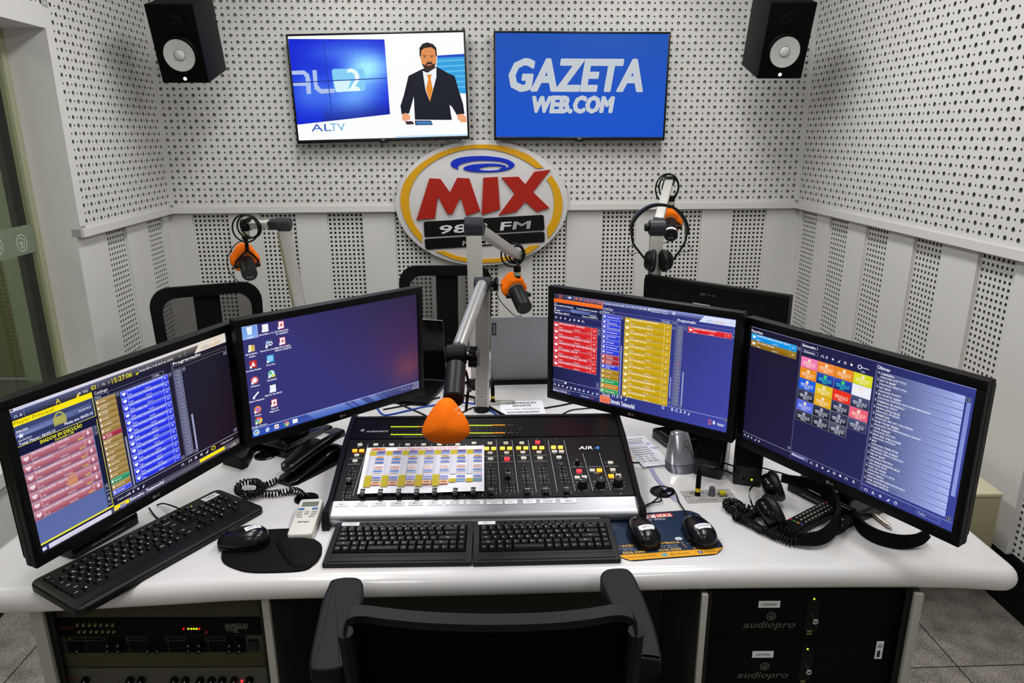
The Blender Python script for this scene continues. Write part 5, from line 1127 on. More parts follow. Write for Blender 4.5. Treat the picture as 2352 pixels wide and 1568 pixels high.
for i in range(7):
    x = 36+i*136; hh = 575-(0 if i < 5 else 30 if i == 5 else 45); cv.rect(x, 68, 56, 70, '#b5a41a', 1); cv.rect(x, 138, 56, 280, '#cfd0dd', 1)
    for k in range(32): cv.rect(x+3, 140+k*8.6, 22, 2.6, '#8e90a4', 2); cv.rect(x+32, 140+k*8.6, 18, 2.2, '#a8a0aa', 2)
    cv.rect(x, 418 if i < 5 else 480, 56, (hh-418) if i < 5 else 50, '#b5a41a', 2)
    for k in range(16): cv.rect(x, 72+k*33 if k < 2 else 424+k*10, 56, 1.2, '#8c7c10', 3) if k < 2 or i < 5 and 424+k*10 < hh else None
    c0 = [(68, 10, '#3c4a8c'), (78, 10, '#b8505c'), (98, 12, '#2a7ae0'), (122, 7, '#3a6ca8'), (146, 28, '#d8b088'), (186, 13, '#2a7ae0'), (212, 9, '#d0a0a0'), (230, 13, '#2a7ae0'), (252, 5, '#202028'), (290, 9, '#d09a9a'), (312, 9, '#d8a888'), (334, 8, '#d09a9a'), (354, 13, '#2a7ae0'), (388, 6, '#202028'), (416, 5, '#b83838'), (440, 14, '#2a7ae0'), (466, 9, '#d89098'), (478, 14, '#5a8ab0'), (496, 50, '#d8a880'), (548, 9, '#a83030')]
    for y, h_, c in c0:
        if i >= 5 and y > 470: 
            if y < 500: cv.rect(x+58, y, 72, 26, '#88a8d0' if i == 5 else '#6a90a8', 1)
            continue
        cv.rect(x+58, y, 72, h_, c, 1); 
        if h_ > 8: cv.rect(x+72, y+h_*.35, 44, h_*.25, '#3a3440' if c[1] == 'd' else '#123a80', 2)
cv.text('Programação sujeita a alterações de acordo com a emissora', 640, 600, 11, '#555555', al='c')
cv.build('sheet_print', PRINT, sheet, Fsh)
# ================================================================ keyboards
KEYM = M('black_key_cap', '#0c0c0e', 0.45, spec=0.25, bump=0.02)
LEG = M('white_key_legend', '#d8dadd', 0.6, bump=0.01)
def keycap(kb, F, x, y, w_, d_, h, txt, sub=None, z=0.0, size=.0045, legend=True, taper=.0022, front=.0012):
    m = MB(); a, b_ = w_/2, d_/2; t = taper
    vs = [(-a, -b_, 0), (a, -b_, 0), (a, b_, 0), (-a, b_, 0), (-a+t, -b_+t+front, h), (a-t, -b_+t+front, h), (a-t, b_-t*.5, h), (-a+t, b_-t*.5, h)]
    fs = [(0, 1, 5, 4), (1, 2, 6, 5), (2, 3, 7, 6), (3, 0, 4, 7), (4, 5, 6, 7), (3, 2, 1, 0)]
    T = Matrix.Translation((x, y, z)); m.add(vs, fs, 0, T)
    if legend and txt:
        for k, (s_, sz) in enumerate(((txt, size), (sub, size*.8))):
            if not s_: continue
            n = len(s_); sz = sz if n == 1 else min(sz*.62, (w_-.004)/(n*.55)); tw = sum(glyph(c, True)[2] for c in s_)*sz
            x0 = -tw/2 if n > 1 else -a+t+.002+(0 if k == 0 else .0045); y0 = b_-t-.0035-sz*.55+(.0 if k == 0 else -.0042)
            for ch in s_:
                gv, gf, adv = glyph(ch, True)
                if gf: m.add([(x0+p*sz, y0+q*sz, h+.00012) for p, q in gv], gf, 1, T)
                x0 += adv*sz
    return m.build('key', [KEYM, LEG], kb, F)
def keyrows(kb, F, rows, x0, y0, u, du, h, size, kw=.90):
    for (yk, xs, dk, row) in rows:
        x = x0+xs*u
        for item in row:
            if isinstance(item, (int, float)): x += item*u; continue
            txt, w_ = (item if isinstance(item, tuple) else (item, 1.0)); sub = None
            if len(txt) == 2 and not txt[0].isalnum(): txt, sub = txt[0], txt[1]
            keycap(kb, F, x+w_*u/2, y0+yk, w_*u*1.0-u*(1-kw), dk, h, txt, sub, size=size); x += w_*u
def keyboard_mini(name, label, c, yaw, sticker, W=0.3165, Dp=0.150):
    t = thing(name, label, 'keyboard', (c[0], c[1], 0.7515), yaw, 'compact black keyboards in front of the console')
    F = TR((c[0], c[1], 0.758), yaw, math.radians(4.5))
    part('case', M('keyboard_case', '#101116', 0.5, spec=0.25, bump=0.05, bscale=1500), t, lambda q: (q.box((0, 0, 0.003), (W, Dp, 0.012), bev=.003), q.box((0, -Dp/2+0.017, 0.0095), (W-0.02, 0.020, 0.002), bev=.0008)), F)
    part('key_well', M('dark_slot'), t, lambda q: q.box((0, 0.008, 0.0092), (W-0.026, 0.097, 0.0008)), F)
    part('foot', RUBBER, t, lambda q: (q.box((-W*.4, Dp*.42, -.008), (.02, .012, .012)), q.box((W*.4, Dp*.42, -.008), (.02, .012, .012))), F)
    u = (W-0.030)/16.0; x0 = -W/2+0.015; fk = ['Esc']+['F%d' % i for i in range(1, 13)]+['Prt', 'Scr', 'Pse', 'Ins']
    uf = (W-0.030)/17.0
    for i, s_ in enumerate(fk): keycap(t, F, x0+(i+.5)*uf, 0.0515, uf*.88, .0088, .0035, s_, z=.009, size=.0042, taper=.0012, front=0)
    R_ = [(0.0375, 0, .0155, ['~`', '1', '2', '3', '4', '5', '6', '7', '8', '9', '0', '-', '+', ('Bk', 2.0), 'Hm']),
          (0.0205, 0, .0155, [('Tab', 1.25), 'Q', 'W', 'E', 'R', 'T', 'Y', 'U', 'I', 'O', 'P', '´', '[', (']', 1.75), 'Pu']),
          (0.0035, 0, .0155, [('Caps', 1.5), 'A', 'S', 'D', 'F', 'G', 'H', 'J', 'K', 'L', 'Ç', '~^', ('Enter', 2.5), 'Pd']),
          (-0.0135, 0, .0155, [('Shift', 2.0), 'Z', 'X', 'C', 'V', 'B', 'N', 'M', ',', '.', ';', ('Shift', 2.0), '^', 'En']),
          (-0.0305, 0, .0155, ['Ct', 'W', 'Al', '|', ('', 4.0), 'AG', '/', 'M', 'Ct', '<', 'v', '>', '·'])]
    for yk, xs, dk, row in R_:
        n = sum(i[1] if isinstance(i, tuple) else 1 for i in row); uu = 16.0/n*u; x = x0
        for item in row:
            txt, w_ = item if isinstance(item, tuple) else (item, 1.0); sub = None
            if len(txt) == 2 and not txt[0].isalnum(): txt, sub = txt[0], txt[1]
            keycap(t, F, x+w_*uu/2, yk, w_*uu-.0018, dk, .0065, txt, sub, z=.009, size=.0048); x += w_*uu
    for i in range(10): part('hot_key', BLACKG, t, lambda q: q.cyl((x0+.058+i*.0167, Dp/2-.0095, .009), (x0+.058+i*.0167, Dp/2-.0095, .0105), .0024, n=12), F)
    cv = Canvas(0.040, 0.012, 400, 120); cv.rect(0, 0, 400, 120, '#dfe0e8', 1); cv.text(sticker, 200, 78, 62, '#333333', al='c', bold=True); cv.build('sticker', PRINT, t, F @ Matrix.Translation((-W/2+.034 if sticker[0] == 'I' else -W/2+.03, Dp/2-.0085, .0092)))
    return t
kb1 = keyboard_mini('computer_keyboard', 'compact black keyboard with INTERNET sticker, left one below the console', (-0.2475, 1.388), math.radians(0.9), 'INTERNET')
kb2 = keyboard_mini('computer_keyboard', 'compact black keyboard with CPU 1 sticker, right one below the console', (0.0705, 1.394), math.radians(2.0), 'CPU 1')
# large slim keyboard on the left
t = thing('computer_keyboard', 'large black full size keyboard lying aslant over the left desk edge', 'keyboard', (-0.79, 1.393, 0.7505), math.radians(60.2))
F = TR((-0.79, 1.393, 0.7505), math.radians(60.2), math.radians(2.0))
part('case', M('slim_keyboard_case', '#08080a', 0.42, spec=0.3, bump=0.03, bscale=1500), t, lambda q: (q.prism(rrect(0.455, 0.172, 0.018, 6), 0.001, 0.017, bev=.005), q.cyl((-.212, -.079, .0115), (.212, -.079, .0115), .0075, n=14)), F)
u = 0.0186; X0 = -0.2105
def krow(yk, items, x0=X0, dk=.0158, h=.0058):
    x = x0
    for item in items:
        if isinstance(item, (int, float)): x += item*u; continue
        txt, w_ = item if isinstance(item, tuple) else (item, 1.0); sub = None
        if len(txt) == 2 and not txt[0].isalnum(): txt, sub = txt[0], txt[1]
        keycap(t, F, x+w_*u/2, yk, w_*u-.0022, dk, h, txt, sub, z=.0168, size=.0062); x += w_*u
krow(0.058, ['Esc', 1.0, 'F1', 'F2', 'F3', 'F4', 0.5, 'F5', 'F6', 'F7', 'F8', 0.5, 'F9', 'F10', 'F11', 'F12', 0.3, 'Prt', 'Scr', 'Pse'], dk=.0125)
krow(0.036, ["'", '!1', '@2', '#3', '$4', '%5', '¨6', '&7', '*8', '(9', ')0', '_-', '+=', ('Backspace', 2.0), 0.3, 'Ins', 'Hom', 'PgU', 0.3, 'Num', '/', '*', '-'])
krow(0.018, [('Tab', 1.5), 'Q', 'W', 'E', 'R', 'T', 'Y', 'U', 'I', 'O', 'P', '´', '[', ('Enter', 1.5), 0.3, 'Del', 'End', 'PgD', 0.3, '7', '8', '9', '+'])
krow(0.0, [('Caps Lock', 1.75), 'A', 'S', 'D', 'F', 'G', 'H', 'J', 'K', 'L', 'Ç', '~^', (']', 1.25), 4.3-.3, 0.3, '4', '5', '6'] if False else [('Caps', 1.75), 'A', 'S', 'D', 'F', 'G', 'H', 'J', 'K', 'L', 'Ç', '~^', (']', 1.25), 3.6, '4', '5', '6'])
krow(-0.018, [('Shift', 2.25), 'Z', 'X', 'C', 'V', 'B', 'N', 'M', ',', '.', ';', '/', ('Shift', 1.75), 1.3, '^', 1.3, '1', '2', '3', 'E'])
krow(-0.036, [('Ctrl', 1.25), ('#', 1.25), ('Alt', 1.25), ('', 6.25), ('AltGr', 1.25), '#', ('M', 1.25), ('Ctrl', 1.5), 0.3, '<', 'v', '>', 0.3, ('0', 2.0), ','])
cv = Canvas(0.042, 0.020, 420, 200); cv.rect(0, 0, 420, 200, '#dfe0e8', 1); cv.text('CPU 2', 210, 120, 80, '#333333', al='c', bold=True); cv.build('sticker', PRINT, t, F @ Matrix.Translation((.187, .063, .0174)))
part('status_light', M('lit_b8ff20'), t, lambda q: q.box((.1335, .0635, .0172), (.004, .0015, .0006)), F)
big_kb = t
# ================================================================ mice
MOUSEM = M('mouse_shell', '#0b0c11', 0.22, spec=0.4, bump=0.01)
MSIDE = M('mouse_side', '#08080a', 0.5, spec=0.25, bump=0.05)
def mouse(label, c, yaw, txt, lrot=0.0, lpos=(0, -.024), z=0.7535, lw=.036, shell=None):
    t = thing('computer_mouse', label, 'mouse', (c[0], c[1], z), yaw)
    F = TR((c[0], c[1], z), yaw)
    L, Wd, Hh = .056, .032, .036
    def hgt(x, y):
        s_ = max(0.0, 1-(abs(x/Wd)**2.5+abs(y/L)**2.6)); return Hh*(s_**.42)*(1-.16*(y/L)) 
    def fn(uu, vv):
        a = 2*PI*uu; r = math.sin(vv*PI/2); ex = 2/2.5
        x = Wd*(1-.10*math.sin(a)*0)*r*math.copysign(abs(math.cos(a))**ex, math.cos(a)); y = L*r*math.copysign(abs(math.sin(a))**ex, math.sin(a))
        x *= 1-.14*(y/L)
        return Vector((x, y, .006+hgt(x/(1-.14*(y/L)), y)*.92))
    part('shell', shell or MOUSEM, t, lambda q: q.grid(fn, 40, 16), F, smooth=60)
    def base(q):
        out = [(fn(k/40, 1.0).x, fn(k/40, 1.0).y) for k in range(40)]
        q.prism(out, 0.0005, 0.0075)
    part('base', MSIDE, t, base, F)
    part('scroll_wheel', RUBBER, t, lambda q: q.lathe([(.0065, -.003), (.0085, -.002), (.0085, .002), (.0065, .003)], 18, 0, TR((0, .030, hgt(0, .030)*.92+.0005)) @ Matrix.Rotation(PI/2, 4, 'Y')), F)
    lh = lw*.46; R_ = Matrix.Rotation(lrot, 2)
    def st(q, dz=.0006):
        def g(a, b_):
            p = R_ @ Vector(((a-.5)*lw, (b_-.5)*lh)); x, y = p.x+lpos[0], p.y+lpos[1]; return Vector((x, y, .006+hgt(x, y)*.92+dz))
        q.grid(g, 8, 5)
    sk = part('sticker', PAPER, t, st, F)
    mb = MB(); sz = .0085 if len(txt) < 6 else .0062; tw = sum(glyph(ch, False)[2] for ch in txt)*sz; x0 = -tw/2
    for ch in txt:
        gv, gf, adv = glyph(ch, False)
        if gf:
            P_ = []
            for a, b_ in gv:
                p = R_ @ Vector((x0+a*sz, -sz*.35+b_*sz)); x, y = p.x+lpos[0], p.y+lpos[1]; P_.append((x, y, .006+hgt(x, y)*.92+.0010))
            mb.add(P_, gf)
        x0 += adv*sz
    mb.build('sticker_text', M('black_ink', '#1c1c1c', 0.7, bump=0.01), sk, F)
    return t
m1c = D(1476, 1222, .765); m3c = D(1604, 1219, .765); m2c = D(559, 1236, .77)
mouse('black mouse with CPU 1 sticker, left one on the blue advertising pad', (m1c.x, m1c.y), math.radians(10), 'CPU 1')
mouse('black mouse with INTERNET sticker, right one on the blue advertising pad', (m3c.x, m3c.y), math.radians(9), 'INTERNET')
mouse('black mouse with CPU 2 sticker resting on the black gel pad', (m2c.x, m2c.y), math.radians(98), 'CPU 2', lrot=math.radians(-82+22), lpos=(.002, -.022), z=0.7555, lw=.034)
# gel pad
gp = [(508, 1272), (514, 1290), (540, 1303), (575, 1311), (640, 1311), (700, 1306), (722, 1290), (738, 1265), (738, 1248), (722, 1236), (700, 1226), (690, 1216), (668, 1212), (630, 1213), (600, 1216), (570, 1226), (520, 1250)]
w_ = [D(x, y, .755) for x, y in gp]; cx = sum(p.x for p in w_)/len(w_); cy = sum(p.y for p in w_)/len(w_)
sp = spline([(p.x-cx, p.y-cy, 0) for p in w_], 4, closed=True)
t = thing('gel_mouse_pad', 'black gel mouse pad with a raised wrist rest on the white desk', 'mouse pad', (cx, cy, .7502))
part('pad', M('black_lycra', '#090909', 0.75, spec=0.12, bump=0.15, bscale=1500), t, lambda q: q.prism([(p.x, p.y) for p in sp], .0003, .004, bev=.0015, seg=2), TR((cx, cy, .7502)))
gl = [(650, 1262), (645, 1245), (668, 1230), (700, 1236), (726, 1250), (726, 1272), (706, 1290), (672, 1290)]
w_ = [D(x, y, .757) for x, y in gl]; gx = sum(p.x for p in w_)/len(w_); gy = sum(p.y for p in w_)/len(w_)
def gel(q):
    N = 32; sp2 = spline([(p.x-gx, p.y-gy, 0) for p in w_], 4, closed=True); n = len(sp2); vs = []; fs = []
    for j in range(7):
        r = 1.25*math.cos(j/6*PI/2); z = .0035+.012*math.sin(j/6*PI/2)
        vs += [(p.x*max(r, .001), p.y*max(r, .001), z) for p in sp2]
    fs = [(j*n+i, j*n+(i+1) % n, (j+1)*n+(i+1) % n, (j+1)*n+i) for j in range(6) for i in range(n)]; q.add(vs, fs)
part('wrist_rest', M('black_lycra'), t, gel, TR((gx, gy, .7502)), smooth=80)
# advertising mouse pad
pc = D(1530, 1232, .7515); pyaw = math.radians(7.0)
pw, ph = 0.247, 0.192
padF = TR((0.337, 1.4385, .7504), pyaw)
t = thing('advertising_mouse_pad', 'dark blue advertising mouse pad with a yellow strip along its front edge', 'mouse pad', (0.337, 1.4385, .7502), pyaw)
def chamf(w_, h_, c):
    return [(-w_/2+c, -h_/2), (w_/2-c, -h_/2), (w_/2, -h_/2+c), (w_/2, h_/2-c*.8), (w_/2-c*.8, h_/2), (-w_/2+c, h_/2), (-w_/2, h_/2-c), (-w_/2, -h_/2+c)]
part('pad', RUBBER, t, lambda q: q.prism(fillet(chamf(pw, ph, .026), [.012]*8, 3), 0, .0011), padF)
cv = Canvas(pw, ph, 1000, 780); cv.z0 = .0012
ch = [(x*1000/pw+500, 390-y*780/ph) for x, y in fillet(chamf(pw-.004, ph-.004, .025), [.011]*8, 3)]
cv.poly(ch, '#0f2440', 1)
yb = 682; lo = [(x, max(y, yb)) for x, y in ch]; 
cv.poly([(10, yb), (108, 770), (892, 770), (990, yb)], '#d89a1c', 2)
cv.rect(60, 130, 150, 130, '#39424c', 2, None, ('#10233c', '#10233c')); cv.rect(420, 240, 120, 150, '#142c4c', 2)
cv.poly([(250, 60), (270, 48), (700, 30), (730, 45), (735, 85), (720, 100), (290, 118), (262, 108)], '#c8321c', 3); cv.poly([(255, 62), (560, 42), (560, 104), (270, 114)], '#dcdcdc', 4)
cv.text('FRON', 275, 106, 72, '#c8321c', L=5, bold=True, fit=185); cv.text('T', 470, 104, 72, '#c8321c', L=5, bold=True, fit=60); cv.text('IERS', 572, 100, 72, '#e8e8e8', L=5, bold=True, fit=150)
cv.text('INFORMÁTICA', 400, 148, 38, '#c9ccd2', bold=True, fit=240)
for s_, x, y, sz, c in (('MACEIÓ', 60, 560, 44, '#d8a83a'), ('ARAPIRACA', 390, 560, 44, '#d8a83a'), ('3036.3000', 70, 670, 48, '#d8b04a'), ('3530.4200', 400, 670, 48, '#d8b04a'), ('3721.5544', 720, 670, 48, '#d8b04a'), ('Av. Fernandes de Andrade', 50, 595, 26, '#a8aeb8'), ('777 - Farol', 90, 625, 26, '#a8aeb8'), ('Av. Deputada Ceci', 400, 595, 26, '#a8aeb8'), ('717 - Eldorado', 440, 625, 26, '#a8aeb8'), ('Av. Rotary', 690, 590, 26, '#a8aeb8')): cv.text(s_, x, y, sz, c, bold=sz > 30)
for x in (290, 650): cv.line(x, 540, x+14, 650, 5, '#c89a3a', 3)
cv.disc(645, 490, 34, '#d8dce2', 3, ry=26); cv.text('hp', 645, 503, 44, '#10284a', L=4, al='c', ital=.25)
cv.text('www.frontiers.com.br', 90, 738, 38, '#4a3408', fit=270); cv.text('@frontiersinfo', 480, 738, 38, '#4a3408', fit=180); cv.text('frontiers.inf', 800, 738, 38, '#4a3408', fit=150)
cv.rect(410, 706, 48, 40, '#5a9ab8', 3); cv.rect(740, 706, 40, 40, '#2a4a8c', 3); cv.text('f', 760, 742, 40, '#ffffff', al='c', L=4, bold=True)
for a, b_, c in ((380, 210, '#3aa848'), (330, 430, '#3a8838'), (430, 445, '#3a8838')): cv.poly([(a, b_), (a+26, b_+4), (a+10, b_+18)], c, 3)
cv.build('pad_print', PRINT, t, padF)
# mouse cables and cable grommets
GR = [('black round cable grommet in the desk beside the purple strap', D(1521, 1130), .031), ('black round cable grommet in the desk left of the console, behind the remote', D(704, 1146), .030), ('black round cable grommet in the desk between the left monitors and the telephone', D(609, 1047), .030), ('black round cable grommet in the desk under the far right monitor', D(1895, 1118), .030)]
for lb, p, r in GR:
    t = thing('cable_grommet', lb, 'cable grommet', p, 0, 'round cable grommets in the desk top')
    part('ring', BLACKG, t, lambda q: q.lathe([(r, .0004), (r, .003), (r-.003, .0045), (r-.008, .004), (r-.010, .002), (0, .002)], 32, 0, TR(p)))
    part('brush_slot', M('dark_slot'), t, lambda q: q.box((r*.35, 0, .0025), (r*.8, r*.5, .001), T=TR(p)))
g0 = GR[0][1]
def z(px, py, zz=.753): return D(px, py, zz)
cable('mouse_cable', [z(1455, 1190, .765), z(1470, 1170, .757), z(1500, 1152, .756), z(1515, 1138, .757), z(1521, 1132, .751)], .0019, RUBBER, 'black mouse cable running from the CPU 1 mouse into the grommet', 'cable')
cable('mouse_cable', [z(1458, 1188, .765), z(1466, 1172, .762), z(1492, 1156, .760), z(1519, 1150, .757), z(1513, 1136, .757), z(1519, 1128, .751)], .0017, RUBBER, 'thin black cable looping beside the CPU 1 mouse cable at the grommet', 'cable')
cable('mouse_cable', [z(1582, 1190, .765), z(1572, 1172, .757), z(1559, 1152, .755), z(1553, 1135, .757), z(1545, 1122, .759), z(1535, 1121, .757), z(1524, 1130, .751)], .0019, RUBBER, 'black mouse cable of the INTERNET mouse passing under the purple strap end', 'cable')
cable('mouse_cable', [z(507, 1228, .776), z(490, 1208, .786), z(460, 1195, .785), z(425, 1175, .783), z(400, 1163, .775), z(375, 1156, .760), z(360, 1160, .753)], .0019, RUBBER, 'black cable of the CPU 2 mouse crossing over the large keyboard', 'cable')
cable('monitor_cable', [z(342, 1166, .76), z(352, 1180, .753), z(362, 1190, .753), z(376, 1198, .752)], .0019, RUBBER, 'short black cable between the far left monitor and the large keyboard', 'cable')
# striped strap
m = MB(); pts = [z(1493, 1068), z(1505, 1092), z(1520, 1112), z(1538, 1132), z(1553, 1150)]; sp = spline(pts, 6)
for i in range(len(sp)-1):
    a, b_ = sp[i], sp[i+1]; d = (b_-a).normalized(); n = Vector((-d.y, d.x, 0))*.0055
    for k in range(2):
        s0, s1_ = (0, .5) if k == 0 else (.5, 1.0)
        p0, p1 = a.lerp(b_, s0), a.lerp(b_, s1_); sh = d*.006
        m.add([p0-n-sh, p1-n-sh, p1+n+sh, p0+n+sh, p0-n-sh-Vector((0, 0, .0016)), p1-n-sh-Vector((0, 0, .0016)), p1+n+sh-Vector((0, 0, .0016)), p0+n+sh-Vector((0, 0, .0016))], [(0, 1, 2, 3), (4, 7, 6, 5), (0, 4, 5, 1), (1, 5, 6, 2), (2, 6, 7, 3), (3, 7, 4, 0)], k)
st = m.build('lanyard', [M('purple_ribbon', '#3c2a80', 0.7, bump=0.05), M('white_ribbon', '#cfcbe0', 0.7, bump=0.05)], None); tag(st, 'purple and white striped lanyard lying beside the console', 'lanyard')
# ================================================================ air conditioner remote
ctr = D(708, 1182, .775); rz = math.radians(4)
t = thing('remote_control', 'white air conditioner remote with grey display beside the console', 'remote control', (ctr.x, ctr.y, .7502), rz)
F = TR((ctr.x-.004, ctr.y-.004, .7502), rz, math.radians(3))
part('shell', M('cream_plastic', '#cfcdc6', 0.5, spec=0.3, bump=0.01), t, lambda q: q.prism(rrect(.056, .150, .009, 5), .001, .026, bev=.004, bottom_bev=True), F)
part('display', M('grey_green_display', '#6d7468', 0.3, spec=0.4, bump=0.005), t, lambda q: q.box((.001, .049, .0265), (.038, .019, .0012)), F)
for x, y in ((-.016, .028), (.016, .028)): part('blue_button', M('blue_button', '#3a6ea8', 0.5, bump=0.01), t, lambda q: q.box((x, y, .0268), (.014, .0065, .0022), bev=.001), F)
for x, y in ((-.017, .016), (-.017, .006), (-.014, -.004), (.017, .016), (.017, .006), (.014, -.004), (0, .012)): part('grey_button', M('grey_button', '#a6a49c', 0.5, bump=0.01), t, lambda q: q.box((x, y, .0268), (.013 if x else .010, .006 if x else .014, .002), bev=.001), F)
cv = Canvas(.056, .150, 56, 150); cv.z0 = .0265; cv.text('Springer', 28, 103, 7.5, '#2c2c6a', al='c', bold=True, ital=.25); cv.text('POWER', 12, 52, 2.6, '#333333'); cv.build('printing', PRINT, t, F)
# ================================================================ telephone
a = D(660, 1100, .76); b_ = D(775, 1030, .77); d = (b_-a); d.z = 0; yaw = math.atan2(d.y, d.x); c = (a+b_)/2; c.z = .7502
t = thing('telephone', 'glossy black corded telephone lying between the left monitors and the console', 'telephone', c, yaw)
F = TR((c.x, c.y, .7502), yaw)
L = .225
def tb(q):
    prof = []
    def fn(u_, v_):
        x = (u_-.5)*L; a_ = v_*PI; w_ = .043*(1-.25*(1-u_)**2)*(1 if .05 < u_ < .97 else .8); h_ = .014+.030*min(1, u_*1.6)
        if u_ > .8: h_ *= 1-.5*((u_-.8)/.2)**2
        return Vector((x, -w_*math.cos(a_)*(1 if abs(math.cos(a_)) < .98 else 1), h_*math.sin(a_)**.6))
    q.grid(fn, 24, 14)
    q.add([(-L/2, -.03, 0), (-L/2, .03, 0), (-L/2, .03, .012), (-L/2, -.03, .012)], [(0, 1, 2, 3)])
part('cradle', BLACKG, t, tb, F, smooth=60)
def th(q):
    def fn(u_, v_):
        x = (u_-.5)*L*.97+.008; a_ = v_*2*PI; w_ = .025*(1+.12*math.cos((u_-.5)*2*PI*1.0)); zc = .040+.028*math.sin(min(1, u_*1.05)*PI*.62); h_ = .012
        e = 1 if 0.02 < u_ < .98 else .6
        return Vector((x, w_*e*math.copysign(abs(math.cos(a_))**.55, math.cos(a_)), zc+h_*e*math.copysign(abs(math.sin(a_))**.55, math.sin(a_))))
    q.grid(fn, 28, 20); 
    for u_ in (0, 1): 
        q.add([fn(u_, k/20) for k in range(20)], [tuple(range(20)) if u_ else tuple(reversed(range(20)))])
hs = part('handset', M('handset_gloss', '#08080a', 0.22, spec=0.4, bump=0.01), t, th, F, smooth=60)
part('handset_label', PAPER, hs, lambda q: q.box((L*.20, 0, .0805), (.034, .020, .0008), T=TR((0, 0, 0), 0, 0, .0)), F @ Matrix.Rotation(-.05, 4, 'Y') @ Matrix.Translation((0, 0, -.003)))
# coiled cords
def coil(name, pts, turns, R_, r, label, cat='cord', mat=None, n=14):
    path = spline(pts, 10); Ls = [0.0]
    for i in range(1, len(path)): Ls.append(Ls[-1]+(path[i]-path[i-1]).length)
    T_ = Ls[-1]; N = turns*n; out = []; up = Vector((0, 0, 1)); j = 0; ref = None
    for k in range(N+1):
        s_ = T_*k/N
        while j < len(Ls)-2 and Ls[j+1] < s_: j += 1
        f_ = (s_-Ls[j])/max(1e-9, Ls[j+1]-Ls[j]); p = path[j].lerp(path[j+1], f_); t_v = (path[j+1]-path[j]).normalized()
        sd = t_v.cross(up); sd = sd.normalized() if sd.length > .05 else Vector((1, 0, 0)); u2 = sd.cross(t_v)
        rr = R_*(.92+.12*math.sin(k*.37)); a_ = 2*PI*k/n; out.append(p+sd*rr*math.cos(a_)+u2*rr*math.sin(a_))
    m = MB(); m.tube(out, r, 6); o = m.build(name, mat or RUBBER, None, smooth=60); return tag(o, label, cat)
zz = .761
coil('coiled_cord', [z(636, 1104, zz), z(618, 1110, zz), z(603, 1118, zz), z(598, 1128, zz+.004), z(575, 1138, zz), z(552, 1132, zz), z(546, 1118, zz), z(560, 1108, zz+.006), z(585, 1106, zz+.008), z(598, 1116, zz+.012), z(588, 1132, zz+.012), z(562, 1134, zz+.008), z(600, 1133, zz), z(640, 1132, zz), z(668, 1126, zz), z(690, 1132, zz), z(700, 1142, zz-.005)], 62, .0085, .0019, 'coiled black telephone cord between the large keyboard and the console')
# ================================================================ headphone jack panels
def jack_panel(label, c, yaw, w_, h_, full=True, grp='headphone jack panels let into the desk'):
    F = TR((c[0], c[1], .7503), yaw); t = thing('headphone_jack_panel', label, 'panel', (c[0], c[1], .7503), yaw, grp)
    part('plate', M('panel_plate', '#b9b7b4', 0.4, 0.3, spec=0.3, bump=0.02), t, lambda q: q.prism(rrect(w_, h_, .002, 2), 0, .002), F)
    cv = Canvas(w_, h_, w_*1000, h_*1000); cv.z0 = .0021
    o_ = [(x*1000+w_*500, h_*500-y*1000) for x, y in rrect(w_*.84, h_*.78, .008, 4)]
    for i in range(len(o_)): cv.line(*o_[i], *o_[(i+1) % len(o_)], .8, '#7e8288', 2)
    for x in (w_*40, w_*960): cv.disc(x, h_*500, 2.2, '#3a3a38', 2)
    for x in (w_*110, w_*890): cv.disc(x, h_*500, 2.4, '#55534a', 2)
    cv.text('BATERIA' if full else 'BATTERY', w_*150, h_*270, h_*130, '#1d1d1d', bold=True, sx=1.3); cv.text('Headphone Amplifier', w_*190, h_*850, h_*90, '#444444')
    if full:
        cv.text('PHA-13', w_*700, h_*860, h_*120, '#333333', bold=True, sx=1.2); cv.text('LEVEL', w_*530, h_*880, h_*80, '#333333')
        for k in range(11): a_ = math.radians(-220+k*26); cv.line(w_*560+13*math.cos(a_), h_*500+13*math.sin(a_), w_*560+16*math.cos(a_), h_*500+16*math.sin(a_), .8, '#444444', 2)
    cv.build('printing', PRINT, t, F)
    part('jack_socket', CHROME, t, lambda q: q.lathe([(.0075, 0), (.0075, .003), (.005, .0035), (.0045, .001)], 20, 0, TR((-w_*.23, 0, .002))), F)
    if full:
        part('level_knob', M('grey_knob', '#4e4f54', 0.5, spec=0.3, bump=0.02), t, lambda q: q.lathe([(.0095, 0), (.0085, .003), (.007, .022), (.005, .0235), (0, .0235)], 24, 0, TR((w_*.06, .002, .002))), F)
        part('yellow_button', M('yellow_button', '#b8a81c', 0.45, spec=0.3, bump=0.01), t, lambda q: q.box((w_*.27, 0, .007), (.015, .013, .010), bev=.002), F)
        part('button_frame', M('grey_knob'), t, lambda q: q.box((w_*.27, -.001, .003), (.021, .019, .003), bev=.0005), F)
    return t, F
jp, JF = jack_panel('silver headphone amplifier panel with grey knob and yellow button, right of the console', (.497, 1.616), math.radians(5), .130, .062)
jp2, JF2 = jack_panel('silver headphone panel in the desk next to the MIC 1 post', (D(1150, 925).x, D(1150, 925).y), math.radians(3), .100, .045, full=False)
def plug(label, base, top_pts):
    b_ = Vector(base); t = thing('headphone_plug', label, 'plug', b_)
    part('sleeve', BLACKM, t, lambda q: (q.lathe([(.0068, 0), (.0068, .012)], 16, 0, TR(b_)), q.lathe([(.0064, .022), (.0064, .050), (.0045, .066), (.003, .072), (0, .072)], 16, 0, TR(b_))))
    part('yellow_band', M('yellow_band', '#d8b01c', 0.5, bump=0.01), t, lambda q: q.lathe([(.0068, .012), (.0068, .022)], 16, 0, TR(b_)))
    part('cable', RUBBER, t, lambda q: q.tube(spline([b_+Vector((0, 0, .070))]+[Vector(p) for p in top_pts], 8), .0022, 8))
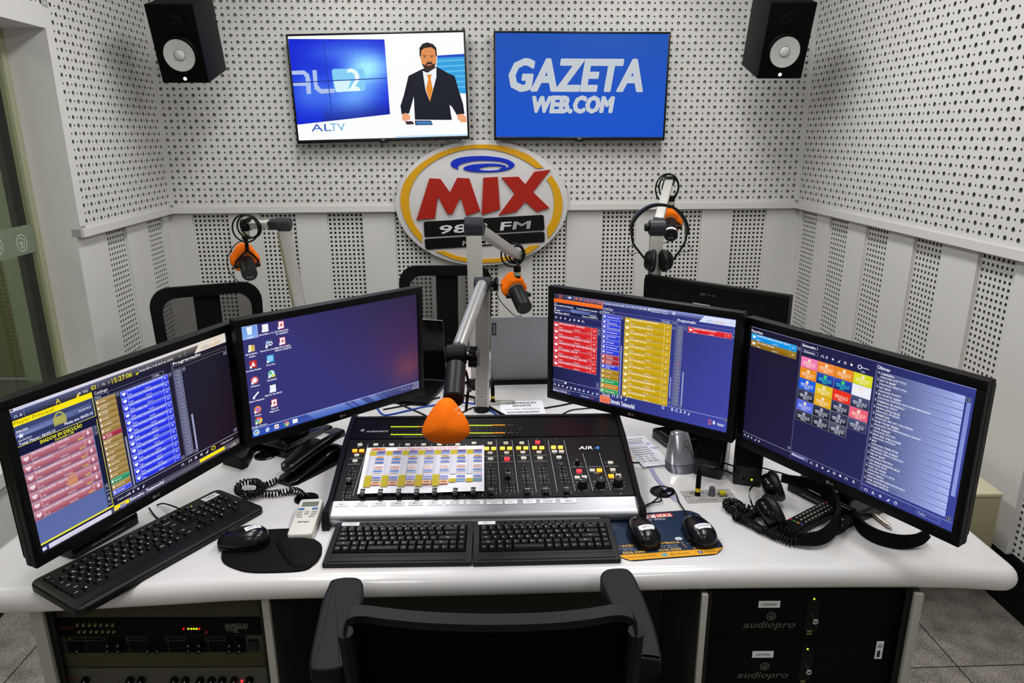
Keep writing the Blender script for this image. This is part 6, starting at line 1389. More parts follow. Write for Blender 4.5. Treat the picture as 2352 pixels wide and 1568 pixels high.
pb = JF @ Vector((-.130*.23, 0, .004))
plug('black headphone plug with yellow band standing in the right jack panel', pb, [pb+Vector((.004, .004, .082)), D(1625, 1080, .80), D(1655, 1078, .785), D(1700, 1092, .765), D(1760, 1098, .765)])
pb = JF2 @ Vector((-.100*.23, 0, .004))
plug('black headphone plug with yellow band beside the MIC 1 post', D(1132, 922, .754), [D(1132, 922, .754)+Vector((-.004, .0, .085)), D(1126, 878, .80), D(1118, 862, .81)])
# ================================================================ papers, gadgets right of the console
def sheet_px(name, label, pts, zs, cvfn=None, W=100, H=100, col='sheet_paper', cat='paper'):
    P = [D(*p, zz) for p, zz in zip(pts, zs)]; ux = ((P[1]-P[0])+(P[2]-P[3])).normalized(); v_ = (P[0]-P[3])+(P[1]-P[2]); v_ = (v_-ux*v_.dot(ux)).normalized()
    o_ = sum(P, Vector())/4; w_ = ((P[1]-P[0]).length+(P[2]-P[3]).length)/2; h_ = abs(((P[0]-P[3])+(P[1]-P[2])).dot(v_))/2
    F = frame(o_, ux, v_); t = thing(name, label, cat, o_-Vector((0, 0, .0005)))
    part('sheet', M(col), t, lambda q: q.box((0, 0, -.0003), (w_, h_, .0005)), F)
    if cvfn: cv = Canvas(w_, h_, W, H); cv.z0 = .0002; cvfn(cv); cv.build('sheet_print', PRINT, t, F)
    return t, F
def c_card(cv):
    cv.text('AS PRIMEIRAS DO', 50, 22, 17, '#2c2c34', al='c', bold=True, fit=70); cv.text('ESPORTE', 50, 42, 17, '#2c2c34', al='c', bold=True, fit=42); cv.text('Segunda a sábado - 06:45 às 07:00 horas', 50, 64, 10, '#33333a', al='c', fit=80); cv.text('RÁDIO GAZETA DE ALAGOAS', 50, 88, 13, '#2c2c34', al='c', bold=True, fit=72)
sheet_px('programme_card', 'white programme card with black headline standing behind the console', [(1148, 922), (1249, 919), (1250, 950), (1150, 953)], [.752]*4, c_card)
def c_tab(cv):
    cv.text('Agora você já sabe, o rei do grelhado', 8, 8, 6, '#444444', fit=78); cv.text('Aparecida Das Fotos Todo Dia', 12, 16, 7, '#333333', fit=62)
    for x in (18, 30, 42, 50, 62): cv.text('Mix', x, 24, 8, '#5a5ad0', ital=.3)
    cv.text('Abc', 78, 30, 10, '#5a5ad0', ital=.3); cv.text('Alagoas', 80, 46, 10, '#6a6ad8', ital=.3)
    for i in range(11): cv.line(6+i*6.6, 27, 6+i*6.6, 96, .5, '#8a8a92', 2)
    for j in range(3): cv.line(6, 34+j*26, 76, 34+j*26, .4, '#9a9aa2', 2)
    for i in range(10):
        for j in range(7 if i % 3 else 4): cv.rect(8+i*6.6, 38+j*7.4, 4, 2.2, '#4a4a52', 2)
sheet_px('note_sheet', 'white sheet with blue handwriting lying flat under the printed table', [(1424, 1004), (1500, 998), (1515, 1072), (1448, 1075)], [.7515]*4, lambda cv: cv.text('Mix Radio', 12, 20, 12, '#5a5ad0', ital=.3))
sheet_px('note_sheet', 'printed table with blue handwriting on top of the papers right of the console', [(1436, 1008), (1498, 998), (1525, 1069), (1462, 1071)], [.757]*4, c_tab)
p = D(1452, 1050, .755); t = thing('calculator', 'small black and white calculator with red and yellow keys under the papers', 'calculator', (p.x, p.y, .7522), math.radians(10))
F = TR((p.x+.014, p.y+.012, .752), math.radians(10)); part('body', BLACK, t, lambda q: q.prism(rrect(.050, .085, .005, 3), 0, .0035, bev=.001), F); part('face', PAPER, t, lambda q: q.prism(rrect(.046, .080, .004, 3), .0035, .0038), F)
for i, c_ in enumerate(('#c02020', '#c02020', '#c02020', '#d86020', '#e0c020')): part('key', M('key_'+c_[1:], c_, 0.5, bump=0.01), t, lambda q: q.cyl((-.018, .024-i*.0115, .0038), (-.018, .024-i*.0115, .0046), .0035, n=12), F)
# silver gadget
gb = D(1565, 1078, .752); t = thing('silver_gadget', 'glossy silver grey scanner shaped like a large mouse standing on the desk', 'scanner', (gb.x, gb.y, .7503))
def gad(q, zlo=0.0, zhi=1.0):
    def fn(u_, v_):
        v2 = zlo+(zhi-zlo)*v_; a_ = 2*PI*u_; w_ = .040*(1-.50*max(0, v2-.15)**1.2); d_ = .036*(1-.70*max(0, v2-.1)); zc = .080*v2
        r = 1.0 if v2 < .97 else .5
        return Vector((w_*r*math.copysign(abs(math.cos(a_))**.7, math.cos(a_))+.020*v2, .045*v2*1.6+d_*r*math.copysign(abs(math.sin(a_))**.7, math.sin(a_)), zc))
    q.grid(fn, 28, 16)
    if zhi == 1.0: q.add([fn(k/28, 1) for k in range(28)], [tuple(range(28))])
gF = TR((gb.x, gb.y+.01, .7503), .15)
part('shell', M('gloss_silver_grey', '#8c8e98', 0.22, 0.25, spec=0.6, coat=.6, bump=0.005), t, lambda q: gad(q, .22, 1.0), gF, smooth=60)
part('base', M('gloss_grey_base', '#5e606a', 0.3, 0.3, spec=0.4, bump=0.01), t, lambda q: gad(q, 0, .21), gF, smooth=60)
def eight(q):
    for (dx, dz, r) in ((0, 0, .0075), (.006, .012, .0075)):
        q.tube([Vector((.006+dx+r*math.cos(a_*PI/9), -.0125+.0005*dz*100*1.35, .062+dz+r*math.sin(a_*PI/9))) + Vector((0, (dz+r*math.sin(a_*PI/9))*.78, 0)) for a_ in range(18)], .0007, 5, closed=True)
part('red_mark', M('dark_red_ink', '#5c1a1c', 0.5, bump=0.01), t, eight, gF)
# pc speakers
def pcspk(label, fl, fr_, h_, dep, extra=None):
    a, b_ = D(*fl), D(*fr_); d = b_-a; yaw = math.atan2(d.y, d.x); w_ = d.length; c = (a+b_)/2
    F = TR((c.x, c.y, .7503), yaw, math.radians(-5)); t = thing('computer_speaker', label, 'speaker', (c.x, c.y, .7503), yaw, 'pair of black desktop speakers right of the console')
    part('cabinet', BLACKG, t, lambda q: q.box((0, dep/2, h_/2), (w_, dep, h_), bev=.008), F)
    part('grille', BLACKM, t, lambda q: q.box((0, -.001, h_*.60), (w_*.86, .004, h_*.68), bev=.002), F)
    if extra: extra(t, F, w_, h_)
    return t
def ex1(t, F, w_, h_):
    cv = Canvas(w_, h_, w_*1000, h_*1000); cv.z0 = .0004; cv.text('MULTILASER', w_*500, h_*1000-32, 5.4, '#77777c', al='c', bold=True, sx=1.2); cv.build('maker_name', PRINT, t, F @ TR((0, -.0006, h_/2), 0, PI/2))
def ex2(t, F, w_, h_):
    part('power_light', M('lit_b8ff20'), t, lambda q: q.ball((w_*.16, -.001, .020), .0026, n=10), F); part('phone_jack', BLACKM, t, lambda q: q.lathe([(.004, 0), (.004, .002), (.0025, .002)], 14, 0, TR((-w_*.12, 0, .020), 0, PI/2)), F)
pcspk('black desktop speaker standing under the right edge of the gold button monitor', (1591, 1089), (1655, 1104), .185, .085, ex1)
pcspk('black desktop speaker with a small green light, between the two right monitors', (1681, 1112), (1748, 1121), .205, .085, ex2)
# black wedge foot behind the left monitors
A_ = [D(x, y) for x, y in ((512, 1066), (556, 1079), (570, 1072), (586, 1040), (645, 985), (618, 975), (560, 1020), (535, 1050))]
m = MB(); m.prism([(p.x, p.y) for p in A_], .7503, .785, bev=.004); o = m.build('docking_station', BLACK, None); tag(o, 'black angular docking station lying behind the gap of the two left monitors', 'docking station')
# pens
def pen(label, a, b_, r, mats, caps=True):
    a, b_ = Vector(a), Vector(b_); d = (b_-a).normalized(); t = thing('ballpoint_pen', label, 'pen', (a+b_)/2)
    part('barrel', mats[0], t, lambda q: q.cyl(a+d*.012, b_, r, n=14)); part('tip', mats[1], t, lambda q: q.cyl(a+d*.012, a, r*.9, .0008, n=14))
    part('clip', mats[1], t, lambda q: q.box((0, 0, 0), (.0025, .001, .035), T=along(b_-d*.02+Vector((0, 0, r)), b_+Vector((0, 0, r)))))
pen('clear ballpoint pen tip poking out beneath the far left monitor', D(228, 1246, .754), D(196, 1226, .754), .004, (M('clear_amber_barrel', '#8a8478', 0.2, spec=0.5, bump=0.01), M('brass_tip', '#8a7448', 0.3, 0.8, bump=0.01)))
pen('silver ballpoint pen lying under the far right monitor beside the headphones', D(2050, 1214, .756), D(1985, 1165, .756), .006, (M('satin_silver', '#b0a69c', 0.3, 0.7, bump=0.01), CHROME))
# laptop with the lid towards us
a = D(1127, 875, .762); b_ = D(1262, 872, .762); xx = (b_-a); xx.z = 0; yaw = math.atan2(xx.y, xx.x)
t = thing('laptop', 'open grey laptop seen from the back of its lid, on the guests side', 'laptop', (a.x+.17, a.y+.10, .7503), yaw)
wl_ = .36; lidF = frame(a+Vector((math.cos(yaw), math.sin(yaw), 0))*wl_/2, (math.cos(yaw), math.sin(yaw), 0), (-math.sin(yaw)*-.22, -.22*math.cos(yaw)*1.0, 1.0))
lh = .262
part('lid', M('laptop_grey_metal', '#8a8c92', 0.5, 0.35, spec=0.3, bump=0.04, bscale=1500), t, lambda q: q.box((0, lh/2, 0), (wl_, lh, .006), bev=.0015), lidF)
part('keyboard_deck', M('laptop_grey_metal'), t, lambda q: q.box((0, .125, -.005), (wl_, .25, .016), bev=.003, T=None), TR((a.x+wl_/2*math.cos(yaw), a.y+.012, .764), yaw))
part('hinge', BLACK, t, lambda q: q.box((0, .002, -.002), (wl_*.96, .018, .016), bev=.002), TR((a.x+wl_/2*math.cos(yaw), a.y+.003, .7605), yaw))
cv = Canvas(.016, .050, 16, 50); cv.rect(0, 0, 16, 50, '#2c2d30', 1)
bd = cv.build('maker_badge', PRINT, t, lidF @ Matrix.Translation((-wl_/2+.013, lh-.045, .0034)))
cv = Canvas(.050, .016, 50, 16); cv.z0 = .0004; cv.text('Lenovo', 25, 11.5, 11, '#b9bbc0', al='c'); cv.build('maker_name', PRINT, bd, lidF @ Matrix.Translation((-wl_/2+.013, lh-.045, .0034)) @ Matrix.Rotation(PI/2, 4, 'Z'))
# second, black laptop left of the post
a = D(962, 915, .756); b_ = D(1045, 935, .756)
t = thing('laptop', 'black open laptop with its lid between the left monitor and the MIC 1 post', 'laptop', (-.27, 2.48, .7503), .25)
F = TR((-.40, 2.50, .76), -.22)
part('lid', BLACKG, t, lambda q: q.box((0, 0, .125), (.33, .008, .235), bev=.003), F @ Matrix.Rotation(.12, 4, 'X'))
part('lid_rim', CHROME, t, lambda q: q.box((0, -.002, .2435), (.33, .003, .0016)), F @ Matrix.Rotation(.12, 4, 'X'))
part('keyboard_deck', BLACK, t, lambda q: q.box((0, -.11, -.002), (.33, .23, .014), bev=.003), F)
cv = Canvas(.03, .03, 30, 30); cv.ring(15, 15, 11, 13.5, '#8b8d92', 1, 24); cv.build('round_logo', PRINT, t, F @ Matrix.Rotation(.12, 4, 'X') @ TR((.05, -.0045, .205), 0, PI/2))
# headphones, remote and coil on the right
def headphone(label, path, cupA, cupB, nA, nB, w_=.030, mat=BLACKM):
    t = thing('headphones', label, 'headphones', sum((Vector(p) for p in path), Vector())/len(path))
    sp = spline(path, 10)
    def band(q):
        N = len(sp); vs = []
        for i, p in enumerate(sp):
            tg = (sp[min(i+1, N-1)]-sp[max(i-1, 0)]).normalized(); up = Vector(nA).cross(tg); ax = (Vector(nA)-tg*Vector(nA).dot(tg)).normalized(); th_ = tg.cross(ax)
            e = w_/2*(.55+.45*math.sin(PI*i/(N-1)))
            for sx_, sy in ((-1, -1), (1, -1), (1, 1), (-1, 1)): vs.append(p+ax*e*sx_+th_*.0045*sy)
        fs = [(i*4+k, i*4+(k+1) % 4, (i+1)*4+(k+1) % 4, (i+1)*4+k) for i in range(N-1) for k in range(4)]+[(0, 3, 2, 1), tuple(range((N-1)*4, N*4))]; q.add(vs, fs)
    part('headband', mat, t, band, recalc=True)
    return t
hz = .775
t = headphone('black headphones lying on their side between the panel and the right monitor', [z(1795, 1098, .825), z(1850, 1108, .82), z(1898, 1128, .805), z(1925, 1165, .79), z(1922, 1200, .78), z(1890, 1232, .775), z(1840, 1238, .77), z(1790, 1222, .765)], 0, 0, (0, .35, .94), 0, w_=.034)
def cup(t, c, n_, R_=.036):
    n_ = Vector(n_).normalized(); c = Vector(c); Fc = along(c, c+n_)
    k = part('ear_cup', BLACKG, t, lambda q: q.lathe([(0, -.024), (R_*.55, -.024), (R_*.86, -.019), (R_*.95, -.008), (R_*.95, .0), (R_*.7, .002)], 30, 0, Fc), smooth=50)
    part('ear_pad', M('black_leather_pad', '#0b0b0b', 0.42, spec=0.3, bump=0.15, bscale=250), k, lambda q: q.lathe([(R_*.9, -.001), (R_*1.04, .004), (R_*1.06, .012), (R_*.98, .019), (R_*.82, .021), (R_*.62, .017), (R_*.56, .006), (0, .004)], 30, 0, Fc), smooth=60)
cup(t, z(1774, 1118, .797), (.75, -.1, .30), .037); cup(t, z(1768, 1178, .789), (.8, .1, .35), .040)
part('yoke', BLACKG, t, lambda q: q.tube(spline([z(1742, 1108, .80), z(1722, 1125, .79), z(1728, 1160, .77), z(1752, 1195, .765), z(1790, 1215, .765)], 6), .0022, 8))
headphone('second black headband arching on the desk under the far right monitor', [z(1958, 1172, .782), z(1975, 1205, .768), z(2010, 1230, .764), z(2060, 1243, .764), z(2105, 1240, .766), z(2130, 1225, .775)], 0, 0, (0, .5, .86), 0, w_=.032)
coil('coiled_cord', [z(1690, 1175, .762), z(1668, 1162, .764), z(1678, 1150, .768), z(1698, 1160, .766), z(1712, 1176, .764), z(1735, 1180, .762), z(1700, 1192, .762), z(1690, 1180, .764), z(1720, 1200, .762), z(1755, 1218, .762), z(1790, 1233, .762), z(1822, 1243, .762), z(1850, 1232, .762)], 62, .0088, .0021, 'thick coiled black headphone cord in front of the desk headphones', 'cord')
coil('coiled_cord', [z(1690, 1165, .764), z(1725, 1168, .764), z(1755, 1186, .764), z(1790, 1208, .764), z(1830, 1228, .764), z(1870, 1232, .762), z(1905, 1225, .762), z(1930, 1212, .762), z(1950, 1200, .762), z(1962, 1190, .762)], 40, .0095, .0021, 'looser coiled black headphone cord running towards the far right monitor', 'cord')
a, b_ = z(1798, 1214, .772), z(1920, 1150, .772); d = b_-a; yaw = math.atan2(d.y, d.x); c = (a+b_)/2
t = thing('remote_control', 'black television remote with coloured buttons inside the headphone loop', 'remote control', (c.x, c.y, .7503), yaw); F = TR((c.x, c.y, .752), yaw)
part('body', BLACK, t, lambda q: q.prism(rrect(.19, .044, .008, 4), 0, .018, bev=.004), F)
for i, c_ in enumerate(('#a02020', '#1c8040', '#c08818', '#2848a0')): part('colour_button', M('key_'+c_[1:], c_, 0.5, bump=0.01), t, lambda q: q.box((-.055, .015-i*.0095, .0187), (.004, .007, .0016)), F)
for i in range(9):
    for j in range(3): part('button', M('grey_button'), t, lambda q: q.box((-.036+i*.0135, .012-j*.012, .0187), (.006, .003, .0012)), F)
part('power_button', M('key_a02020'), t, lambda q: q.box((.084, .010, .0187), (.005, .005, .0014)), F)
# loose cables around the post
BL = M('blue_network_cable', '#1c48b0', 0.45, spec=0.3, bump=0.01)
cable('network_cable', [z(905, 950), z(935, 943), z(985, 932), z(1040, 925, .765), z(1092, 927), z(1120, 938), z(1145, 955)], .003, BL, 'blue network cable running across the desk behind the console', 'cable')
cable('network_cable', [z(865, 935), z(880, 952), z(905, 950)], .003, BL, 'short blue network cable end beside the left console monitor', 'cable')
cable('network_cable', [z(930, 908), z(945, 920), z(968, 912), z(975, 905)], .003, BL, 'blue network cable loop below the right corner of the icon monitor', 'cable')
for pts, lb, r in (([z(905, 922), z(935, 935), z(970, 950), z(990, 962)], 'thin black cable crossing the desk below the icon monitor', .0025), ([z(880, 940), z(960, 925), z(1010, 912)], 'black cable lying beside the blue network cable', .0025), ([z(1065, 908, .76), z(1095, 915, .76), z(1125, 935), z(1160, 955)], 'thick black cable passing behind the MIC 1 post', .005), ([z(1066, 880, .80), z(1080, 876, .81), z(1096, 874, .80), z(1098, 900, .77), z(1092, 925, .755)], 'ribbed black cable looping to the MIC 1 post', .006), ([z(1060, 948), z(1080, 938), z(1100, 930, .76), z(1098, 915, .76)], 'thin black cable at the foot of the MIC 1 post', .0025), ([z(1250, 937), z(1290, 930), z(1330, 922), z(1370, 915)], 'black cable running right from the programme card', .0028), ([z(1285, 955), z(1310, 942), z(1340, 938), z(1375, 935)], 'grey cable curving on the desk beside the gold button monitor', .002), ([z(1668, 1064, .77), z(1690, 1072, .77)], 'short black cable between the two desktop speakers', .0022), ([z(1745, 1072, .76), z(1790, 1085, .76), z(1830, 1095, .76), z(1865, 1092, .765)], 'black cable running behind the desk headphones', .0022), ([z(1852, 1112, .756), z(1852, 1135), z(1875, 1155), z(1905, 1165)], 'thin black cable hanging from the far right monitor', .0018)):
    cable('loose_cable', pts, r, RUBBER, lb, 'cable')
m = MB(); p = z(1852, 1090, .768); m.box((0, 0, 0), (.030, .012, .010), bev=.002, T=TR(p, -.1)); o = m.build('usb_connector', CHROME, None); tag(o, 'silver usb connector below the far right monitor', 'connector')
# ================================================================ microphone arms and microphones
ORANGE = M('orange_foam', '#f07010', 0.9, spec=0.1, bump=0.5, bscale=700, var=0.06, vscale=60)
JOINT = M('slate_joint', '#25282f', 0.42, spec=0.3, bump=0.03)
MICB = M('microphone_body', '#0d0e10', 0.45, 0.2, spec=0.3, bump=0.03)
SIDEM = M('profile_side', '#7d7b5e', 0.5, 0.2, spec=0.2, bump=0.02)
def beam(q, a, b_, w_, d_, up=(0, -1, 0), bev=.004, mi=0):
    a, b_ = Vector(a), Vector(b_); z_ = (b_-a).normalized(); y_ = Vector(up); y_ = (y_-z_*y_.dot(z_)).normalized(); x_ = y_.cross(z_)
    F = frame(a, x_, y_, z_); q.box((0, 0, (b_-a).length/2), (w_, d_, (b_-a).length), bev=bev, T=F, mi=mi)
def loops(q, c, rx, ry, r=.0032, ax=(1, 0, 0), up=(0, 0, 1), n=3, jit=.008):
    ax, up = Vector(ax), Vector(up)
    for k in range(n):
        o_ = Vector(c)+ax*jit*(k-1)*1.2+up*jit*.8*(k % 2)+Vector((0, jit*(k-1), 0)); s_ = 1-.14*k
        q.tube([o_+ax*rx*s_*math.cos(t_*2*PI/28)+up*ry*s_*math.sin(t_*2*PI/28) for t_ in range(28)], r, 7, closed=True)
def studio_mic(label, rod_top, foam_c, face_c, R_=.030, foam_R=.054, sticker=False, back=False):
    rod_top, foam_c, face_c = Vector(rod_top), Vector(foam_c), Vector(face_c); ax = (face_c-foam_c).normalized()
    t = thing('studio_microphone', label, 'microphone', rod_top, 0, 'broadcast microphones with orange foam around the studio desk')
    F = along(foam_c, face_c, (0, 0, 1)); L = (face_c-foam_c).length
    part('mic_body', MICB, t, lambda q: q.lathe([(R_*.92, .004), (R_*.95, .012), (R_, .018), (R_, L-.006), (R_*.93, L), (R_*.55, L+.0005), (0, L-.0005)], 28, 0, F), smooth=50)
    # foam: rounded triangular windscreen around the front
    def fm_(q):
        rings = [(-.062, .30), (-.058, .55), (-.045, .82), (-.020, 1.0), (.004, 1.02), (.016, .96), (.022, .82), (.022, .55)]
        n = 30; vs = []
        for z_, k in rings:
            for i in range(n):
                a_ = 2*PI*i/n; r = foam_R*k*(1+.10*math.cos(3*(a_-PI/2)))*(1-.03*math.cos(6*(a_-PI/2))); vs.append((r*math.cos(a_), r*math.sin(a_), z_))
        fs = [(j*n+i, j*n+(i+1) % n, (j+1)*n+(i+1) % n, (j+1)*n+i) for j in range(len(rings)-1) for i in range(n)]+[tuple(reversed(range(n))), tuple(range((len(rings)-1)*n, len(rings)*n))]
        q.add(vs, fs, 0, F)
    fo = part('foam_windscreen', ORANGE, t, fm_, smooth=60, recalc=True)
    part('collar', M('grey_band', '#6f7274', 0.4, 0.3, bump=0.01), t, lambda q: q.lathe([(R_*1.02, .023), (R_*1.04, .026), (R_*1.02, .029)], 28, 0, F, cap=False))
    # yoke: bent strap and two knobs
    piv = foam_c+ax*(L*.42); sx = F.to_3x3() @ Vector((1, 0, 0))
    if abs(sx.z) > .7: sx = F.to_3x3() @ Vector((0, 1, 0))
    def yk(q):
        rb = rod_top+Vector((0, 0, -.045)); 
        for s_ in (-1, 1):
            q.tube([rb, rb.lerp(piv, .35)+sx*s_*R_*.75, rb.lerp(piv, .72)+sx*s_*(R_+.012), piv+sx*s_*(R_+.010)], .0042, 6)
        q.cyl(rod_top, rod_top+Vector((0, 0, -.052)), .0075, n=12)
    part('yoke', BLACK, t, yk)
    for s_ in (-1, 1): part('yoke_knob', BLACK, t, lambda q: q.cyl(piv+sx*s_*(R_+.002), piv+sx*s_*(R_+.020), .009, n=14, bev=.001))
    part('mounting_block', BLACK, t, lambda q: (q.cyl(rod_top+Vector((0, 0, .030)), rod_top+Vector((0, 0, .055)), .016, n=16, bev=.002), q.cyl(rod_top+Vector((0, 0, -.002)), rod_top+Vector((0, 0, .014)), .0145, n=16)))
    part('pale_ring', M('pale_ring', '#9c9c84', 0.5, 0.1, bump=0.01), t, lambda q: q.cyl(rod_top+Vector((0, 0, .014)), rod_top+Vector((0, 0, .030)), .0155, n=16, bev=.001))
    def cb_(q):
        e = face_c-ax*.012-Vector((0, 0, R_*.9)); s0 = rod_top+Vector((-.006, 0, -.006))
        q.tube(spline([s0, s0+Vector((-.040, 0, -.018)), foam_c+Vector((-.072, 0, .0)), foam_c+Vector((-.066, -.01, -.05)), face_c+Vector((-.045, .0, -.028)), face_c+Vector((-.012, .01, -R_*1.0))], 6), .0019, 6)
    part('mic_cable', RUBBER, t, cb_)
    # end cap lettering
    if not back:
        Ff = F @ Matrix.Translation((0, 0, L+.0008)); upv = Ff.to_3x3().inverted() @ Vector((0, 0, 1)); ang = math.atan2(upv.y, upv.x)-PI/2
        Ff = Ff @ Matrix.Rotation(ang, 4, 'Z'); cv = Canvas(R_*2, R_*2, 60, 60); cv.text('SHURE', 30, 43, 7.5, '#8d9093', al='c', bold=True, ital=.1)
        for x in (26, 30, 34): cv.rect(x, 26, 2, 2, '#5a5c5e', 2)
        cv.rect(22, 18, 16, .8, '#5a5c5e', 2); cv.build('cap_lettering', PRINT, t, Ff)
    if sticker:
        part('sticker', PAPER, t, lambda q: q.lathe([(R_*1.012, L-.022), (R_*1.012, L-.007)], 16, 0, F @ Matrix.Rotation(ang+PI/2-.8, 4, 'Z'), cap=False, a0=0, a1=1.7))
    return t
def arm(label, base, top, end, w_, grp='silver profile microphone arms on the desk', bw=.036, knob=True, mats=None, head_axis=(1, 0, 0)):
    base, top, end = Vector(base), Vector(top), Vector(end); t = thing('microphone_arm', label, 'microphone arm', base, 0, grp)
    mat = mats or ALUD
    part('post', mat, t, lambda q: beam(q, base+Vector((0, 0, .02)), top-Vector((0, 0, .02)), w_, w_*.62))
    part('base_plate', BLACK, t, lambda q: q.cyl(base, base+Vector((0, 0, .022)), .045, n=28, bev=.003))
    h = Vector(head_axis).normalized()
    part('head_joint', JOINT, t, lambda q: (q.cyl(top-h*w_*.62, top+h*w_*.62, w_*.56, n=28, bev=.003), q.box((0, 0, -w_*.38), (w_*1.06, w_*.66, w_*.5), bev=.003, T=frame(top, h, (0, 1, 0)))))
    d = (end-top).normalized(); st = top + d*w_*.3
    part('boom', mat, t, lambda q: beam(q, st, end, bw, bw*.8, up=(0, -.3, 1)))
    part('boom_collar', JOINT, t, lambda q: beam(q, st, st+d*.045, bw*1.18, bw*1.0, up=(0, -.3, 1), bev=.004))
    part('end_joint', BLACK, t, lambda q: q.cyl(end-h*.020, end+h*.020, .022, n=20, bev=.003))
    if knob: part('head_knob', BLACK, t, lambda q: q.cyl(top-h*w_*.62, top-h*(w_*.62+.016), w_*.3, n=14, bev=.002))
    return t
# left arm
Yl = 2.78
b_ = D(699, 838, .7505); b_.y = Yl+.03; tp = DY(652, 514, Yl); en = DY(566, 516, Yl+.02)
en.z = DY(572, 516, Yl+.02).z
a1 = arm('left microphone arm with pale profile post rising behind the icon monitor', (DY(699, 770, Yl).x+.005, Yl+.03, .7505), tp, en, .044, bw=.034)
part('side_strip', SIDEM, a1, lambda q: beam(q, Vector((DY(699, 770, Yl).x+.005-.0215, Yl+.022, .78)), tp-Vector((.0215, .008, .03)), .006, .030))
part('cable_loop', RUBBER, a1, lambda q: (loops(q, DY(571, 524, Yl-.03), .050, .052, .0034, n=3),))
rt = DY(565, 548, Yl+.01)
studio_mic('left hanging studio microphone with orange foam, seen from behind', rt, DY(563, 594, Yl+.05), DY(574, 631, Yl-.05))
# centre rear arm
Yc = 2.44
tp = DY(1088, 518, Yc); en = DY(1190, 588, 2.96)
a2 = arm('middle microphone arm whose boom crosses the round sign towards the guests', (DY(1096, 700, Yc).x, Yc, .7505), tp, en, .052, bw=.040, knob=False)
part('cable_loop', RUBBER, a2, lambda q: loops(q, DY(1182, 585, 2.92), .046, .048, .0036, n=3))
rt = DY(1188, 640, 2.96)
studio_mic('middle hanging studio microphone with orange foam pointing down behind the laptop', rt, DY(1181, 658, 2.98), DY(1205, 708, 2.86), R_=.034, foam_R=.053, back=True)
cv = Canvas(.05, .05, 50, 50); cv.ring(25, 25, 17, 18.5, '#f0e8d8', 1, 24); cv.text('98', 25, 33, 22, '#f0e8d8', al='c', bold=True)
# right rear arm
Yr = 2.72
tp = DY(1509, 522, Yr); en = DY(1537, 416, 3.22)
a3 = arm('right microphone arm with headphones hung on it, rising behind the gold button monitor', (DY(1500, 640, Yr).x, Yr, .7505), tp, en, .050, bw=.036)
part('cable_loop', RUBBER, a3, lambda q: loops(q, DY(1536, 432, 3.20), .050, .062, .0036, n=3))
rt = DY(1541, 478, 3.20)
studio_mic('right hanging studio microphone with orange foam and a white sticker on its end', rt, DY(1538, 507, 3.20), DY(1541, 541, 3.06), sticker=True)
# headphones hanging from the right arm
hc = DY(1515, 522, Yr-.045); hp = thing('headphones', 'black headphones hanging on the right microphone arm', 'headphones', hc)
Fh = frame(hc, (1, 0, 0), (0, 0, 1))
def fh(px, py): q = DY(px, py, Yr-.045); return Vector((q.x, q.y, q.z))
bandp = [fh(1452, 541), fh(1451, 515), fh(1466, 492), fh(1490, 475), fh(1515, 470), fh(1545, 476), fh(1566, 495), fh(1577, 518), fh(1578, 538)]
def bnd(q):
    sp = spline(bandp, 8); vs = []; N = len(sp)
    for i, p in enumerate(sp):
        tg = (sp[min(i+1, N-1)]-sp[max(i-1, 0)]).normalized(); n = Vector((0, 1, 0)).cross(tg)
        for sx, sy in ((-1, -1), (1, -1), (1, 1), (-1, 1)): vs.append(p+Vector((0, 1, 0))*.018*sx+n*.0048*sy)
    fs = [(i*4+k, i*4+(k+1) % 4, (i+1)*4+(k+1) % 4, (i+1)*4+k) for i in range(N-1) for k in range(4)]+[(0, 3, 2, 1), tuple(range((N-1)*4, N*4))]; q.add(vs, fs)
part('headband', M('black_leather_pad'), hp, bnd, recalc=True)
for s_, p in ((-1, [(1451, 540), (1455, 560), (1470, 580), (1484, 598)]), (1, [(1577, 538), (1573, 556), (1560, 578), (1545, 598)])):
    part('yoke', BLACK, hp, lambda q: q.tube(spline([fh(*k) for k in p], 5), .0042, 7))
    part('slider', CHROME, hp, lambda q: q.tube([fh(*p[1])-Vector((0, .002, .0)), fh(*p[1])+Vector((0, -.002, .022))], .0025, 6))
    part('thin_wire', RUBBER, hp, lambda q: q.tube(spline([fh(*p[1]), fh(p[1][0]+s_*14, p[1][1]+12), fh(p[1][0]+s_*8, p[1][1]+22), fh(*p[2])], 5), .0013, 5))
for px, s_ in ((1492, -1), (1531, 1)):
    c = fh(px, 598); Fc = along(c, c+Vector((-s_, -.12, -.05)))
    k = part('ear_cup', BLACK, hp, lambda q: q.lathe([(0, -.020), (.022, -.020), (.032, -.014), (.038, -.004), (.038, .004)], 28, 0, Fc), smooth=50)
    part('ear_pad', M('black_leather_pad'), k, lambda q: q.lathe([(.037, .002), (.043, .008), (.043, .016), (.036, .022), (.024, .018), (0, .012)], 28, 0, Fc), smooth=60)
part('cable', RUBBER, hp, lambda q: q.tube(spline([fh(1491, 620), fh(1490, 650), fh(1487, 680), fh(1484, 720)], 6), .0024, 7))
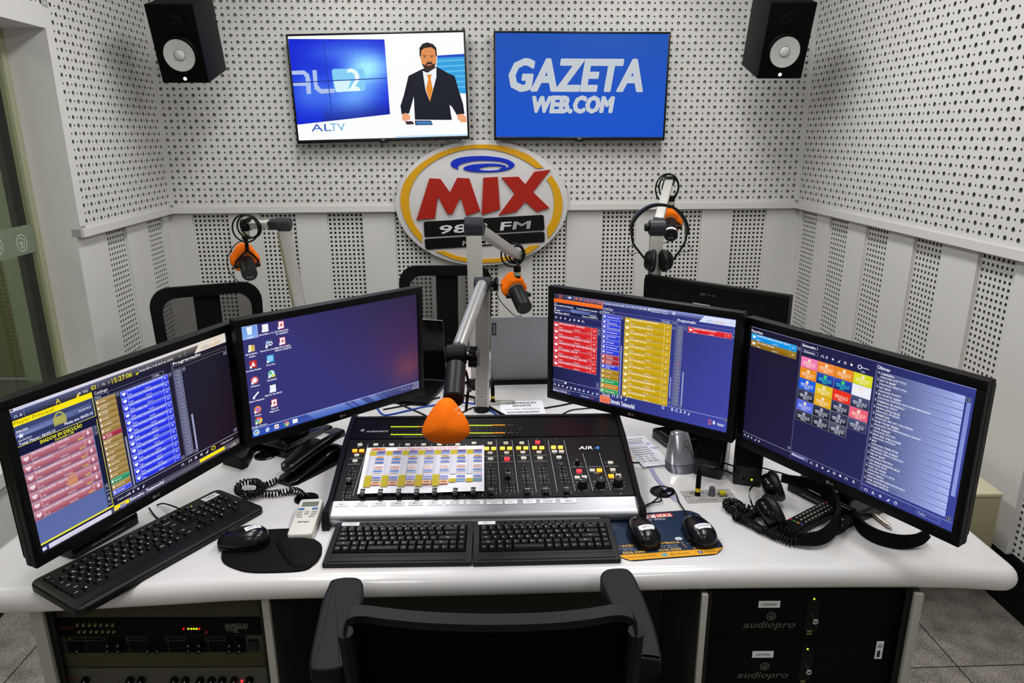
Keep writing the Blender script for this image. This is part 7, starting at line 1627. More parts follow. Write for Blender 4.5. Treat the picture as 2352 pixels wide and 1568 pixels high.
# ---- front arm with the host microphone
fb = D(1106, 946, .7505); fb.y += .004
t = thing('microphone_arm', 'silver front microphone post marked MIC 1 with a round silver tube and wing knobs', 'microphone arm', fb, 0, 'silver profile microphone arms on the desk')
Yf = fb.y; ftop = DY(1109, 668, Yf)
STEEL = M('brushed_steel_profile', '#8f8c88', 0.38, 0.55, bump=0.05, bscale=50, brush=(60, 60, 1))
fbx = Vector((fb.x+.002, Yf, .772))
part('post', STEEL, t, lambda q: beam(q, fbx, ftop, .040, .030, bev=.002))
part('post_edge', ALU, t, lambda q: beam(q, fbx+Vector((.0205, -.002, 0)), ftop+Vector((.0205, -.002, 0)), .006, .028, bev=.0015))
part('post_edge', ALU, t, lambda q: beam(q, fbx+Vector((-.0205, -.002, 0)), ftop+Vector((-.0205, -.002, 0)), .003, .028, bev=.001))
part('base_plate', BLACK, t, lambda q: (q.cyl((fb.x, Yf+.01, .7505), (fb.x, Yf+.01, .762), .026, n=24, bev=.002), q.box((fb.x, Yf, .768), (.036, .030, .016), bev=.003)))
cv = Canvas(.040, .018, 40, 18); cv.rect(0, 0, 40, 18, '#9b9897', 1); cv.text('MIC 1', 20, 11.5, 6.5, '#3c3c40', al='c', bold=True)
zl = DY(1106, 911, Yf-.016).z
cv.build('name_label', PRINT, t, frame((fbx.x+(ftop.x-fbx.x)*(zl-fbx.z)/(ftop.z-fbx.z), Yf-.0158, zl), (1, 0, 0), (0, 0, 1)))
jt = DY(1108, 652, Yf-.03)
def wing(q, c, ax, r=.022, h=.026):
    c, ax = Vector(c), Vector(ax).normalized(); F = along(c, c+ax)
    n = 40; out = [((r*(1+.10*math.cos(5*2*PI*i/n)))*math.cos(2*PI*i/n), (r*(1+.10*math.cos(5*2*PI*i/n)))*math.sin(2*PI*i/n)) for i in range(n)]
    q.prism(out, .008, h, T=F, bev=.003, seg=2); q.cyl(c-ax*.004, c+ax*.010, .008, n=14)
part('upper_joint', JOINT, t, lambda q: (q.cyl(jt+Vector((-.026, 0, 0)), jt+Vector((.026, 0, 0)), .022, n=24, bev=.003), q.box((0, .016, -.008), (.040, .036, .036), bev=.004, T=TR(jt))))
part('upper_wing_knob', BLACKG, t, lambda q: wing(q, jt+Vector((.026, 0, -.004)), (1, -.1, 0), .019, .024))
je = DT(1048, 815, 1.78)
d = (je-jt).normalized(); ta = jt+d*.006; tb_ = je-d*.035
part('tube', M('polished_tube', '#c9c8c8', 0.24, 0.75, spec=0.6, bump=0.01), t, lambda q: q.cyl(ta, tb_, .0185, n=32))
part('tube_ring', CHROME, t, lambda q: q.cyl(tb_-d*.002, tb_+d*.004, .0192, n=32))
part('tube_socket', JOINT, t, lambda q: q.cyl(tb_+d*.004, je, .0196, .0185, n=28))
part('elbow_joint', BLACK, t, lambda q: (q.cyl(je+Vector((-.026, 0, 0)), je+Vector((.026, 0, 0)), .026, n=28, bev=.004), q.cyl(je+Vector((0, 0, .006)), je+Vector((0, 0, -.055)), .026, .022, n=24)))
part('elbow_wing_knob', BLACKG, t, lambda q: wing(q, je+Vector((.026, 0, -.006)), (1, -.12, -.02), .026, .030))
mdown = DT(1045, 925, 1.64)
part('mic_yoke', BLACK, t, lambda q: q.cyl(je+Vector((0, 0, -.050)), je.lerp(mdown, .35), .021, .018, n=20))
# host microphone: dark body seen end-on behind its orange foam
fc = DT(1024, 966, 1.60)
hm = thing('studio_microphone', 'host microphone with large orange foam hanging in front of the console meters', 'microphone', fc, 0, 'broadcast microphones with orange foam around the studio desk')
top_ = je.lerp(mdown, .35); axis = (fc-top_)
part('mic_body', MICB, hm, lambda q: q.cyl(top_+Vector((0, .005, .01)), fc+Vector((.014, .05, .03)), .0245, n=28, bev=.003))
part('rear_cable', RUBBER, hm, lambda q: q.tube(spline([top_+Vector((.024, .0, .0)), top_+Vector((.034, .0, -.05)), fc+Vector((.050, .04, .06)), fc+Vector((.042, .06, .0))], 6), .0035, 7))
# pyramid foam: triangular seen from the camera
Ff = frame(fc, RT, UP)
def pyr(q):
    # rings from the back rim (z<0, away) to the blunt front ridge; outline is a rounded triangle, apex up
    outl = [(0.002, .052), (.016, .046), (.034, .022), (.050, -.004), (.054, -.022), (.050, -.034), (.034, -.047), (.012, -.053), (-.010, -.053), (-.034, -.047), (-.050, -.036), (-.054, -.026), (-.050, -.006), (-.034, .022), (-.014, .046)]
    sp = spline([(x, y, 0) for x, y in outl], 4, closed=True); n = len(sp)
    rings = [(-.055, .55, 0), (-.045, .80, 0), (-.025, .96, 0), (-.005, 1.0, 0), (.012, .93, 0), (.026, .78, -.001), (.036, .58, -.003), (.043, .34, -.005), (.046, .12, -.006)]
    vs = [(p.x*k, p.y*k+oy, z_) for z_, k, oy in rings for p in sp]
    fs = [(j*n+i, j*n+(i+1) % n, (j+1)*n+(i+1) % n, (j+1)*n+i) for j in range(len(rings)-1) for i in range(n)]+[tuple(reversed(range(n))), tuple(range((len(rings)-1)*n, len(rings)*n))]
    q.add(vs, fs, 0, Ff)
fo = part('foam_windscreen', ORANGE, hm, pyr, smooth=80, recalc=True)
# printed logo on the right shoulder of the foam
Fl = Ff @ Matrix.Translation((.0345, .012, .0145)) @ Matrix.Rotation(math.radians(48), 4, 'Y') @ Matrix.Rotation(math.radians(-14), 4, 'X')
cv = Canvas(.06, .08, 60, 80); 
for r in (22, 24.5): cv.ring(34, 42, r-.35, r+.35, '#f4e6d0', 1, 24, 1.9, 5.0)
cv.text('9', 22, 42, 15, '#f4e6d0', bold=True); cv.text('8', 22, 55, 15, '#f4e6d0', bold=True)
cv.build('foam_logo', PRINT, fo, Fl)
# ================================================================ televisions
TVB = M('television_bezel', '#0a0a0c', 0.25, spec=0.4, bump=0.005)
def tv(label, c, w_, h_, yaw, roll, fn):
    t = thing('wall_television', label, 'television', c, yaw, 'two televisions side by side high on the back wall')
    u_ = Vector((math.cos(yaw), math.sin(yaw), 0)); F = frame(c, u_*math.cos(roll)+Vector((0, 0, 1))*math.sin(roll), Vector((0, 0, 1))*math.cos(roll)-u_*math.sin(roll)); b_ = .010; bb = .018
    part('bezel', TVB, t, lambda q: [q.box(d[:3], d[3:], bev=.002) for d in ((0, h_/2-b_/2, 0, w_, b_, .020), (0, -h_/2+bb/2, 0, w_, bb, .020), (-w_/2+b_/2, 0, 0, b_, h_, .020), (w_/2-b_/2, 0, 0, b_, h_, .020))], F)
    part('back_housing', BLACKM, t, lambda q: (q.box((0, 0, -.016), (w_-.002, h_-.002, .020), bev=.003), q.box((0, -.05, -.036), (w_*.7, h_*.6, .024), bev=.006)), F)
    sw, sh = w_-2*b_, h_-b_-bb; cv = Canvas(sw, sh, 1920, 1080); fn(cv); cv.build('screen', TVSCREEN, t, F @ Matrix.Translation((0, (bb-b_)/2, .004)))
    cv = Canvas(.1, .02, 100, 20); lg(cv, 44, 10, 8, '#a8a8ac'); cv.build('maker_logo', PRINT, t, F @ Matrix.Translation((0, -h_/2+bb/2, .0103)))
    part('sensor_foot', TVB, t, lambda q: q.box((.0, -h_/2-.004, .0), (.045, .008, .012), bev=.002), F)
    part('wall_bracket', BLACKM, t, lambda q: q.box((0, 0, -.055), (.3, .25, .03)), F)
    return t
def tvs1(cv):
    def mp(x, y):   # close view pixels to screen units
        X, Y = 640+x*.22959, 40+y*.22959; h = [[0]*3]*3; v = HM @ np.array([X, Y, 1.0]); return v[0]/v[2], v[1]/v[2]
    A_ = []
    for (x, y), (u_, v_) in zip(((666.5, 88.5), (1067.5, 78.5), (1074, 308), (687, 320)), ((0, 0), (1920, 0), (1920, 1080), (0, 1080))): A_ += [[x, y, 1, 0, 0, 0, -u_*x, -u_*y, -u_], [0, 0, 0, x, y, 1, -v_*x, -v_*y, -v_]]
    HM = np.linalg.svd(np.array(A_))[2][-1].reshape(3, 3)
    P = lambda *pts: [mp(*p) for p in pts]
    cv.rect(0, 0, 1920, 1080, '#f6f8ff', 0); 
    # blue video wall, shaded by a bilinear grid
    q00, q10, q11, q01 = P((118, 235), (1077, 238), (1120, 962), (185, 1068))
    def col(u_, v_):
        c = np.array((.0, .10, .80)); g = 1.25*math.exp(-(((u_-.80)/.26)**2+((v_-.36)/.22)**2)) + .75*math.exp(-(((u_-.62)/.30)**2+((v_-.72)/.22)**2)) + .45*math.exp(-(((u_-.15)/.20)**2+((v_-.62)/.25)**2)) + .35*math.exp(-(((u_-.45)/.3)**2+((v_-.15)/.12)**2))
        c = c*(1-.55*max(0, v_-.78)*3*(u_ > .3)*0.8) + np.array((.50, .66, .22))*min(g, 1.25); c[2] = min(1, c[2]); return '#%02x%02x%02x' % tuple(int(max(0, min(1, k))*255) for k in c)
    def bl(u_, v_): return tuple((q00[i]*(1-u_)+q10[i]*u_)*(1-v_)+(q01[i]*(1-u_)+q11[i]*u_)*v_ for i in (0, 1))
    for j in range(12):
        for i in range(16):
            k = [(i/16, j/12), ((i+1)/16, j/12), ((i+1)/16, (j+1)/12), (i/16, (j+1)/12)]; cv.quad([bl(*p) for p in k], [col(*p) for p in k], 1)
    a, b_, c_, d_ = P((148, 660), (1098, 612), (468, 240), (545, 1020)); cv.line(*a, *b_, 9, '#0a2c90', 5); cv.line(*c_, *d_, 9, '#0f3aa8', 5)
    W_ = '#a9bce8'
    for pts in (((143, 545), (270, 540), (318, 575), (332, 640), (335, 768), (292, 768), (286, 690), (160, 690), (155, 655), (284, 655), (282, 610), (262, 580), (150, 582)), ((352, 537), (395, 537), (402, 680), (440, 720), (570, 715), (575, 755), (430, 765), (370, 720), (362, 660))): cv.poly(P(*pts), W_, 3)
    cv.poly(P((545, 545), (560, 525), (850, 518), (872, 545), (880, 700), (872, 735), (800, 738), (690, 742), (600, 750), (570, 735)), '#7fc8f0', 2)
    cv.poly(P((700, 530), (740, 518), (790, 540), (820, 590), (815, 640), (775, 690), (810, 700), (832, 735), (690, 742), (735, 700), (780, 630), (772, 575), (740, 555), (702, 565)), '#e8f8ff', 4)
    cv.poly(P((560, 640), (735, 632), (700, 742), (590, 750)), '#cfeeff', 3)
    # blue panel behind the presenter
    cv.poly(P((1600, 392), (1872, 375), (1885, 760), (1640, 745), (1590, 520)), '#2f9ad8', 1); cv.poly(P((1600, 392), (1872, 375), (1873, 402), (1602, 415)), '#1648c0', 2)
    for k in range(6): cv.poly(P((1600, 440+k*52), (1876, 425+k*52), (1877, 440+k*52), (1602, 456+k*52)), '#5ab8e8', 2)
    # presenter
    cv.poly(P((1455, 520), (1590, 500), (1700, 560), (1770, 590), (1800, 700), (1850, 860), (1862, 955), (1790, 975), (1740, 890), (1715, 870), (1735, 1015), (1367, 1015), (1360, 790), (1330, 890), (1310, 955), (1235, 960), (1225, 880), (1260, 780), (1310, 590)), '#0c1020', 3)
    cv.poly(P((1452, 540), (1500, 560), (1590, 505), (1588, 600), (1520, 840), (1478, 730)), '#e8ecf4', 4)
    cv.poly(P((1490, 578), (1542, 575), (1530, 612), (1552, 720), (1520, 842), (1482, 720), (1508, 615)), '#e08a2c', 5)
    cv.poly(P((1437, 420), (1590, 400), (1585, 470), (1565, 520), (1520, 548), (1475, 530), (1448, 480)), '#3a2418', 5)
    cv.poly(P((1428, 400), (1440, 330), (1480, 300), (1545, 300), (1590, 340), (1596, 400), (1588, 460), (1560, 480), (1540, 452), (1500, 455), (1478, 485), (1445, 470)), '#d88a50', 6)
    cv.poly(P((1424, 400), (1424, 320), (1455, 280), (1500, 265), (1560, 282), (1592, 320), (1598, 395), (1585, 400), (1580, 340), (1545, 312), (1470, 322), (1442, 345), (1436, 402)), '#1c1410', 7)
    for x in (1476, 1545): cv.poly(P((x-20, 394), (x+20, 390), (x+18, 396), (x-18, 400)), '#2a1810', 7); cv.poly(P((x-9, 404), (x+9, 402), (x+8, 411), (x-8, 412)), '#2a1810', 7)
    cv.poly(P((1504, 440), (1524, 438), (1518, 446), (1508, 447)), '#a85c34', 7)
    cv.poly(P((1490, 478), (1545, 474), (1540, 490), (1496, 493)), '#b86858', 7)
    for pts in (((1240, 960), (1280, 948), (1322, 975), (1318, 1012), (1275, 1028), (1240, 1020)), ((1790, 962), (1840, 955), (1880, 985), (1882, 1035), (1830, 1040), (1792, 1005))): cv.poly(P(*pts), '#e8a078', 5)
    cv.poly(P((1365, 1022), (1528, 1022), (1545, 1065), (1372, 1068)), '#2c3448', 5); cv.poly(P((1378, 1030), (1522, 1030), (1532, 1058), (1384, 1060)), '#3a78b8', 6); cv.poly(P((1268, 1030), (1340, 1028), (1362, 1058), (1285, 1062)), '#3c2028', 5)
    x, y = mp(332, 1132); cv.text('AL', x, y, 112, '#2458b8', sx=1.05, fit=230); x, y = mp(520, 1128); cv.text('TV', x, y, 118, '#5ab0e0', fit=170)
    cv.rect(1100, 1062, 820, 18, '#bfe0ff', 1)
def tvs2(cv):
    cv.rect(0, 0, 1920, 1080, '#0d4cae', 0, '#0a4ec4')
    def place(s_, x, y, size, w_, it=.18):
        cv.text(s_, x+8, y+8, size, '#07327c', L=1, bold=True, ital=it, fit=w_); 
        for dx, dy in ((0, 0), (7, 0), (-7, 0), (0, 7), (0, -7), (6, 6), (-6, -6), (6, -6), (-6, 6), (11, 2), (-11, -2)): cv.text(s_, x+dx, y+dy, size, '#bcc3cb', L=2+abs(dx)*.02+abs(dy)*.003, bold=True, ital=it, fit=w_)
    place('GAZETA', 120, 582, 455, 1530); place('WEB.COM', 400, 815, 240, 930)
tv('left wall television showing a news presenter beside a blue video wall', (-.695, backY(-.695)-.075, 1.873), .927, .546, math.radians(2.2), .023, tvs1)
tv('right wall television showing a blue screen with large white lettering', (.3755, backY(.3755)-.075, 1.877), .935, .551, math.radians(1.6), -.006, tvs2)
# ================================================================ loudspeakers
def loud(label, c, yaw, tilt, grp='black loudspeakers with white cones in the upper corners'):
    W_, H_, D_ = .210, .332, .27
    n = Vector((math.sin(yaw)*math.cos(tilt), -math.cos(yaw)*math.cos(tilt), math.sin(tilt))); u_ = Vector((math.cos(yaw), math.sin(yaw), 0)); v_ = Vector((0, 0, 1))*math.cos(tilt)-Vector((math.sin(yaw), -math.cos(yaw), 0))*math.sin(tilt)
    F = frame(c, u_, v_); t = thing('wall_loudspeaker', label, 'loudspeaker', c, yaw, grp)
    part('cabinet', M('speaker_cabinet', '#060707', 0.55, spec=0.15, bump=0.12, bscale=900), t, lambda q: q.box((0, 0, -D_/2), (W_, H_, D_), bev=.004), F)
    part('front_baffle', M('speaker_baffle', '#020202', 0.5, spec=0.08, bump=0.01), t, lambda q: q.box((0, 0, .002), (W_-.001, H_-.001, .006), bev=.002), F)
    cy = -.045
    k = part('woofer_cone', M('pale_cone', '#b9b9b7', 0.6, spec=0.3, bump=0.02), t, lambda q: q.lathe([(.022, .0035), (.040, .0055), (.069, .0085)], 48, 0, F @ TR((0, cy, .003)), cap=False), smooth=60)
    part('woofer_surround', M('speaker_rubber', '#030303', 0.6, spec=0.08, bump=0.01), t, lambda q: q.lathe([(.069, .0085), (.071, .010), (.076, .0095), (.082, .006), (.083, .002)], 48, 0, F @ TR((0, cy, .003)), cap=False), smooth=60)
    part('dust_cap', M('pale_dust_cap', '#c0c0be', 0.5, spec=0.3, bump=0.01), k, lambda q: q.lathe([(.0235, .004), (.022, .0075), (.015, .0105), (0, .012)], 32, 0, F @ TR((0, cy, .003)), cap=False), smooth=60)
    part('cap_ring', M('grey_band'), k, lambda q: q.tube([F @ Vector((.0240*math.cos(a_*PI/16), cy+.0240*math.sin(a_*PI/16), .0075)) for a_ in range(32)], .0011, 6, closed=True))
    part('tweeter', M('speaker_rubber'), t, lambda q: (q.lathe([(.044, .0045), (.040, .0075), (.018, .0055), (.0145, .005)], 36, 0, F @ TR((0, .085, .001)), cap=False), q.lathe([(.0145, .005), (.010, .0085), (0, .010)], 24, 0, F @ TR((0, .085, .001)), cap=False)), smooth=60)
    part('logo_light', M('lit_white_logo', '#ffffff', 0.4, emit='#fffdf2', es=1.6), t, lambda q: q.lathe([(.0078, .0), (.0078, .0008), (0, .0008)], 24, 0, F @ TR((0, -.147, .005))), F=None)
    def br(q):
        a_ = F @ Vector((0, .05, -D_)); d_ = (a_-CAM); k_ = (YB-CAM.y)/(d_.y-TB*d_.x); w0 = CAM+d_*k_-Vector((0, .004, 0)); q.cyl(a_, w0, .013, n=14); q.box(tuple(w0), (.06, .008, .08)); q.box((0, .05, -D_-.004), (.08, .08, .008), T=F)
    part('wall_bracket', BLACKM, t, br)
    return t
loud('left black loudspeaker tilted down beside the left television', (-1.50, 3.443, 2.028), .042, -.289)
loud('right black loudspeaker tilted down in the upper right corner', (1.279, 3.551, 2.043), .003, -.317)
# ================================================================ round station sign
SGW = M('sign_white_board', '#c9c8ca', 0.4, spec=0.3, bump=0.02); SGY = M('sign_yellow', '#d09a10', 0.5, spec=0.25, bump=0.02); SGR = M('sign_red', '#9e1c0c', 0.5, spec=0.25, bump=0.02); SGB = M('sign_blue', '#0c2cb8', 0.45, spec=0.25, bump=0.02); SGK = M('sign_black', '#060606', 0.35, spec=0.3, bump=0.01)
u_w = Vector((1, TB, 0)).normalized(); n_w = Vector((u_w.y, -u_w.x, 0)); SO = Vector((-.166, backY(-.166), 1.2565))+n_w*.016
SFm = frame(SO, u_w, (0, 0, 1))
def S2(cx, cy):
    px, py = 880+cx*.21688, 300+cy*.21688; d = ray(px, py); t_ = (SO+n_w*.012-CAM).dot(n_w)/d.dot(n_w); q = SFm.inverted() @ (CAM+d*t_); return q.x, q.y
def arc_band(a0, a1, cut0, cut1, n=26):
    # yellow ring, elliptical, with slanted ends
    pass
def sign(label, F, name='station_sign'):
    t = thing(name, label, 'sign', F.translation, 0, 'oval station signs on the studio walls')
    part('board', SGW, t, lambda q: q.prism(ellipse(.487, .350, 72), 0, .012, bev=.002), F)
    def poly(nm, mat, pts, z0=.012, z1=.020, par=t):
        P = [S2(*p) for p in pts]; ar = sum(P[i][0]*P[(i+1) % len(P)][1]-P[(i+1) % len(P)][0]*P[i][1] for i in range(len(P)))
        if ar < 0: P = P[::-1]
        return part(nm, mat, par, lambda q: q.prism(P, z0, z1, bev=.0008, seg=1), F)
    def curve(pts, n=5): return [(p.x, p.y) for p in spline([(x, y, 0) for x, y in pts], n)]
    poly('yellow_arc', SGY, curve([(412, 1185), (310, 1075), (230, 940), (188, 800), (190, 660), (235, 530), (330, 410), (470, 300), (640, 215), (830, 165), (1040, 145), (1250, 160), (1430, 210), (1570, 275), (1697, 392)])+[(1622, 398)]+curve([(1622, 398), (1500, 318), (1380, 260), (1220, 212), (1040, 190), (850, 205), (680, 255), (530, 330), (400, 435), (315, 560), (275, 700), (285, 850), (330, 985), (412, 1100)]))
    poly('yellow_arc', SGY, [(1732, 518), (1780, 470)]+curve([(1780, 470), (1850, 580), (1890, 700), (1898, 820), (1870, 950), (1820, 1050), (1745, 1140)])+[(1738, 1025)]+curve([(1738, 1025), (1785, 930), (1808, 820), (1805, 700), (1780, 600), (1732, 518)]))
    poly('yellow_arc', SGY, [(560, 1278), (655, 1274)]+curve([(655, 1274), (780, 1322), (920, 1350), (1080, 1358), (1240, 1345), (1400, 1300), (1510, 1245), (1550, 1215)])+[(1658, 1210)]+curve([(1658, 1210), (1560, 1285), (1420, 1345), (1250, 1385), (1080, 1397), (900, 1390), (740, 1355), (560, 1278)]))
    poly('red_letter', SGR, [(355, 942), (492, 503), (608, 510), (708, 652), (785, 498), (912, 506), (1029, 848), (880, 900), (820, 702), (735, 880), (680, 880), (578, 692), (550, 924)], .012, .026)
    poly('red_letter', SGR, [(1062, 497), (1213, 488), (1237, 830), (1043, 890)], .012, .026)
    poly('red_letter', SGR, [(1252, 494), (1433, 486), (1505, 566), (1600, 434), (1772, 412), (1586, 648), (1760, 815), (1627, 857), (1503, 750), (1412, 855), (1224, 892), (1392, 665)], .012, .026)
    poly('blue_swirl', SGB, curve([(797, 410), (735, 385), (715, 350), (745, 310), (830, 282), (950, 270), (1080, 268), (1220, 282), (1320, 306), (1385, 345), (1385, 380), (1330, 412), (1240, 432), (1120, 440), (980, 438), (890, 425), (850, 405), (870, 380), (950, 358), (1080, 348), (1200, 350), (1270, 362), (1306, 380), (1285, 400), (1228, 406)])+curve([(1228, 402), (1262, 392), (1245, 380), (1180, 376), (1090, 382), (1020, 400), (1040, 416), (1130, 422), (1240, 412), (1310, 392), (1330, 370), (1300, 345), (1220, 325), (1100, 318), (980, 320), (880, 338), (815, 360), (793, 385), (797, 408)]), .012, .019)
    k = poly('black_plate', SGK, [(430, 975), (445, 962), (1680, 890), (1700, 900), (1708, 1040), (1695, 1052), (450, 1124), (438, 1112)], .012, .020)
    poly('black_plate', SGK, [(440, 1155), (455, 1145), (1690, 1068), (1708, 1080), (1710, 1165), (1695, 1178), (470, 1256), (448, 1240)], .012, .020)
    ang = math.atan2(S2(1700, 890)[1]-S2(430, 965)[1], S2(1700, 890)[0]-S2(430, 965)[0])
    def txt(s_, cx, cy, size, fit, mat='#c9c8ca', it=0.0):
        x, y = S2(cx, cy); m = MB(); g = [glyph(ch, True) for ch in s_]; tw = sum(q[2] for q in g); sx = fit/(tw*size); x0 = 0
        for vs, fs, adv in g:
            if fs: m.add([((x0+(a+b_*it)*size*sx), b_*size, 0) for a, b_ in vs], fs)
            x0 += adv*size*sx
        m.build('white_lettering', SGW, t, F @ Matrix.Translation((x, y, .0208)) @ Matrix.Rotation(ang, 4, 'Z'))
    w_ = lambda a, b_: S2(b_, 1000)[0]-S2(a, 1000)[0]
    txt('98.3', 583, 1090, .066, w_(583, 1120), it=.1); txt('FM', 1222, 1055, .066, w_(1222, 1572), it=.1); txt('MACEIÓ', 834, 1216, .040, w_(834, 1262), it=.1)
    return t
sign('oval white radio station sign with red lettering between the televisions and the chairs', SFm)
# the second sign, on the right wall at the picture edge
nr_ = FR.to_3x3() @ Vector((0, 0, 1)); ur_ = FR.to_3x3() @ Vector((1, 0, 0))
d = ray(2334, 286); t_ = (CR+nr_*.016-CAM).dot(nr_)/d.dot(nr_); p = CAM+d*t_
sign('oval white sign on the right wall, only its yellow rim inside the picture', frame(p+ur_*.545, ur_, (0, 0, 1)))
# beige box by the right wall
q = D(2280, 1137, .46); t = thing('storage_box', 'beige metal box fixed to the right wall behind the far right monitor', 'box', (1.5, q.y+.2, .22))
BG = M('beige_metal', '#9c9878', 0.6, spec=0.2, bump=0.03)
xr = q.x
part('body', BG, t, lambda k: k.box((xr-.12, q.y+.19, .34), (.32, .36, .22), bev=.003))
part('lid', M('pale_beige_lid', '#c2bfa2', 0.6, spec=0.2, bump=0.02), t, lambda k: k.box((xr-.12, q.y+.19, .455), (.324, .366, .012), bev=.002))
# ================================================================ chairs
mesh_m = bpy.data.materials.new('open_mesh_fabric'); mesh_m.use_nodes = True; nt = mesh_m.node_tree; b = nt.nodes['Principled BSDF']; b.inputs['Base Color'].default_value = (*lin('#0a0a0b'), 1); b.inputs['Roughness'].default_value = .7; b.inputs['Specular IOR Level'].default_value = .15
tc = nt.nodes.new('ShaderNodeTexCoord'); mp = nt.nodes.new('ShaderNodeMapping'); mp.inputs['Rotation'].default_value = (0, 0, 0); sep = nt.nodes.new('ShaderNodeSeparateXYZ')
nt.links.new(tc.outputs['UV'], mp.inputs['Vector']); nt.links.new(mp.outputs[0], sep.inputs[0])
def mth(op, a, b_=None, c=None):
    n = nt.nodes.new('ShaderNodeMath'); n.operation = op
    for i, v in enumerate((a, b_, c)):
        if v is None: continue
        if isinstance(v, (int, float)): n.inputs[i].default_value = v
        else: nt.links.new(v, n.inputs[i])
    return n.outputs[0]
PIT = .0062
ax_ = mth('SINE', mth('MULTIPLY', sep.outputs[0], 2*PI/PIT)); az_ = mth('SINE', mth('MULTIPLY', sep.outputs[1], 2*PI/PIT))
hole = mth('GREATER_THAN', mth('MULTIPLY', ax_, az_), .26)
tr = nt.nodes.new('ShaderNodeBsdfTransparent'); mxs = nt.nodes.new('ShaderNodeMixShader'); nt.links.new(hole, mxs.inputs[0]); nt.links.new(b.outputs[0], mxs.inputs[1]); nt.links.new(tr.outputs[0], mxs.inputs[2]); nt.links.new(mxs.outputs[0], nt.nodes['Material Output'].inputs[0])
CHB = M('chair_black_frame', '#060607', 0.5, spec=0.15, bump=0.06, bscale=1200)
CHF = M('chair_black_fabric', '#020202', 0.9, spec=0.04, bump=0.2, bscale=900)
def curved(u_, v_, W_, H_, z0, bow=.05, rake=.10):
    """back surface: u across -.5...5, v up 0..1"""
    wv = W_*(1-.10*(1-v_)**2); return Vector((u_*wv, -bow*(1-(2*u_)**2)*-1*-1 - rake*v_*-1*-1, z0+H_*v_))
def office_chair(label, base, yaw, topz=1.0, W_=.47, H_=.50, grp='black mesh office chairs', arms=True):
    t = thing('office_chair', label, 'chair', (base[0], base[1], 0), yaw, grp); R_ = TR((base[0], base[1], 0), yaw)
    z0 = topz-H_; y0 = .24
    def S_(u_, v_, off=0.0): return Vector((u_*W_*(1-.08*(1-v_)**2), y0+.05*v_-.055*(2*u_)**2*1.0+off, z0+H_*v_))
    # chair faces -y (towards the desk)
    c_ = [(u_, v_) for u_, v_ in [(p[0]+.0, p[1]+.5) for p in rrect(1.0, 1.0, .16, 6)]]
    ringp = [S_(u_, max(0, v_)) for u_, v_ in c_]
    def fr_(q):
        n = len(c_); ctr = Vector((0, y0, z0+H_/2)); vs = []
        for (u_, v_), p in zip(c_, ringp):
            sh = .885 if abs(v_-.5) < .3 else .87; i_ = S_(u_*.80, .5+(v_-.5)*.80)
            vs += [p+Vector((0, -.012, 0)), p+Vector((0, .012, 0)), i_+Vector((0, .010, 0)), i_+Vector((0, -.010, 0))]
        fs = [(i*4+k, i*4+(k+1) % 4, ((i+1) % n)*4+(k+1) % 4, ((i+1) % n)*4+k) for i in range(n) for k in range(4)]; q.add(vs, fs)
    part('back_frame', CHB, t, fr_, R_, recalc=True, smooth=50)
    m = MB(); NU, NV = 14, 10; m.grid(lambda a, b_: S_((a-.5)*.86, .07+b_*.86), NU, NV); o = m.build('back_mesh', mesh_m, t, R_)
    uv = o.data.uv_layers.new(name='UVMap'); 
    for l in o.data.loops:
        i = l.vertex_index % (NU+1); j = l.vertex_index // (NU+1); uv.data[l.index].uv = (i/NU*W_*.86, j/NV*H_*.86)
    part('back_spine', CHB, t, lambda q: q.grid(lambda a, b_: S_((a-.5)*.24, .02+b_*.93, .014), 6, 8), R_)
    part('seat', CHF, t, lambda q: q.box((0, -.02, .475), (.48, .48, .075), bev=.03), R_)
    part('seat_support', CHB, t, lambda q: (q.cyl((0, 0, .44), (0, 0, .12), .028, n=16), q.box((0, .22, .50), (.08, .04, .30), bev=.01, T=None), q.box((0, .12, .425), (.08, .24, .03), bev=.008)), R_)
    for k in range(5):
        a_ = 2*PI*k/5+.3; part('leg', CHB, t, lambda q: beam(q, Vector((0, 0, .12)), Vector((.28*math.cos(a_), .28*math.sin(a_), .075)), .03, .04, up=(0, 0, 1), bev=.006), R_)
        part('castor', BLACK, t, lambda q: q.cyl((.28*math.cos(a_)-.02*math.sin(a_), .28*math.sin(a_)+.02*math.cos(a_), .03), (.28*math.cos(a_)+.02*math.sin(a_), .28*math.sin(a_)-.02*math.cos(a_), .03), .029, n=16), R_)
    if arms:
        for s_ in (-1, 1): part('armrest', CHB, t, lambda q: (q.box((s_*.27, -.02, .67), (.07, .25, .03), bev=.012), q.box((s_*.27, .0, .56), (.03, .05, .20), bev=.006), q.box((s_*.20, .0, .455), (.16, .05, .02), bev=.004)), R_)
    return t
pl_ = DT(484, 668, 3.15)
c1_ = office_chair('left guest chair with black mesh back behind the left monitors', (-1.30, 2.96), math.radians(24), topz=pl_.z+.005, W_=.475)
pc_ = DT(1018, 622, 3.38)
c2_ = office_chair('middle guest chair with black mesh back behind the icon monitor', (pc_.x, 3.22), math.radians(0), topz=pc_.z, W_=.46)
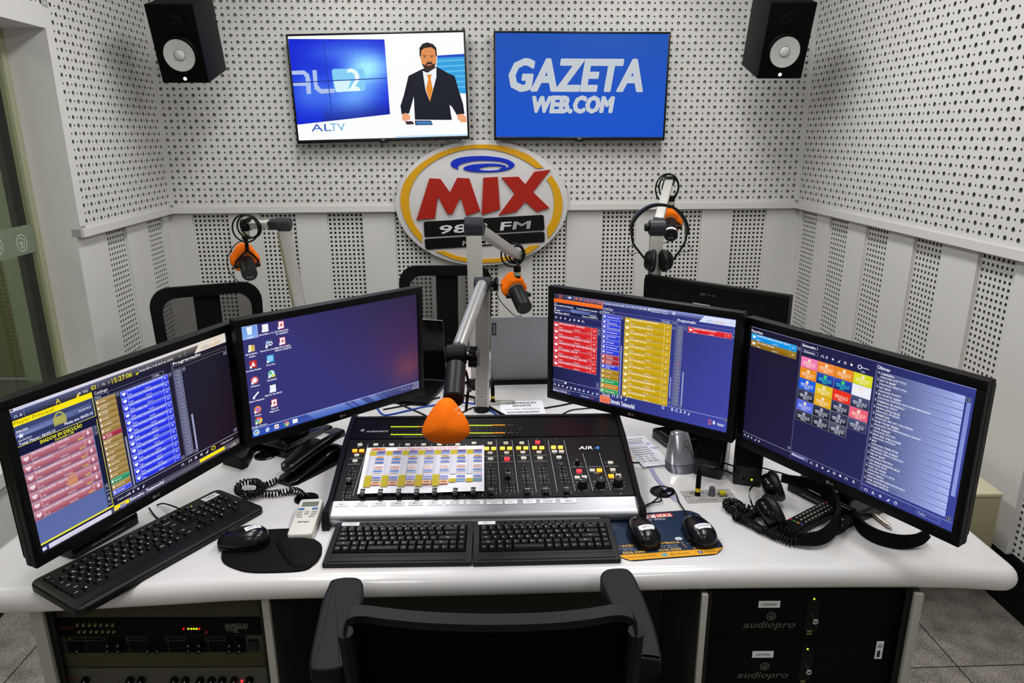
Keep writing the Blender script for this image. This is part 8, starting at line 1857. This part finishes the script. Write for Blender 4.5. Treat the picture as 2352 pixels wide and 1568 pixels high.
# host chair in the foreground, seen from behind
t = thing('office_chair', 'black office chair in the foreground with two armrests, seen from behind', 'chair', (-.03, 1.10, 0), math.radians(1.0))
def armpts(pts, z_): return [D(700+x*.36565, 1280+y*.36565, z_) for x, y in pts]
AL = [(150, 165), (172, 135), (250, 119), (332, 123), (362, 150), (366, 200), (345, 320), (300, 360), (245, 430), (245, 540), (252, 640), (236, 682), (150, 700), (55, 702), (28, 680), (34, 600), (68, 440), (108, 270)]
AR = [(1856, 125), (1880, 78), (1940, 63), (2022, 66), (2066, 105), (2110, 200), (2160, 320), (2205, 450), (2238, 590), (2238, 645), (2205, 640), (2140, 632), (2075, 630), (2072, 560), (2088, 430), (2045, 352), (1950, 322), (1895, 220)]
for nm, pts in (('armrest', AL), ('armrest', AR)):
    P = armpts(pts, .79); cx = sum(p.x for p in P)/len(P); cy = sum(p.y for p in P)/len(P); sp = spline([(p.x-cx, p.y-cy, 0) for p in P], 4, closed=True); out = [(p.x, p.y) for p in sp]
    ar = sum(out[i][0]*out[(i+1) % len(out)][1]-out[(i+1) % len(out)][0]*out[i][1] for i in range(len(out)))
    if ar < 0: out = out[::-1]
    F = TR((cx, cy, 0)); a_ = part(nm, M('soft_black_armrest', '#0c0c11', 0.55, spec=0.2, bump=0.1, bscale=900), t, lambda q: q.add(*(lambda mm: (mm.v, mm.f))(bullnose(out, .760, .79, .005, 3)), 0), F, recalc=True)
    sx = -1 if cx < 0 else 1
    part('arm_bracket', CHB, t, lambda q: (q.box((cx-sx*.0, cy-.02, .62), (.032, .06, .28), bev=.008), q.box((cx-sx*.10, cy-.02, .485), (.22, .06, .03), bev=.006)))
bp_ = [D(x, y, .905) for x, y in ((792, 1438), (800, 1412), (830, 1402), (900, 1410), (990, 1418), (1120, 1422), (1250, 1419), (1340, 1411), (1415, 1400), (1450, 1408), (1462, 1436))]
sp = spline(bp_, 5)
def backfr(q):
    n = len(sp); vs = []
    for i, p in enumerate(sp):
        e = min(1, min(i, n-1-i)/4.0); h0 = .015
        vs += [p+Vector((0, -.011, -h0)), p+Vector((0, -.013, 0)), p+Vector((0, .010, .003)), p+Vector((0, .012, -h0))]
    q.add(vs, [(i*4+k, i*4+(k+1) % 4, (i+1)*4+(k+1) % 4, (i+1)*4+k) for i in range(n-1) for k in range(4)]+[(0, 3, 2, 1), tuple(range((n-1)*4, n*4))])
part('back_top_rail', M('soft_black_armrest'), t, backfr, recalc=True, smooth=50)
def backpanel(q):
    n = len(sp); q.grid(lambda a, b_: (lambda p: Vector((p.x*(1-.02*b_), p.y+.004+.10*b_-.02*math.sin(a*PI)*0, .885-.46*b_)))(sp[min(n-1, int(round(a*(n-1))))]), n-1, 8)
    q.grid(lambda a, b_: (lambda p: Vector((p.x*(1-.02*b_), p.y-.006+.10*b_, .885-.46*b_)))(sp[min(n-1, int(round(a*(n-1))))]), n-1, 8)
part('back_panel', CHF, t, backpanel)
for sx, i0 in ((-1, 2), (1, -3)):
    p = sp[i0]; part('back_side_rail', CHB, t, lambda q: q.tube([Vector((sp[0 if sx < 0 else -1].x, sp[0 if sx < 0 else -1].y+.10*k, .895-.46*k)) for k in (0, .5, 1)], .013, 8))
part('lumbar_spine', CHB, t, lambda q: q.box((-.03, .985, .60), (.10, .03, .45), bev=.01, T=None))
part('seat', CHF, t, lambda q: q.box((-.03, 1.19, .475), (.47, .44, .075), bev=.03))
part('gas_column', CHB, t, lambda q: q.cyl((-.03, 1.12, .44), (-.03, 1.12, .12), .028, n=16))
for k in range(5):
    a_ = 2*PI*k/5+.3; part('leg', CHB, t, lambda q: beam(q, Vector((-.03, 1.12, .12)), Vector((-.03+.28*math.cos(a_), 1.12+.28*math.sin(a_), .075)), .03, .04, up=(0, 0, 1), bev=.006))
    part('castor', BLACK, t, lambda q: q.cyl((-.03+.28*math.cos(a_)-.02*math.sin(a_), 1.12+.28*math.sin(a_)+.02*math.cos(a_), .03), (-.03+.28*math.cos(a_)+.02*math.sin(a_), 1.12+.28*math.sin(a_)-.02*math.cos(a_), .03), .029, n=16))
